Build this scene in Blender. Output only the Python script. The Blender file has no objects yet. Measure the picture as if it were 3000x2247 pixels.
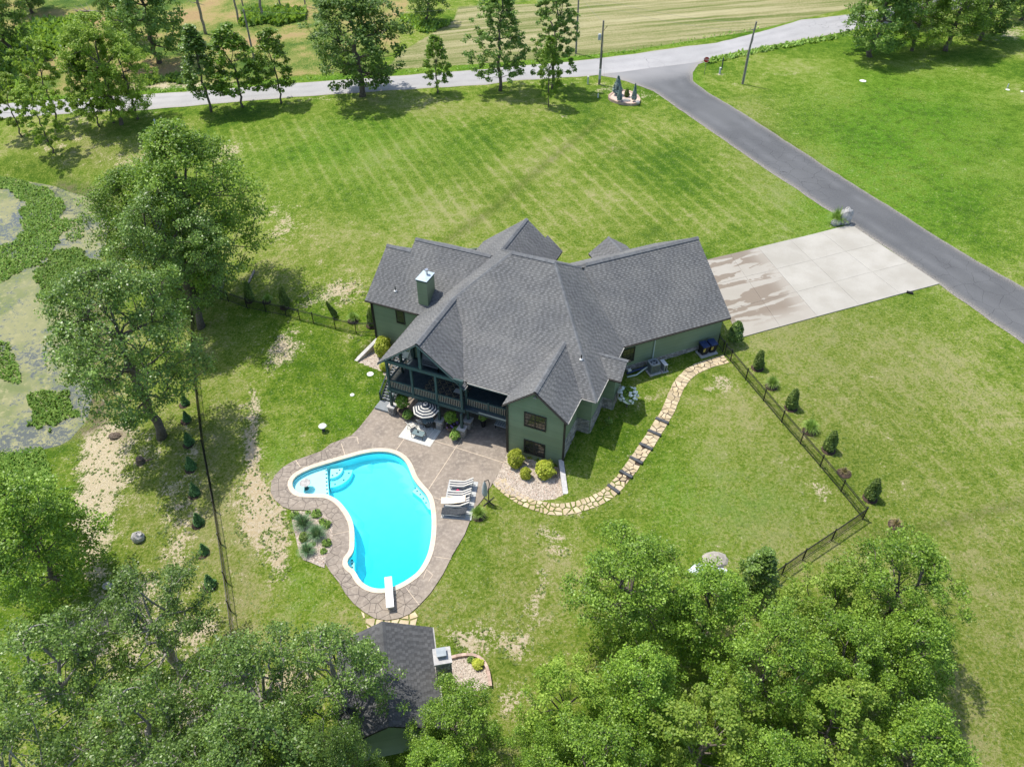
import bpy, bmesh, math, random
import numpy as np
from mathutils import Vector, Matrix, noise as mnoise

S = bpy.context.scene
COL = S.collection
random.seed(7)
RNG = np.random.default_rng(7)

# ------------------------------------------------------------------ camera
FPX, PITCH, ROLL, HCAM = 2300.0, math.radians(41.73), math.radians(0.14), 48.0
CAM = np.array([0.0, 0.0, HCAM])
_R = np.array([1.0, 0, 0])
_F = np.array([0, math.cos(PITCH), -math.sin(PITCH)])
_U = np.array([0, math.sin(PITCH), math.cos(PITCH)])
_cr, _sr = math.cos(ROLL), math.sin(ROLL)
cd = bpy.data.cameras.new('camera')
cam = bpy.data.objects.new('camera', cd)
COL.objects.link(cam)
_r2, _u2 = _cr * _R - _sr * _U, _sr * _R + _cr * _U
cam.matrix_world = Matrix(((_r2[0], _u2[0], -_F[0], 0), (_r2[1], _u2[1], -_F[1], 0), (_r2[2], _u2[2], -_F[2], HCAM), (0, 0, 0, 1)))
cd.sensor_fit = 'HORIZONTAL'
cd.sensor_width = 36
cd.lens = 36 * FPX / 3000
cd.clip_start = 0.5
cd.clip_end = 6000
S.camera = cam

# ------------------------------------------------------------------ light
SUN_EL, SUN_AZ = math.radians(65), math.radians(145)      # direction the light comes from, angle from +X
sd = Vector((math.cos(SUN_EL) * math.cos(SUN_AZ), math.cos(SUN_EL) * math.sin(SUN_AZ), math.sin(SUN_EL)))
W = bpy.data.worlds.new('World')
S.world = W
W.use_nodes = True
wn = W.node_tree.nodes
sky = wn.new('ShaderNodeTexSky')
sky.sky_type = 'NISHITA'
sky.sun_disc = False
sky.sun_elevation = SUN_EL
sky.sun_rotation = math.pi / 2 - SUN_AZ
sky.air_density = 1.0
sky.dust_density = 1.5
W.node_tree.links.new(sky.outputs[0], wn['Background'].inputs[0])
wn['Background'].inputs[1].default_value = 0.15
sl = bpy.data.lights.new('sun', 'SUN')
sl.energy = 3.5
sl.angle = math.radians(0.55)
sl.color = (1.0, 0.95, 0.86)
sun = bpy.data.objects.new('sun', sl)
COL.objects.link(sun)
sun.rotation_euler = sd.to_track_quat('Z', 'Y').to_euler()
S.view_settings.view_transform = 'Standard'
S.view_settings.look = 'None'
S.view_settings.gamma = 1
S.view_settings.use_curve_mapping = False
S.view_settings.exposure = 0.6
S.cycles.max_bounces = 6
S.cycles.transparent_max_bounces = 12
S.cycles.use_denoising = True

# ------------------------------------------------------------------ picture and ground geometry
def ray(px, py):
    x, y = (px - 1500) / FPX, -(py - 1123.5) / FPX
    x, y = _cr * x + _sr * y, -_sr * x + _cr * y
    return x * _R + y * _U + _F

def gz(px, py, z=0.0):
    d = ray(px, py)
    return CAM + (z - HCAM) / d[2] * d

O3 = np.array([-0.37, 45.29, 0.0])          # front left corner of the house's two storey bay
ANG = math.radians(-22.96)                    # the house stands at this angle
UH = np.array([math.cos(ANG), math.sin(ANG)])
VH = np.array([-math.sin(ANG), math.cos(ANG)])

def wuv(u, v):
    return O3[0] + u * UH[0] + v * VH[0], O3[1] + u * UH[1] + v * VH[1]

def in_poly_dist(X, Y, poly):
    """signed distance, positive outside"""
    P = np.asarray(poly, float)
    n = len(P)
    d2 = np.full(X.shape, 1e18)
    ins = np.zeros(X.shape, bool)
    for i in range(n):
        ax, ay = P[i]
        bx, by = P[(i + 1) % n]
        ex, ey = bx - ax, by - ay
        L = ex * ex + ey * ey + 1e-12
        t = np.clip(((X - ax) * ex + (Y - ay) * ey) / L, 0, 1)
        d2 = np.minimum(d2, (X - ax - t * ex) ** 2 + (Y - ay - t * ey) ** 2)
        if ey != 0:
            c = ((ay > Y) != (by > Y)) & (X < (bx - ax) * (Y - ay) / ey + ax)
            ins ^= c
    d = np.sqrt(d2)
    return np.where(ins, -d, d)

def sstep(x, a, b):
    t = np.clip((x - a) / (b - a), 0, 1)
    return t * t * (3 - 2 * t)

# heights measured at pixels of the photograph, (px, py, z)
HP = [(1000, 1290, 0), (900, 1340, -.02), (830, 1420, -.03), (790, 1470, -.06), (860, 1520, -.05), (940, 1560, 0), (960, 1680, -.05), (1060, 1800, -.05), (1150, 1830, -.05),
      (1250, 1750, -.03), (1350, 1590, -.03), (1440, 1470, -.02), (1150, 1500, 0), (1300, 1350, 0), (950, 1220, -.05), (1050, 1150, .05), (1040, 1070, .25), (760, 1300, -.3), (700, 1500, -.55), (650, 1700, -.9),
      (600, 1250, -.8), (640, 1500, -.9), (670, 1720, -1.0), (420, 1280, -1.7), (330, 1300, -2.3), (100, 1100, -3.2), (100, 800, -3.2), (30, 620, -3.2),
      (250, 640, -3.0), (330, 900, -2.3), (290, 1150, -2.7), (470, 900, -1.2), (600, 950, -.4), (700, 1040, -.1), (839, 930, 1.0), (982, 965, 1.15), (1085, 990, .95), (950, 1050, .5),
      (1060, 900, 1.7), (900, 800, 1.7), (1000, 700, 2.3), (800, 690, 1.5), (600, 600, .4), (400, 560, -1.2), (200, 500, -1.7),
      (1300, 600, 2.6), (1700, 600, 2.7), (2000, 620, 2.6), (1300, 400, 2.6), (900, 400, 1.9), (500, 400, .2), (150, 440, -1.2), (60, 380, -1.4),
      (0, 330, -1.0), (300, 312, .0), (600, 290, .8), (1000, 255, 1.8), (1500, 215, 2.3), (2000, 200, 2.5), (2450, 60, 2.4), (-200, 360, -1.3),
      (300, 120, .2), (1000, 50, 2), (1700, 50, 2.6), (2300, 20, 2.6), (2100, 400, 2.6), (2450, 650, 2.5), (2900, 890, 2.6), (2150, 960, 2.45), (2300, 870, 2.5),
      (1931, 1060, 2.2), (2100, 1010, 2.35), (1790, 1210, 1.75), (1727, 1280, 1.45), (1655, 1350, 1.02), (2050, 1080, 2.2), (1940, 1235, 1.6), (1850, 1380, .8),
      (1760, 1455, .3), (1660, 1470, .25), (1620, 1500, .05), (1500, 1460, 0), (2300, 1200, 2.1), (2530, 1500, 1.3), (2200, 1370, 1.5), (2000, 1520, .7), (1700, 1620, .05),
      (2800, 1000, 2.6), (2900, 1500, 1.8), (2950, 2000, .8), (1400, 1950, -.2), (1000, 1930, -.45), (700, 1900, -1.2), (300, 1800, -2.2), (100, 2150, -2.4), (1500, 2247, -.3), (2200, 2000, .3),
      (1700, 1150, 2.0), (1600, 800, 2.6), (1250, 750, 2.5), (2700, 300, 2.6), (2500, 250, 2.5)]
_cp = [(*gz(a, b, c)[:2], c) for a, b, c in HP]
_cp += [(0, 300, 3), (-300, 350, .5), (300, 350, 4), (0, 700, 5), (-600, 500, 2), (600, 500, 5), (-400, 80, -2), (400, 80, 3), (0, -80, -1), (-200, -60, -2.5), (200, -60, 1),
        (-160, 60, -2.2), (160, 60, 2.5), (-40, -10, -2.2), (40, -10, .2)]
_cp = np.array(_cp)

def _tpsU(r2):
    return np.where(r2 > 1e-9, r2 * np.log(r2 + 1e-12), 0)

_sc = 50.0
_X = _cp[:, :2] / _sc
_n = len(_X)
_K = _tpsU(((_X[:, None] - _X[None]) ** 2).sum(-1)) + np.eye(_n) * 0.002
_Pm = np.c_[np.ones(_n), _X]
_A = np.block([[_K, _Pm], [_Pm.T, np.zeros((3, 3))]])
_w = np.linalg.solve(_A, np.r_[_cp[:, 2], 0, 0, 0])

def tps(X, Y):
    sh = np.shape(X)
    q = np.c_[np.ravel(X), np.ravel(Y)] / _sc
    out = np.empty(len(q))
    for i in range(0, len(q), 20000):
        b = q[i:i + 20000]
        out[i:i + 20000] = _tpsU(((b[:, None] - _X[None]) ** 2).sum(-1)) @ _w[:_n] + np.c_[np.ones(len(b)), b] @ _w[_n:]
    r = np.sqrt(((q * _sc - np.array([0, 80])) ** 2).sum(1))
    k = sstep(r, 300, 700)
    out = np.clip(out, -3.3, 4.5) * (1 - k) + 2.5 * k
    return out.reshape(sh)

def pxpoly(pts, z=0.0):
    return [tuple(gz(a, b, z)[:2]) for a, b in pts]

def chaikin(P, n=2, closed=True):
    P = np.asarray(P, float)
    for _ in range(n):
        Q = np.roll(P, -1, 0) if closed else P[1:]
        B = P if closed else P[:-1]
        N = np.empty((2 * len(B), P.shape[1]))
        N[0::2] = .75 * B + .25 * Q
        N[1::2] = .25 * B + .75 * Q
        if not closed:
            N = np.vstack([P[:1], N, P[-1:]])
        P = N
    return P

c1 = lambda L: [(780 + .609 * x, 1280 + .609 * y) for x, y in L]
POOL = chaikin(pxpoly(c1([(122, 232), (126, 205), (150, 180), (200, 155), (260, 135), (330, 115), (400, 95), (460, 78), (520, 68), (580, 68), (630, 82), (665, 108), (685, 140), (698, 175), (712, 205), (740, 240), (768, 270),
      (785, 300), (793, 340), (798, 390), (798, 440), (793, 500), (780, 560), (760, 605), (730, 650), (690, 680), (650, 705), (610, 722), (560, 732), (520, 730), (480, 715), (450, 690), (435, 662),
      (420, 638), (402, 630), (388, 612), (388, 590), (400, 574), (413, 560), (421, 535), (422, 500), (422, 450), (415, 410), (400, 375), (380, 345), (355, 315), (330, 295), (300, 280), (260, 275), (200, 275),
      (155, 272), (135, 255)]), .03), 1)
DECK = pxpoly([(792, 1440), (795, 1411), (807, 1390), (829, 1368), (859, 1350), (902, 1335), (944, 1319.6), (968, 1299.6), (1005, 1285.7), (1029, 1275.7), (1053, 1252), (1080, 1218), (1098, 1194)]) \
    + [wuv(-12.9, 1.2), wuv(-11.3, 1.3), wuv(-11.3, 4.95), wuv(-0.02, 4.95), wuv(-0.02, .02)] \
    + pxpoly([(1457.7, 1390.7), (1436.5, 1426), (1413, 1464), (1389, 1492), (1377, 1525), (1361, 1566), (1328, 1621), (1297.7, 1682), (1261, 1736.8), (1227.7, 1773), (1200, 1797.7), (1170, 1810), (1133, 1817),
              (1096.7, 1810), (1066, 1791.6), (1035.8, 1767), (1011, 1737), (993, 1706), (969, 1676), (953.6, 1651.5), (953.6, 1633), (962.7, 1618), (973.7, 1584.5), (976, 1554), (968.8, 1529.7), (956.6, 1514.5),
              (935, 1502), (902, 1494), (853, 1493), (828.7, 1484), (804, 1462.7)])
c5 = lambda L: [(820 + .2101 * x, 1480 + .2101 * y) for x, y in L]
BED_POOL = pxpoly(c5([(160, 80), (300, 82), (500, 80), (620, 120), (680, 190), (735, 300), (745, 400), (735, 560), (680, 660), (640, 760), (620, 870), (560, 850), (420, 790), (330, 760), (280, 690), (245, 560), (215, 420), (170, 230)]))
BED_BAY = [wuv(0, 0), ] + pxpoly([(1443, 1413), (1452, 1426), (1480, 1443), (1520, 1459), (1570, 1467), (1620, 1464), (1654, 1448)]) + [wuv(4.75, 0)]
BED_LEFT = [wuv(-17.1, 8.1)] + pxpoly([(1042, 1060), (1086, 1078), (1120, 1091)]) + [wuv(-12.9, 3.0), wuv(-11.3, 4.95), wuv(-11.3, 8.1)]
DRIVE_APRON = pxpoly([(2072, 762), (2492, 660), (2752, 833), (2300, 938), (2168, 985)], 2.5)
POND = pxpoly([(-400, 500), (-50, 512), (60, 522), (170, 545), (265, 580), (330, 640), (300, 770), (210, 850), (205, 900), (250, 1000), (262, 1120), (235, 1230), (170, 1275), (60, 1300), (-100, 1310), (-500, 1300)], -3.0)

def smooth_flat(X, Y, z):
    # the paved and gravelled levels beside the house are flat; the pool is dug out
    for poly, w, lev in ((DECK, .55, -.06), (BED_BAY, .22, -.06), (BED_LEFT, .22, -.02), (BED_POOL, .8, -.06)):
        m = (X > -40) & (X < 12) & (Y > 20) & (Y < 66)
        if m.any():
            d = in_poly_dist(X[m], Y[m], poly)
            k = 1 - sstep(d, .02, w)
            z[m] = z[m] * (1 - k) + lev * k
    m = (X > -25) & (X < 0) & (Y > 26) & (Y < 50)
    if m.any():
        d = in_poly_dist(X[m], Y[m], POOL)
        k = 1 - sstep(d, .12, .45)
        z[m] = z[m] * (1 - k) - 3.6 * k
    m = (X < -15) & (Y > 30) & (Y < 110)
    if m.any():
        d = in_poly_dist(X[m], Y[m], POND)
        k = 1 - sstep(d, -1.5, 2.5)
        z[m] = np.minimum(z[m], z[m] * (1 - k) - 3.25 * k)
        k2 = sstep(d, 0.3, 2.0)
        z[m] = np.where(d > .3, np.maximum(z[m], -2.93 * k2 + -3.2 * (1 - k2)), z[m])
    return z

def zt(x, y):
    X = np.atleast_1d(np.asarray(x, float)).copy()
    Y = np.atleast_1d(np.asarray(y, float)).copy()
    z = smooth_flat(X, Y, tps(X, Y))
    return z if np.ndim(x) else float(z[0])

def at(px, py, dz=0.0):
    """ground point seen at a pixel"""
    z = 0.5
    for _ in range(14):
        p = gz(px, py, z)
        z = .4 * z + .6 * (zt(p[0], p[1]) + dz)
    p = gz(px, py, z)
    return np.array([p[0], p[1], zt(p[0], p[1])])

# ------------------------------------------------------------------ object helpers
MATS = {}

def tag(o, label=None, cat=None, group=None, kind=None):
    if label: o['label'] = label
    if cat: o['category'] = cat
    if group: o['group'] = group
    if kind: o['kind'] = kind
    return o

def empty(name, loc=(0, 0, 0), rz=0.0, label=None, cat=None, group=None, scale=1.0):
    o = bpy.data.objects.new(name, None)
    o.empty_display_size = .2
    COL.objects.link(o)
    o.location = loc
    o.rotation_euler = (0, 0, rz)
    o.scale = (scale,) * 3
    return tag(o, label, cat, group)

def mesh(name, V, F, mats, fm=None, tint=None, smooth=False):
    me = bpy.data.meshes.new(name)
    V = np.asarray(V, np.float32).reshape(-1, 3)
    lens = np.fromiter((len(f) for f in F), np.int32, len(F))
    flat = np.fromiter((i for f in F for i in f), np.int32, int(lens.sum()))
    me.vertices.add(len(V))
    me.vertices.foreach_set('co', V.ravel())
    me.loops.add(len(flat))
    me.loops.foreach_set('vertex_index', flat)
    me.polygons.add(len(F))
    me.polygons.foreach_set('loop_start', np.r_[0, np.cumsum(lens)[:-1]].astype(np.int32))
    me.polygons.foreach_set('loop_total', lens)
    if not isinstance(mats, (list, tuple)): mats = [mats]
    for m in mats: me.materials.append(m if not isinstance(m, str) else MATS[m])
    if fm is not None: me.polygons.foreach_set('material_index', np.asarray(fm, np.int32))
    if tint is not None:
        a = me.attributes.new('tint', 'FLOAT', 'FACE')
        a.data.foreach_set('value', np.asarray(tint, np.float32))
    me.polygons.foreach_set('use_smooth', np.full(len(F), bool(smooth)))
    me.update(calc_edges=True)
    me.validate()
    return me

def link(name, me, parent=None, loc=None, rot=None, scale=None):
    o = bpy.data.objects.new(name, me)
    COL.objects.link(o)
    if parent is not None: o.parent = parent
    if loc is not None: o.location = loc
    if rot is not None: o.rotation_euler = rot
    if scale is not None: o.scale = scale
    return o

class MB:
    def __init__(s): s.V, s.F, s.M, s.T, s.m, s.t = [], [], [], [], 0, .5
    def add(s, V, F):
        b = len(s.V)
        s.V.extend([tuple(map(float, v)) for v in V])
        for f in F:
            s.F.append([b + i for i in f])
            s.M.append(s.m)
            s.T.append(s.t)
        return s
    def box(s, c, d, rz=0.0, rot=None):
        x, y, z = d[0] / 2, d[1] / 2, d[2] / 2
        P = [(-x, -y, -z), (x, -y, -z), (x, y, -z), (-x, y, -z), (-x, -y, z), (x, -y, z), (x, y, z), (-x, y, z)]
        R = rot if rot is not None else Matrix.Rotation(rz, 3, 'Z')
        P = [tuple(R @ Vector(p) + Vector(c)) for p in P]
        return s.add(P, [(0, 3, 2, 1), (4, 5, 6, 7), (0, 1, 5, 4), (1, 2, 6, 5), (2, 3, 7, 6), (3, 0, 4, 7)])
    def bar(s, a, b, w, h, up=(0, 0, 1)):
        a, b = Vector(a), Vector(b)
        d = (b - a)
        L = d.length
        if L < 1e-6: return s
        d /= L
        x = d.cross(Vector(up))
        if x.length < 1e-4: x = d.cross(Vector((0, 1, 0)))
        x.normalize()
        z = x.cross(d)
        P = []
        for q in (a, b):
            for sx, sz in ((-1, -1), (1, -1), (1, 1), (-1, 1)): P.append(tuple(q + x * sx * w / 2 + z * sz * h / 2))
        return s.add(P, [(0, 1, 2, 3), (7, 6, 5, 4), (0, 4, 5, 1), (1, 5, 6, 2), (2, 6, 7, 3), (3, 7, 4, 0)])
    def tube(s, pts, rad, n=6, cap=True):
        pts = [Vector(p) for p in pts]
        if not isinstance(rad, (list, tuple)): rad = [rad] * len(pts)
        V, F = [], []
        d0 = (pts[1] - pts[0]).normalized()
        x = d0.orthogonal().normalized()
        for i, p in enumerate(pts):
            d = (pts[min(i + 1, len(pts) - 1)] - pts[max(i - 1, 0)]).normalized()
            x = (x - d * x.dot(d))
            x = x.normalized() if x.length > 1e-5 else d.orthogonal().normalized()
            y = d.cross(x)
            for k in range(n):
                a = 2 * math.pi * k / n
                V.append(tuple(p + (x * math.cos(a) + y * math.sin(a)) * rad[i]))
        for i in range(len(pts) - 1):
            for k in range(n):
                F.append((i * n + k, i * n + (k + 1) % n, (i + 1) * n + (k + 1) % n, (i + 1) * n + k))
        if cap:
            F.append(tuple(range(n - 1, -1, -1)))
            F.append(tuple((len(pts) - 1) * n + k for k in range(n)))
        return s.add(V, F)
    def lathe(s, prof, c=(0, 0, 0), n=16):
        V, F = [], []
        for r, z in prof:
            for k in range(n):
                a = 2 * math.pi * k / n
                V.append((c[0] + r * math.cos(a), c[1] + r * math.sin(a), c[2] + z))
        for i in range(len(prof) - 1):
            for k in range(n):
                F.append((i * n + k, i * n + (k + 1) % n, (i + 1) * n + (k + 1) % n, (i + 1) * n + k))
        return s.add(V, F)
    def prism(s, poly, z0, z1):
        n = len(poly)
        A = sum(poly[i][0] * poly[(i + 1) % n][1] - poly[(i + 1) % n][0] * poly[i][1] for i in range(n))
        if A < 0: poly = list(reversed(poly))
        f0 = z0 if callable(z0) else (lambda x, y: z0)
        f1 = z1 if callable(z1) else (lambda x, y: z1)
        V = [(x, y, f0(x, y)) for x, y in poly] + [(x, y, f1(x, y)) for x, y in poly]
        F = [tuple(range(n - 1, -1, -1)), tuple(range(n, 2 * n))]
        for i in range(n): F.append((i, (i + 1) % n, n + (i + 1) % n, n + i))
        return s.add(V, F)
    def blob(s, c, r, n=8, m=6, jit=.15, seed=0, flat=1.0):
        rr = random.Random(seed)
        V, F = [], []
        for i in range(m + 1):
            th = math.pi * i / m
            for k in range(n):
                a = 2 * math.pi * k / n
                q = 1 + rr.uniform(-jit, jit)
                V.append((c[0] + r[0] * q * math.sin(th) * math.cos(a), c[1] + r[1] * q * math.sin(th) * math.sin(a), c[2] + r[2] * q * math.cos(th) * flat))
        for i in range(m):
            for k in range(n): F.append((i * n + k, (i + 1) * n + k, (i + 1) * n + (k + 1) % n, i * n + (k + 1) % n))
        return s.add(V, F)
    def me(s, name, mats, smooth=False, tint=False):
        return mesh(name, s.V, s.F, mats, s.M if isinstance(mats, (list, tuple)) and len(mats) > 1 else None, s.T if tint else None, smooth)
    def build(s, name, mats, parent=None, smooth=False, tint=False, **k):
        return link(name, s.me(name, mats, smooth, tint), parent, **k)

def clip_poly(sub, clip):
    """Sutherland-Hodgman, clip convex counter-clockwise"""
    out = list(sub)
    n = len(clip)
    for i in range(n):
        if not out: return []
        ax, ay = clip[i]
        bx, by = clip[(i + 1) % n]
        ex, ey = bx - ax, by - ay
        inp, out = out, []
        sg = [ex * (p[1] - ay) - ey * (p[0] - ax) for p in inp]
        for j in range(len(inp)):
            p, q, a, b = inp[j - 1], inp[j], sg[j - 1], sg[j]
            if (a >= 0) != (b >= 0):
                t = a / (a - b)
                out.append((p[0] + t * (q[0] - p[0]), p[1] + t * (q[1] - p[1])))
            if b >= 0: out.append(q)
    return out

def area2(P):
    return .5 * sum(P[i - 1][0] * P[i][1] - P[i][0] * P[i - 1][1] for i in range(len(P)))

def ccw(P): return list(P) if area2(P) > 0 else list(reversed(P))

def inset_convex(P, d):
    """move every edge of a convex ccw polygon inwards"""
    P = ccw(P)
    out = P
    n = len(P)
    for i in range(n):
        ax, ay = P[i]
        bx, by = P[(i + 1) % n]
        ex, ey = bx - ax, by - ay
        L = math.hypot(ex, ey)
        if L < 1e-6: continue
        nx, ny = -ey / L * d, ex / L * d
        inp, out2 = out, []
        for j in range(len(inp)):
            p, q = inp[j - 1], inp[j]
            a = ex * (p[1] - ay - ny) - ey * (p[0] - ax - nx)
            b = ex * (q[1] - ay - ny) - ey * (q[0] - ax - nx)
            if (a >= 0) != (b >= 0):
                t = a / (a - b)
                out2.append((p[0] + t * (q[0] - p[0]), p[1] + t * (q[1] - p[1])))
            if b >= 0: out2.append(q)
        out = out2
        if not out: return []
    return out

def voronoi(pts, rad):
    """cells of a jittered point set, each a convex polygon"""
    pts = np.asarray(pts)
    cells = []
    for i, p in enumerate(pts):
        d2 = ((pts - p) ** 2).sum(1)
        nb = np.argsort(d2)[1:26]
        C = [(p[0] - rad, p[1] - rad), (p[0] + rad, p[1] - rad), (p[0] + rad, p[1] + rad), (p[0] - rad, p[1] + rad)]
        for j in nb:
            if d2[j] > 4 * rad * rad: break
            m = (p + pts[j]) / 2
            e = pts[j] - p
            out = []
            for k in range(len(C)):
                a, b = C[k - 1], C[k]
                sa = (a[0] - m[0]) * e[0] + (a[1] - m[1]) * e[1]
                sb = (b[0] - m[0]) * e[0] + (b[1] - m[1]) * e[1]
                if (sa <= 0) != (sb <= 0):
                    t = sa / (sa - sb)
                    out.append((a[0] + t * (b[0] - a[0]), a[1] + t * (b[1] - a[1])))
                if sb <= 0: out.append(b)
            C = out
            if not C: break
        cells.append(C)
    return cells
# ------------------------------------------------------------------ materials
class NT:
    def __init__(s, name):
        s.m = bpy.data.materials.new(name)
        s.m.use_nodes = True
        s.t = s.m.node_tree
        s.t.nodes.clear()
        s.out = s.t.nodes.new('ShaderNodeOutputMaterial')
        MATS[name] = s.m
    def n(s, typ, ins=None, **props):
        nd = s.t.nodes.new('ShaderNode' + typ)
        for k, v in props.items(): setattr(nd, k, v)
        for k, v in (ins or {}).items(): s.set(nd.inputs[k], v)
        return nd
    def set(s, sock, v):
        if isinstance(v, bpy.types.NodeSocket): s.t.links.new(v, sock)
        elif isinstance(v, bpy.types.Node): s.t.links.new(v.outputs[0], sock)
        else:
            if hasattr(sock.default_value, '__len__') and hasattr(v, '__len__') and len(v) == 3 and len(sock.default_value) == 4: v = (*v, 1)
            sock.default_value = v
    def math(s, op, a, b=0.0, c=0.0, clamp=False):
        nd = s.t.nodes.new('ShaderNodeMath')
        nd.operation = op
        nd.use_clamp = clamp
        for i, v in enumerate((a, b, c)): s.set(nd.inputs[i], v)
        return nd.outputs[0]
    def mix(s, f, a, b, mode='MIX'):
        nd = s.t.nodes.new('ShaderNodeMix')
        nd.data_type = 'RGBA'
        nd.blend_type = mode
        nd.clamp_factor = True
        s.set(nd.inputs[0], f)
        s.set(nd.inputs[6], a)
        s.set(nd.inputs[7], b)
        return nd.outputs[2]
    def noise(s, vec, scale, detail=3, rough=.55, dist=0.0):
        nd = s.n('TexNoise', {'Scale': scale, 'Detail': detail, 'Roughness': rough, 'Distortion': dist})
        if vec is not None: s.set(nd.inputs['Vector'], vec)
        return nd.outputs[0]
    def ramp(s, f, stops, interp='LINEAR'):
        nd = s.n('ValToRGB', {'Fac': f})
        cr = nd.color_ramp
        cr.interpolation = interp
        while len(cr.elements) < len(stops): cr.elements.new(.5)
        for e, (p, c) in zip(cr.elements, stops):
            e.position = p
            e.color = (*c, 1) if hasattr(c, '__len__') else (c, c, c, 1)
        return nd.outputs[0]
    def step(s, f, a, b):
        nd = s.n('MapRange', {'Value': f, 'From Min': a, 'From Max': b}, interpolation_type='SMOOTHSTEP')
        return nd.outputs[0]
    def attr(s, name): return s.n('Attribute', attribute_name=name).outputs['Fac']
    def pos(s, kind='Object'):
        return s.n('TexCoord').outputs['Object'] if kind == 'Object' else s.n('NewGeometry').outputs['Position']
    def mapping(s, vec, rot=(0, 0, 0), scale=(1, 1, 1), loc=(0, 0, 0)):
        r = s.n('Mapping', {'Vector': vec, 'Rotation': rot, 'Location': loc}).outputs[0]
        return s.n('Mapping', {'Vector': r, 'Scale': scale}).outputs[0]
    def bump(s, h, strength, dist=.05):
        return s.n('Bump', {'Height': h, 'Strength': strength, 'Distance': dist}).outputs[0]
    def pbr(s, color, rough=.8, normal=None, metallic=0.0, spec=.3):
        b = s.n('BsdfPrincipled', {'Base Color': color, 'Roughness': rough, 'Metallic': metallic, 'Specular IOR Level': spec})
        if normal is not None: s.set(b.inputs['Normal'], normal)
        s.t.links.new(b.outputs[0], s.out.inputs[0])
        return b

def mat(name, c1, c2=None, scale=3.0, rough=.8, bump=0.0, bscale=30.0, tint=0.0, metallic=0.0, spec=.3, lo=.35, hi=.65, world=False, bdist=.02):
    t = NT(name)
    p = t.pos('World' if world else 'Object')
    c = (*c1, 1)
    if c2 is not None: c = t.mix(t.step(t.noise(p, scale, 4), lo, hi), c1, c2)
    if tint:
        f = t.math('MULTIPLY_ADD', t.attr('tint'), 2 * tint, 1 - tint)
        c = t.mix(1.0, c, t.n('CombineColor', {0: f, 1: f, 2: f}).outputs[0], 'MULTIPLY')
    nrm = t.bump(t.noise(p, bscale, 3), bump, bdist) if bump else None
    t.pbr(c, rough, nrm, metallic, spec)
    return t

mat('shingle', (.130, .132, .133), (.158, .158, .154), .35, .9, .3, 60, .22, spec=.15)
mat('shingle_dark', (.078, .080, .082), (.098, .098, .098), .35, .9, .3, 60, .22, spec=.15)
mat('ridge_cap', (.135, .14, .145), (.165, .17, .175), 3, .9, .4, 60, .12, spec=.2)
mat('roof_deck', (.04, .045, .045), None)
mat('siding', (.190, .240, .145), (.212, .265, .165), .6, .7, tint=.06, spec=.3)
mat('trim_dark', (.03, .028, .024), (.04, .036, .03), 4, .6)
mat('trim_teal', (.035, .065, .062), (.045, .078, .075), 4, .6)
mat('gutter_white', (.36, .35, .32), (.28, .27, .25), 3, .5)
mat('deck_blue', (.035, .055, .065), (.05, .072, .082), 2, .6, .2, 40)
mat('deck_step', (.19, .21, .22), (.24, .255, .265), 2, .7, .2, 40)
mat('veneer_stone', (.30, .28, .25), (.42, .38, .33), 2.2, .9, .5, 25, .35)
mat('cap_stone', (.42, .41, .40), (.52, .50, .47), 4, .9, .4, 20, .1)
mat('wall_stone', (.36, .33, .29), (.50, .46, .40), 2.5, .9, .6, 14, .22)
mat('metal_cap', (.38, .45, .48), (.43, .50, .53), 3, .45, spec=.5)
mat('steel', (.55, .56, .57), None, 3, .3, metallic=.9)
mat('black_iron', (.012, .012, .013), None, rough=.45, spec=.4)
mat('black_pipe', (.02, .02, .02), None, rough=.6)
mat('rubber_boot', (.7, .7, .68), None)
mat('fabric_white', (.52, .50, .45), (.58, .56, .51), 6, .9)
mat('fabric_navy', (.02, .03, .05), (.03, .04, .06), 6, .9)
mat('fabric_grey', (.20, .21, .22), (.26, .27, .28), 8, .9)
mat('fabric_dark', (.035, .04, .045), (.06, .065, .07), 8, .9)
mat('rug_light', (.50, .50, .46), (.57, .57, .53), 5, .95, .3, 60)
mat('rug_stripe', (.70, .69, .64), None, 5, .95)
mat('rug_grey', (.40, .41, .41), (.48, .49, .48), 5, .95, .3, 60)
mat('rug_tan', (.30, .26, .16), (.22, .19, .12), 6, .95)
mat('glass_dark', (.02, .024, .022), (.05, .05, .04), 1.5, .06, spec=.8)
mat('plastic_blue', (.018, .035, .10), (.026, .046, .12), 4, .45)
mat('plastic_black', (.02, .02, .022), None, rough=.5)
mat('label_yellow', (.62, .52, .06), (.15, .14, .1), 18, .6, lo=.45, hi=.55)
mat('ac_grey', (.22, .25, .27), (.27, .30, .32), 3, .5, metallic=.2)
mat('ac_light', (.55, .57, .58), None, rough=.5)
mat('concrete_pad', (.38, .37, .34), (.46, .45, .42), 2, .9, .3, 20)
mat('pipe_pale', (.50, .58, .52), None, rough=.5)
mat('board_white', (.82, .82, .80), None, rough=.5)
mat('foam_beige', (.74, .62, .46), (.78, .67, .52), 3, .8)
mat('pink_toy', (.75, .06, .16), None, rough=.5)
mat('terracotta', (.14, .10, .075), (.20, .15, .11), 4, .8)
mat('soil', (.05, .035, .025), (.08, .055, .04), 4, 1)
mat('timber_dark', (.055, .06, .066), (.085, .09, .096), 3, .8, .5, 20)
mat('pole_wood', (.18, .165, .14), (.26, .24, .21), 3, .85, .4, 14)
mat('transformer_grey', (.45, .48, .50), None, rough=.5)
mat('sign_red', (.42, .012, .015), None, rough=.45)
mat('sign_white', (.80, .80, .78), None, rough=.45)
mat('boulder', (.30, .29, .28), (.48, .46, .44), 3, .95, .8, 10)
mat('stump', (.10, .075, .055), (.17, .13, .10), 7, .95, .6, 20)
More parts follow.
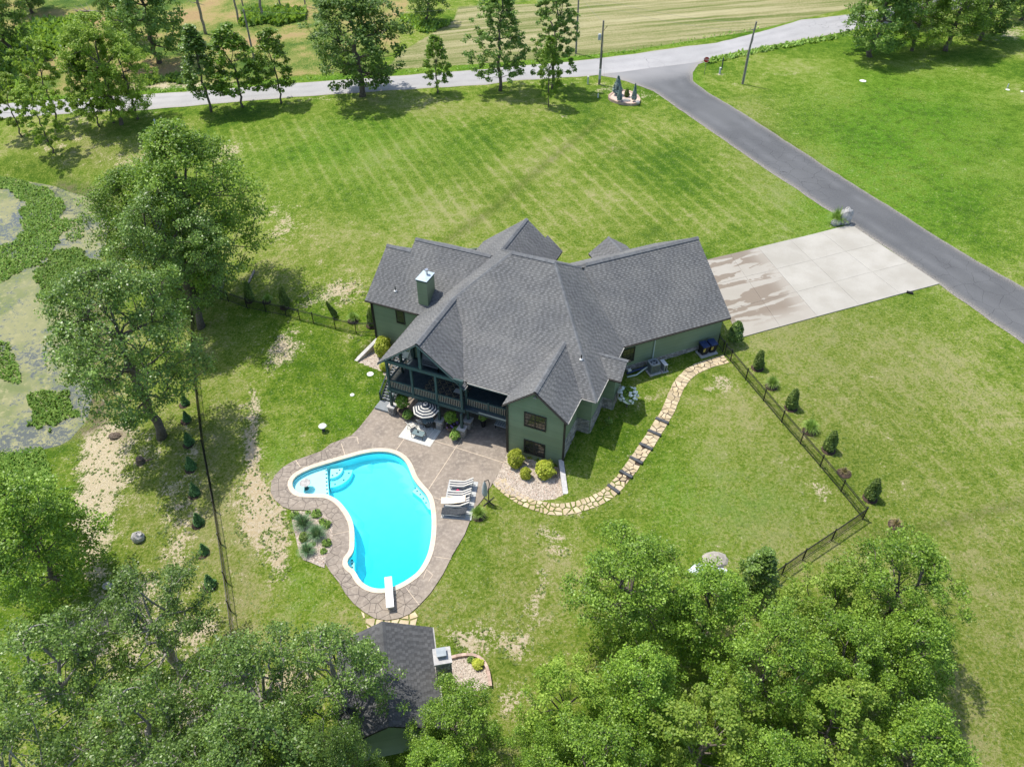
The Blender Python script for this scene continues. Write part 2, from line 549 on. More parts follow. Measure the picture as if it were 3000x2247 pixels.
mat('bark', (.10, .082, .066), (.17, .145, .12), 5, .95, .6, 16)
mat('bark_pale', (.22, .20, .17), (.36, .33, .29), 3, .95, .6, 14)
mat('bark_dead', (.22, .19, .15), (.32, .28, .23), 3, .95)
mat('flower_white', (.78, .80, .74), None, tint=.1)
mat('flower_pink', (.62, .08, .16), (.55, .2, .3), 6)
mat('flower_violet', (.25, .14, .45), None)
mat('glass_table', (.18, .24, .25), None, rough=.08, spec=.7)
mat('brick_edge', (.42, .30, .24), (.52, .38, .31), 2.4, .9, .4, 20, .2)
mat('wire', (.25, .24, .22), None)
mat('cable_black', (.015, .015, .015), None)
mat('lid_white', (.66, .66, .62), (.74, .74, .70), 5, .6)
mat('tarp_pale', (.62, .64, .68), (.50, .55, .62), 3, .6)
mat('coping', (.60, .50, .39), (.66, .56, .44), 1.5, .85, .25, 40, .03)
mat('pool_plaster', (.66, .86, .90), (.70, .88, .91), 1.2, .6)
mat('tile_band', (.03, .12, .22), (.05, .2, .32), 8, .3, spec=.5)
mat('mosaic_dot', (.02, .05, .08), None, rough=.4)
mat('flagstone', (.42, .335, .20), (.52, .43, .29), 1.6, .9, .5, 14, .16)
mat('joint_light', (.60, .50, .38), (.55, .45, .34), 3, .9)
mat('joint_dark', (.085, .07, .058), (.11, .093, .078), 3, .9)
mat('baluster_tan', (.30, .25, .20), None)
mat('mortar', (.22, .20, .17), (.28, .25, .22), 3, .95)
mat('wicker', (.10, .085, .07), (.15, .13, .11), 9, .8)

# stamped concrete
t = NT('paving')
p = t.pos('World')
n1 = t.noise(p, .55, 4)
n2 = t.noise(p, 3.2, 5, .65)
c = t.mix(t.step(n1, .35, .68), (.27, .225, .18), (.205, .172, .142))
c = t.mix(t.step(n2, .42, .72), c, (.35, .30, .245))
f = t.math('MULTIPLY_ADD', t.attr('tint'), .07, .965)
c = t.mix(1.0, c, t.n('CombineColor', {0: f, 1: f, 2: f}).outputs[0], 'MULTIPLY')
t.pbr(c, .75, t.bump(n2, .25, .03), 0, .3)

# concrete apron: broom-finished slabs, the older half wetted by running water
def concrete(name, wet):
    t = NT(name)
    p = t.pos('World')
    n1 = t.noise(p, .35, 4)
    n2 = t.noise(p, 6, 4, .7)
    c = t.mix(t.step(n1, .3, .7), (.335, .315, .27), (.395, .375, .33))
    c = t.mix(t.math('MULTIPLY', t.step(n2, .45, .8), .4), c, (.28, .265, .23))
    if wet:
        c = t.mix(.5, c, (.31, .28, .235))
        q = t.mapping(p, rot=(0, 0, math.radians(-22.8)), scale=(.10, .66, .6))
        w = t.noise(q, 1.25, 3, .5, .8)
        w2 = t.noise(p, .5, 3)
        wetm = t.step(t.math('MULTIPLY_ADD', w2, .45, w), .72, .735)
        wetm = t.math('MULTIPLY', wetm, t.attr('wet'))
        c = t.mix(wetm, c, (.215, .175, .13))
        t.pbr(c, t.math('MULTIPLY_ADD', wetm, -.4, .85), None, 0, .35)
    else:
        f = t.math('MULTIPLY_ADD', t.attr('tint'), .05, .975)
        c = t.mix(1.0, c, t.n('CombineColor', {0: f, 1: f, 2: f}).outputs[0], 'MULTIPLY')
        t.pbr(c, .85, t.bump(n2, .1), 0, .3)
concrete('concrete_new', False)
concrete('concrete_wet', True)

# asphalt and the older pale county road, both with cracks
def asphalt(name, ca, cb, crack, cscale, amount):
    t = NT(name)
    p = t.pos('World')
    n1 = t.noise(p, .12, 5, .6)
    n2 = t.noise(p, 9, 3, .7)
    c = t.mix(t.step(n1, .35, .7), ca, cb)
    c = t.mix(t.math('MULTIPLY', t.step(n2, .4, .75), .35), c, tuple(min(1, x * 1.5) for x in cb))
    wv = t.n('VectorMath', {0: p, 1: t.mix(1.0, (0, 0, 0), t.n('TexNoise', {'Vector': p, 'Scale': .7, 'Detail': 4}).outputs[1], 'ADD')}, operation='ADD').outputs[0]
    v = t.n('TexVoronoi', {'Vector': wv, 'Scale': cscale}, feature='DISTANCE_TO_EDGE').outputs[0]
    ck = t.math('MULTIPLY', t.math('SUBTRACT', 1, t.step(v, .003, .012)), t.step(t.noise(p, .07, 3), amount, amount + .08))
    c = t.mix(ck, c, crack)
    fd = t.attr('fade')
    c = t.mix(t.math('MULTIPLY', fd, t.step(t.math('MULTIPLY_ADD', n2, .5, fd), .55, .95)), c, (.235, .232, .23))
    lane = t.attr('lane')
    c = t.mix(t.math('MULTIPLY', t.math('MULTIPLY', lane, t.step(t.noise(p, .25, 3), .3, .7)), .5), c, tuple(x * 1.45 for x in cb) if cb[0] < .2 else tuple(x * .78 for x in ca))
    e = t.attr('edge')
    c = t.mix(t.math('MULTIPLY', e, t.step(n2, .35, .6)), c, (.30, .27, .22))
    t.pbr(c, .8, t.bump(n2, .15), 0, .35)
asphalt('asphalt_drive', (.078, .080, .083), (.105, .107, .109), (.032, .032, .034), .5, .46)
asphalt('road_grey', (.29, .285, .28), (.36, .35, .345), (.17, .165, .165), .4, .52)

# gravel
t = NT('gravel')
p = t.pos('World')
c = t.ramp(t.attr('tint'), [(0, (.25, .21, .17)), (.3, (.44, .37, .30)), (.6, (.56, .48, .40)), (.85, (.68, .62, .55)), (1, (.42, .26, .19))])
t.pbr(c, .9)
mat('gravel_base', (.36, .31, .25), (.46, .40, .33), 9, .95, .6, 26)
mat('gravel_pink', (.52, .40, .33), (.60, .48, .40), 7, .95, .6, 26)

# foliage: colour jitter per leaf and per plant, light passes through
def leaf(name, ca, cb, trans=.30, rough=.5, spec=.35, jit=.5):
    t = NT(name)
    oi = t.n('ObjectInfo').outputs['Random']
    f = t.attr('tint')
    c = t.ramp(f, [(0, ca), (.72, cb), (1, tuple(min(.8, x * 1.4 + .02) for x in cb))])  # pale end paints sun glints into the colour of the lightest leaves
    g = t.math('MULTIPLY_ADD', oi, .34, .83)
    c = t.mix(1.0, c, t.n('CombineColor', {0: g, 1: g, 2: g}).outputs[0], 'MULTIPLY')
    b = t.n('BsdfPrincipled', {'Base Color': c, 'Roughness': rough, 'Specular IOR Level': spec})
    tr = t.n('BsdfTranslucent', {'Color': t.mix(.35, c, (.30, .42, .04))})
    ms = t.n('MixShader', {0: trans, 1: b.outputs[0], 2: tr.outputs[0]})
    t.t.links.new(ms.outputs[0], t.out.inputs[0])
leaf('leaf_oak', (.040, .095, .018), (.205, .320, .060), trans=.36, rough=.40, spec=.55)
leaf('leaf_green', (.048, .135, .010), (.25, .39, .042), trans=.38, rough=.45, spec=.45)
leaf('leaf_bright', (.13, .26, .02), (.34, .46, .07), .45)
leaf('leaf_dark', (.050, .130, .022), (.20, .31, .065), .38)
leaf('leaf_blue', (.11, .18, .17), (.26, .34, .33), .15)
leaf('leaf_lime', (.36, .46, .03), (.66, .70, .10), .4)
leaf('leaf_conifer', (.035, .085, .012), (.17, .24, .04), .2)
leaf('leaf_spruce', (.03, .10, .03), (.12, .25, .07), .2)
leaf('grass_blade', (.08, .19, .07), (.24, .38, .20), .3)
leaf('grass_fresh', (.12, .26, .03), (.32, .46, .10), .3)
leaf('grass_dry', (.18, .15, .07), (.36, .30, .14), .3)
leaf('lawn_tuft', (.085, .15, .02), (.19, .235, .06), .3)
leaf('weed_leaf', (.085, .20, .02), (.23, .35, .06), .3)

# the lawn, the bare soil, the hay field and the rough field are one sheet of ground
t = NT('ground')
p = t.pos('World')
nl = t.noise(p, .085, 4, .55)
nm = t.noise(p, .9, 5, .65)
nf = t.noise(p, 4.5, 5, .75)
nx = t.noise(p, 13, 3, .8)
dry, lush, bare, hay, rough = (t.attr(a) for a in ('dry', 'lush', 'bare', 'hay', 'rough'))
dv = gz(2400, 600, 2.6) - gz(2068, 375, 2.6)
dv /= np.hypot(dv[0], dv[1])
sv = t.n('VectorMath', {0: p, 1: (-dv[1] * 3.0, dv[0] * 3.0, 0)}, operation='DOT_PRODUCT').outputs['Value']
def mow(sock):
    return t.math('POWER', t.math('MULTIPLY_ADD', t.math('SINE', t.math('MULTIPLY_ADD', nl, 1.6, sock)), .5, .5), 5)
dv2 = gz(960, 640, 2.4) - gz(800, 330, 1.5)
dv2 /= np.hypot(dv2[0], dv2[1])
sv2 = t.n('VectorMath', {0: p, 1: (-dv2[1] * 3.6, dv2[0] * 3.6, 0)}, operation='DOT_PRODUCT').outputs['Value']
stripe = t.math('ADD', t.math('MULTIPLY', mow(sv), t.attr('stripe')), t.math('MULTIPLY', mow(sv2), t.attr('stripe2')))
v = t.math('MULTIPLY', nl, .42)
v = t.math('MULTIPLY_ADD', nm, .34, v)
v = t.math('MULTIPLY_ADD', nf, .50, v)
v = t.math('MULTIPLY_ADD', nx, .32, v)
v = t.math('SUBTRACT', v, .295)
v = t.math('MULTIPLY_ADD', dry, .075, v)
v = t.math('MULTIPLY_ADD', lush, -.02, v)
v = t.math('MULTIPLY_ADD', stripe, .060, v)
lawn = t.ramp(v, [(.39, (.050, .118, .007)), (.455, (.098, .178, .012)), (.50, (.150, .224, .022)), (.545, (.220, .275, .048)), (.62, (.36, .34, .15))])
lawn = t.mix(t.math('MULTIPLY', t.math('MULTIPLY', lush, .75), t.step(nm, .30, .62)), lawn, t.mix(t.step(nf, .35, .65), (.062, .185, .008), (.13, .285, .016)))
lawn = t.mix(t.math('MULTIPLY', dry, .42), lawn, t.mix(t.step(nf, .36, .64), (.085, .115, .016), (.22, .225, .062)))
# rough field: yellow straw, tan stalks, green weeds
rv = t.math('ADD', t.math('MULTIPLY', t.noise(p, .11, 5, .6), .6), t.math('MULTIPLY', nf, .4))
rg = t.ramp(rv, [(.40, (.045, .10, .016)), (.46, (.12, .19, .03)), (.51, (.26, .26, .075)), (.56, (.38, .29, .13)), (.66, (.33, .21, .11))])
lawn = t.mix(t.step(t.math('MULTIPLY_ADD', nm, .5, rough), .6, .9), lawn, rg)
# hay field: windrows of straw run along the road
q = t.mapping(p, rot=(0, 0, math.radians(-14)), scale=(.035, .62, .6))
hv = t.math('ADD', t.math('MULTIPLY', t.noise(q, 1.0, 5, .6, .15), .62), t.math('MULTIPLY', nf, .38))
hg = t.ramp(hv, [(.38, (.10, .15, .03)), (.46, (.20, .22, .075)), (.52, (.31, .29, .14)), (.62, (.43, .39, .22))])
lawn = t.mix(t.step(t.math('MULTIPLY_ADD', nm, .3, hay), .5, .75), lawn, hg)
# bare soil, ragged
bn = t.math('MULTIPLY_ADD', nx, .35, t.math('MULTIPLY_ADD', nf, .45, t.math('MULTIPLY', nm, .45)))
bm = t.step(t.math('MULTIPLY_ADD', t.math('SUBTRACT', bn, .625), 3.6, t.math('MULTIPLY', bare, .85)), .44, .60)
soil = t.mix(t.step(nl, .35, .65), (.52, .44, .28), (.47, .37, .22))
soil = t.mix(t.step(nf, .4, .7), soil, (.58, .50, .37))
col = t.mix(bm, lawn, soil)
mud = t.attr('mud')
col = t.mix(t.math('MULTIPLY', mud, t.step(nm, .3, .6)), col, (.16, .13, .085))
trk = t.attr('track')
col = t.mix(t.math('MULTIPLY', trk, .38), col, (.07, .085, .02))
hgt = t.math('ADD', t.math('MULTIPLY', nf, .5), t.math('MULTIPLY', nx, .5))
t.pbr(col, .95, t.bump(hgt, .9, .3), 0, .1)

# pond: dark water under a broken yellow film of algae and duckweed
t = NT('pond_water')
p = t.pos('World')
nv = t.noise(p, .09, 4, .6, .6)
nd = t.noise(p, 1.3, 5, .7, .5)
ng = t.noise(p, 4.5, 4, .75)
al = t.step(t.math('ADD', t.math('MULTIPLY', ng, .7), t.math('ADD', t.math('MULTIPLY', nd, .5), t.math('MULTIPLY', nv, .8))), .90, .98)
ac = t.mix(t.step(t.noise(p, .25, 4), .4, .62), (.22, .22, .10), (.13, .16, .05))
ac = t.mix(t.step(nd, .52, .7), ac, (.30, .28, .14))
c = t.mix(al, (.085, .095, .08), ac)
t.pbr(c, t.math('MULTIPLY_ADD', al, .75, .12), None, 0, .5)

# pool water: a clear body that absorbs red, gloss on its rippled surface
t = NT('pool_water')
p = t.pos('World')
nrm = t.bump(t.noise(p, 2.2, 4, .6, .6), .20, .05)
tb = t.n('BsdfTransparent', {'Color': (1, 1, 1, 1)})
gb = t.n('BsdfGlossy', {'Roughness': .14, 'Normal': nrm})
fr = t.n('Fresnel', {'IOR': 1.33, 'Normal': nrm})
ms = t.n('MixShader', {0: fr.outputs[0], 1: tb.outputs[0], 2: gb.outputs[0]})
t.t.links.new(ms.outputs[0], t.out.inputs[0])
va = t.n('VolumeAbsorption', {'Color': (.10, .965, .99, 1), 'Density': .85})
t.t.links.new(va.outputs[0], t.out.inputs[1])
# ------------------------------------------------------------------ ground sheet
def axis(lo, hi, fine, segs):
    a = [fine[0]]
    for (b, st) in segs:
        n = max(1, int(round((b - a[-1]) / st)))
        a += list(a[-1] + (b - a[-1]) * np.arange(1, n + 1) / n)
    k = a[-1]
    d = 1.2
    while k < hi:
        k += d
        d *= 1.35
        a.append(k)
    k, d, pre = a[0], 1.2, []
    while k > lo:
        k -= d
        d *= 1.35
        pre.append(k)
    return np.array(pre[::-1] + a)

gx = axis(-2500, 2500, (-110,), [(-24, .8), (14, .28), (110, .8)])
gy = axis(-150, 3500, (8,), [(25, .6), (64, .28), (180, .8)])
GX, GY = np.meshgrid(gx, gy)
GZ = smooth_flat(GX, GY, tps(GX, GY))
GZ += .05 * np.sin(GX * .9 + 1.3 * np.sin(GY * .37)) * sstep(np.hypot(GX + 5, GY - 45), 25, 60) * .5
nx_, ny_ = len(gx), len(gy)
Vg = np.stack([GX, GY, GZ], -1).reshape(-1, 3)
ii = np.arange(nx_ * ny_).reshape(ny_, nx_)
Fg = np.stack([ii[:-1, :-1], ii[:-1, 1:], ii[1:, 1:], ii[1:, :-1]], -1).reshape(-1, 4)

def ell(px, py, rx, ry):
    c = at(px, py)
    ex = gz(px + rx, py, c[2])[:2] - c[:2]
    ey = gz(px, py - ry, c[2])[:2] - c[:2]
    Mi = np.linalg.inv(np.array([ex, ey]).T)
    dx, dy = GX - c[0], GY - c[1]
    a = Mi[0, 0] * dx + Mi[0, 1] * dy
    b = Mi[1, 0] * dx + Mi[1, 1] * dy
    return np.exp(-(a * a + b * b))

def line_mask(pts, w):
    P = np.array([at(*q)[:2] for q in pts])
    d = np.full(GX.shape, 1e9)
    for a, b in zip(P[:-1], P[1:]):
        e = b - a
        tt = np.clip(((GX - a[0]) * e[0] + (GY - a[1]) * e[1]) / (e @ e), 0, 1)
        d = np.minimum(d, np.hypot(GX - a[0] - tt * e[0], GY - a[1] - tt * e[1]))
    return np.exp(-(d / w) ** 2)

def total(L, lim=1.0):
    z = np.zeros(GX.shape)
    for (x, y, rx, ry, s) in L: z = z + s * ell(x, y, rx, ry)
    return np.clip(z, -lim, lim)

M_bare = total([(735, 1250, 30, 90, .45), (750, 1400, 35, 80, .5), (780, 1500, 60, 60, .4), (545, 1500, 22, 130, .42), (300, 1420, 60, 160, .45), (350, 1250, 60, 60, .35), (430, 1350, 160, 330, .18), (650, 1450, 130, 330, .16), (1600, 1750, 200, 250, .12), (1000, 760, 250, 130, .12), (330, 950, 60, 200, .3), (2400, 1300, 300, 300, .06), (300, 440, 330, 40, .2), (1010, 850, 80, 35, .62), (900, 880, 60, 25, .35), (840, 1010, 55, 45, .72), (800, 1060, 40, 40, .5), (828, 662, 75, 50, .55), (770, 600, 60, 30, .3), (665, 448, 70, 38, .6),
      (746, 1195, 16, 60, .55), (742, 1330, 16, 60, .6), (760, 1450, 45, 50, .55), (700, 1440, 40, 40, .4), (800, 1560, 65, 75, .72), (820, 1660, 35, 60, .6), (735, 1520, 50, 50, .45), (290, 1330, 70, 70, .85),
      (250, 1480, 60, 70, .75), (270, 1620, 45, 110, .8), (330, 1400, 50, 60, .4), (500, 1500, 25, 90, .5), (520, 1610, 30, 40, .5), (430, 1330, 60, 40, .3), (400, 1900, 220, 160, .5), (260, 1850, 120, 60, .5),
      (620, 2080, 180, 100, .65), (860, 1990, 130, 70, .6), (420, 1720, 60, 40, .6), (200, 2180, 180, 60, .5), (590, 1840, 90, 50, .45), (900, 1850, 40, 30, .4),
      (1610, 1565, 40, 26, .62), (1640, 1610, 35, 26, .55), (1590, 1700, 30, 40, .45), (1560, 1790, 35, 45, .42), (1420, 1878, 95, 45, .66), (1350, 1870, 50, 30, .5), (1530, 1900, 40, 60, .4), (1490, 2060, 60, 60, .45),
      (2108, 1112, 24, 16, .68), (2130, 1130, 32, 16, .68), (2070, 1146, 22, 10, .55), (1895, 1165, 35, 30, .48), (1840, 1270, 18, 14, .5), (1842, 1330, 20, 14, .5), (1990, 1290, 14, 25, .4), (1925, 1390, 16, 10, .5),
      (1840, 1450, 20, 12, .45), (1700, 1500, 50, 16, .4), (1330, 1480, 20, 10, .3), (1450, 1500, 25, 10, .35), (2330, 1350, 40, 40, .33), (2400, 1440, 40, 50, .38), (2545, 1103, 12, 8, .6), (2100, 1640, 60, 40, .4),
      (250, 350, 90, 16, .5), (420, 335, 60, 10, .45), (930, 290, 90, 9, .5), (1240, 300, 50, 14, .45), (1620, 245, 120, 10, .4), (1780, 262, 60, 20, .5), (1890, 282, 50, 18, .4), (1650, 345, 22, 8, .45), (1500, 330, 60, 6, .35),
      (2110, 217, 30, 6, .5), (2320, 218, 110, 5, .45), (2160, 245, 20, 5, .5), (2960, 95, 60, 25, .6), (2250, 340, 40, 8, .3), (2500, 520, 30, 10, .3), (160, 430, 45, 10, .45), (230, 405, 30, 8, .5),
      (390, 255, 240, 14, .5), (560, 250, 200, 10, .4), (1100, 205, 150, 10, .35), (1660, 150, 26, 14, .5), (2640, 845, 26, 6, .5), (1810, 440, 50, 25, .26), (560, 1310, 25, 160, .2), (120, 1270, 60, 20, .5),
      (1050, 985, 35, 12, .45), (990, 1120, 25, 20, .3), (1060, 1090, 25, 16, .35), (380, 470, 90, 20, .38), (470, 520, 60, 30, .34)])
M_dry = total([(330, 1150, 70, 200, 1.0), (300, 1250, 120, 80, .8), (280, 470, 200, 30, .6), (440, 1330, 200, 300, .6), (330, 1000, 90, 200, .6), (600, 1750, 200, 200, .8), (2500, 1250, 420, 420, 1.0), (2900, 1900, 200, 400, 1.0), (1500, 1750, 230, 330, .9), (1800, 1450, 150, 70, .5), (640, 1450, 120, 330, 1.0), (430, 1400, 120, 200, .7), (250, 420, 300, 50, .7), (900, 720, 300, 140, .35), (1500, 600, 300, 120, .3),
      (2300, 900, 300, 100, .5), (1900, 700, 160, 80, .4), (1200, 1780, 100, 100, .7), (1000, 1850, 60, 60, .6), (2250, 450, 140, 120, .5), (2200, 360, 60, 90, .6), (1260, 320, 350, 20, .4), (620, 1000, 150, 90, .3), (1230, 480, 200, 80, .2)])
M_lush = total([(2650, 400, 420, 250, 1.0), (2100, 1480, 220, 150, .8), (1050, 430, 360, 110, .7), (650, 1250, 50, 150, .2), (820, 1350, 60, 100, .8), (1000, 1200, 70, 60, .6), (880, 1750, 60, 110, .8), (2500, 640, 200, 160, .4), (1950, 1430, 60, 80, .5),
      (1390, 1640, 60, 120, .5), (1180, 600, 160, 60, .3), (1650, 1420, 80, 60, .3), (2270, 1480, 120, 60, .4)])
M_lush = np.maximum(M_lush, .9 * line_mask([(2030, 215), (2075, 300), (2300, 440), (2640, 655), (3000, 880)], .9))
M_lush = np.maximum(M_lush, line_mask([(0, 290), (416, 268), (718, 247), (1062, 222), (1423, 195), (1662, 174), (1843, 152), (2226, 86), (2340, 52)], 1.3))
M_mud = np.clip(line_mask([(270, 560), (345, 640), (330, 770), (240, 880), (290, 1010), (300, 1130), (270, 1250), (180, 1290)], 1.0) * .6 + line_mask([(290, 900), (300, 1080), (285, 1230)], 1.2) + line_mask([(180, 545), (300, 585)], 1.0) * .8 + .8 * ell(355, 1275, 25, 25), 0, 1)
M_track = np.clip(line_mask([(1290, 720), (1450, 610), (1600, 480), (1760, 350)], .75) + line_mask([(2230, 365), (2420, 500), (2640, 680), (2790, 760)], .7) + .8 * ell(1810, 440, 45, 22) + .9 * line_mask([(2545, 1570), (2750, 1540), (3000, 1470)], .5), 0, 1)
_hay = np.array([at(*q)[:2] for q in [(1130, 205), (1180, 150), (1330, 62), (1345, 20), (1600, 12)]] + [(150, 260), (140, 200)] + [at(*q)[:2] for q in [(2330, 60), (2200, 92), (1850, 148), (1660, 168), (1400, 187)]])
M_hay = 1 - sstep(in_poly_dist(GX, GY, _hay), -1.5, 1.5)
_rg = np.array([at(*q)[:2] for q in [(1160, 150), (1060, 205), (700, 240), (400, 262), (0, 290), (-400, 320)]] + [(-300, 150), (-300, 420), (-10, 420)] + [at(*q)[:2] for q in [(1190, 20)]])
M_rough = 1 - sstep(in_poly_dist(GX, GY, _rg), -3, 3)
M_rough = np.maximum(M_rough, (1 - sstep(np.abs(GX), 150, 260)) * sstep(GY, 300, 420) * .6)
_fl = np.array([at(*q)[:2] for q in [(500, 370), (1200, 320), (1780, 350), (1960, 360), (2380, 620), (2300, 690), (1500, 690), (1050, 620), (800, 520)]])
M_stripe = 1 - sstep(in_poly_dist(GX, GY, _fl), -4, 3)
_wl = sstep(GX + .18 * (GY - 80), -4, 12)
M_stripe2 = M_stripe * (1 - _wl)
M_stripe = M_stripe * (.25 + .75 * _wl)
_rl = np.array([at(*q)[:2] for q in [(2240, 1080), (2700, 980), (3000, 1100), (3000, 1900), (2700, 1600)]])
M_stripe2 = np.maximum(M_stripe2, .55 * (1 - sstep(in_poly_dist(GX, GY, _rl), -3, 1)))

gm = bpy.data.meshes.new('ground')
gm.vertices.add(len(Vg))
gm.vertices.foreach_set('co', Vg.astype(np.float32).ravel())
gm.loops.add(Fg.size)
gm.loops.foreach_set('vertex_index', Fg.astype(np.int32).ravel())
gm.polygons.add(len(Fg))
gm.polygons.foreach_set('loop_start', np.arange(0, Fg.size, 4, dtype=np.int32))
gm.polygons.foreach_set('loop_total', np.full(len(Fg), 4, np.int32))
gm.polygons.foreach_set('use_smooth', np.ones(len(Fg), bool))
gm.materials.append(MATS['ground'])
for nm_, arr in (('bare', M_bare), ('dry', M_dry), ('lush', M_lush), ('hay', M_hay), ('rough', M_rough), ('mud', M_mud), ('track', M_track), ('stripe', M_stripe), ('stripe2', M_stripe2)):
    a_ = gm.attributes.new(nm_, 'FLOAT', 'POINT')
    a_.data.foreach_set('value', arr.astype(np.float32).ravel())
gm.update(calc_edges=True)
tag(link('ground', gm), kind='structure')

def gz_grid(x, y):
    """height of the ground sheet itself (bilinear), for things laid on it"""
    i = np.clip(np.searchsorted(gx, x) - 1, 0, nx_ - 2)
    j = np.clip(np.searchsorted(gy, y) - 1, 0, ny_ - 2)
    fx, fy = (x - gx[i]) / (gx[i + 1] - gx[i]), (y - gy[j]) / (gy[j + 1] - gy[j])
    return (GZ[j, i] * (1 - fx) + GZ[j, i + 1] * fx) * (1 - fy) + (GZ[j + 1, i] * (1 - fx) + GZ[j + 1, i + 1] * fx) * fy

# ------------------------------------------------------------------ roads
def strip(name, A, B, dz, m, nsub=8, nc=14, fade=0):
    A = np.array([at(*p)[:2] for p in A])
    B = np.array([at(*p)[:2] for p in B])
    def dens(P):
        out = []
        for a, b in zip(P[:-1], P[1:]): out += [a + (b - a) * k / nsub for k in range(nsub)]
        return np.array(out + [P[-1]])
    A, B = dens(A), dens(B)
    V, E, F, LN = [], [], [], []
    for i in range(len(A)):
        w1, w2 = mnoise.noise((A[i][0] * .6, A[i][1] * .6, 3)) * .16, mnoise.noise((B[i][0] * .6, B[i][1] * .6, 9)) * .16
        L = np.hypot(*(B[i] - A[i]))
        for k in range(nc + 1):
            f = k / nc
            f = -w1 / L + f * (1 + (w1 + w2) / L)
            p = A[i] + (B[i] - A[i]) * f
            ed = min(k, nc - k)
            V.append((p[0], p[1], gz_grid(p[0], p[1]) + (dz if ed else dz * .3)))
            LN.append(math.exp(-((k / nc - .3) / .09) ** 2) + math.exp(-((k / nc - .7) / .09) ** 2))
            E.append(1.0 if ed == 0 else (.25 if ed == 1 else 0))
    for i in range(len(A) - 1):
        for k in range(nc):
            a = i * (nc + 1) + k
            F.append((a, a + 1, a + nc + 2, a + nc + 1))
    me = mesh(name, V, F, m, smooth=True)
    at_ = me.attributes.new('edge', 'FLOAT', 'POINT')
    at_.data.foreach_set('value', np.array(E, np.float32))
    at_ = me.attributes.new('lane', 'FLOAT', 'POINT')
    at_.data.foreach_set('value', np.array(LN, np.float32))
    if fade:
        at_ = me.attributes.new('fade', 'FLOAT', 'POINT')
        at_.data.foreach_set('value', np.repeat(1 - sstep(np.arange(len(A)) / nsub, fade * .2, fade), nc + 1).astype(np.float32))
    return tag(link(name, me), kind='structure')

far = [(-700, 355), (-300, 328), (14, 304), (108, 296.5), (416, 278), (718, 257), (1062, 231), (1242, 217), (1423, 204), (1481, 197), (1662, 182.6), (1843, 161), (2000, 138), (2100, 126.6), (2226, 95), (2348, 59), (2461, 47), (2600, 24), (2900, -35)]
near = [(-700, 412), (-300, 375), (14, 346), (108, 340), (412, 324), (722, 297), (1062, 272), (1242, 260), (1423, 249.5), (1500, 238), (1690, 226), (1870, 212), (2030, 190), (2113, 163), (2226, 140), (2350, 118), (2470, 95), (2620, 66), (2950, -2)]
strip('county_road', near, far, .05, 'road_grey', nsub=10)
strip('driveway', [(1750, 222), (1800, 230), (1835, 239), (1915, 268), (1969, 307), (2068, 375), (2217, 479), (2400, 600), (2498, 663), (2608, 734), (2750, 834), (2900, 940), (3100, 1075), (3500, 1330)],
      [(2066, 182), (2047, 190), (2029, 213), (2031, 240), (2074, 272), (2170, 328), (2298, 411), (2475, 525), (2596, 600), (2714, 675), (2860, 765), (3000, 843), (3200, 960), (3600, 1200)], .085, 'asphalt_drive', nsub=10, fade=4)

# concrete apron beside the garage: slabs with open joints
apron = empty('concrete_apron')
tag(apron, kind='structure')
Aq, Bq, Cq, Dq = [at(*p)[:2] for p in ((2050, 768), (2493, 660), (2752, 833), (2166, 992))]
def quad(s, r): return (Aq * (1 - s) + Bq * s) * (1 - r) + (Dq * (1 - s) + Cq * s) * r
def slab(s0, s1, r0, r1, m, wet):
    n = 5
    V, F, Wt = [], [], []
    g = .012
    for j in range(n + 1):
        for i in range(n + 1):
            s = s0 + (s1 - s0) * i / n
            r = r0 + (r1 - r0) * j / n
            p = quad(s, r)
            c_ = quad((s0 + s1) / 2, (r0 + r1) / 2)
            d_ = c_ - p
            p = p + d_ / (np.hypot(*d_) + 1e-6) * g
            V.append((p[0], p[1], gz_grid(p[0], p[1]) + .09))
            Wt.append(wet * (1 - sstep(np.array(s), .27, .36) * .75) * (1 - sstep(np.array(r), .80, .95)))
    for j in range(n):
        for i in range(n):
            a = j * (n + 1) + i
            F.append((a, a + 1, a + n + 2, a + n + 1))
    rim = [i for i in range(n + 1)] + [j * (n + 1) + n for j in range(1, n + 1)] + [n * (n + 1) + i for i in range(n - 1, -1, -1)] + [j * (n + 1) for j in range(n - 1, 0, -1)]
    b = len(V)
    for i in rim: V.append((V[i][0], V[i][1], V[i][2] - .14)); Wt.append(0)
    k = len(rim)
    for i in range(k): F.append((rim[i], b + i, b + (i + 1) % k, rim[(i + 1) % k]))
    if area2([V[0][:2], V[n][:2], V[-1 - k][:2]]) < 0: F = [tuple(reversed(f)) for f in F]
    me = mesh('slab', V, F, m, tint=[random.random()] * len(F))
    a_ = me.attributes.new('wet', 'FLOAT', 'POINT')
    a_.data.foreach_set('value', np.array(Wt, np.float32))
    link('slab', me, apron)
for (s0, s1) in ((0, .19), (.19, .37)):
    for (r0, r1) in ((0, .34), (.34, .67), (.67, 1)): slab(s0, s1, r0, r1, 'concrete_wet', 1.0)
for (s0, s1) in ((.37, .58), (.58, .79), (.79, 1)):
    for (r0, r1) in ((0, .34), (.34, .67), (.67, 1)): slab(s0, s1, r0, r1, 'concrete_new', 0)

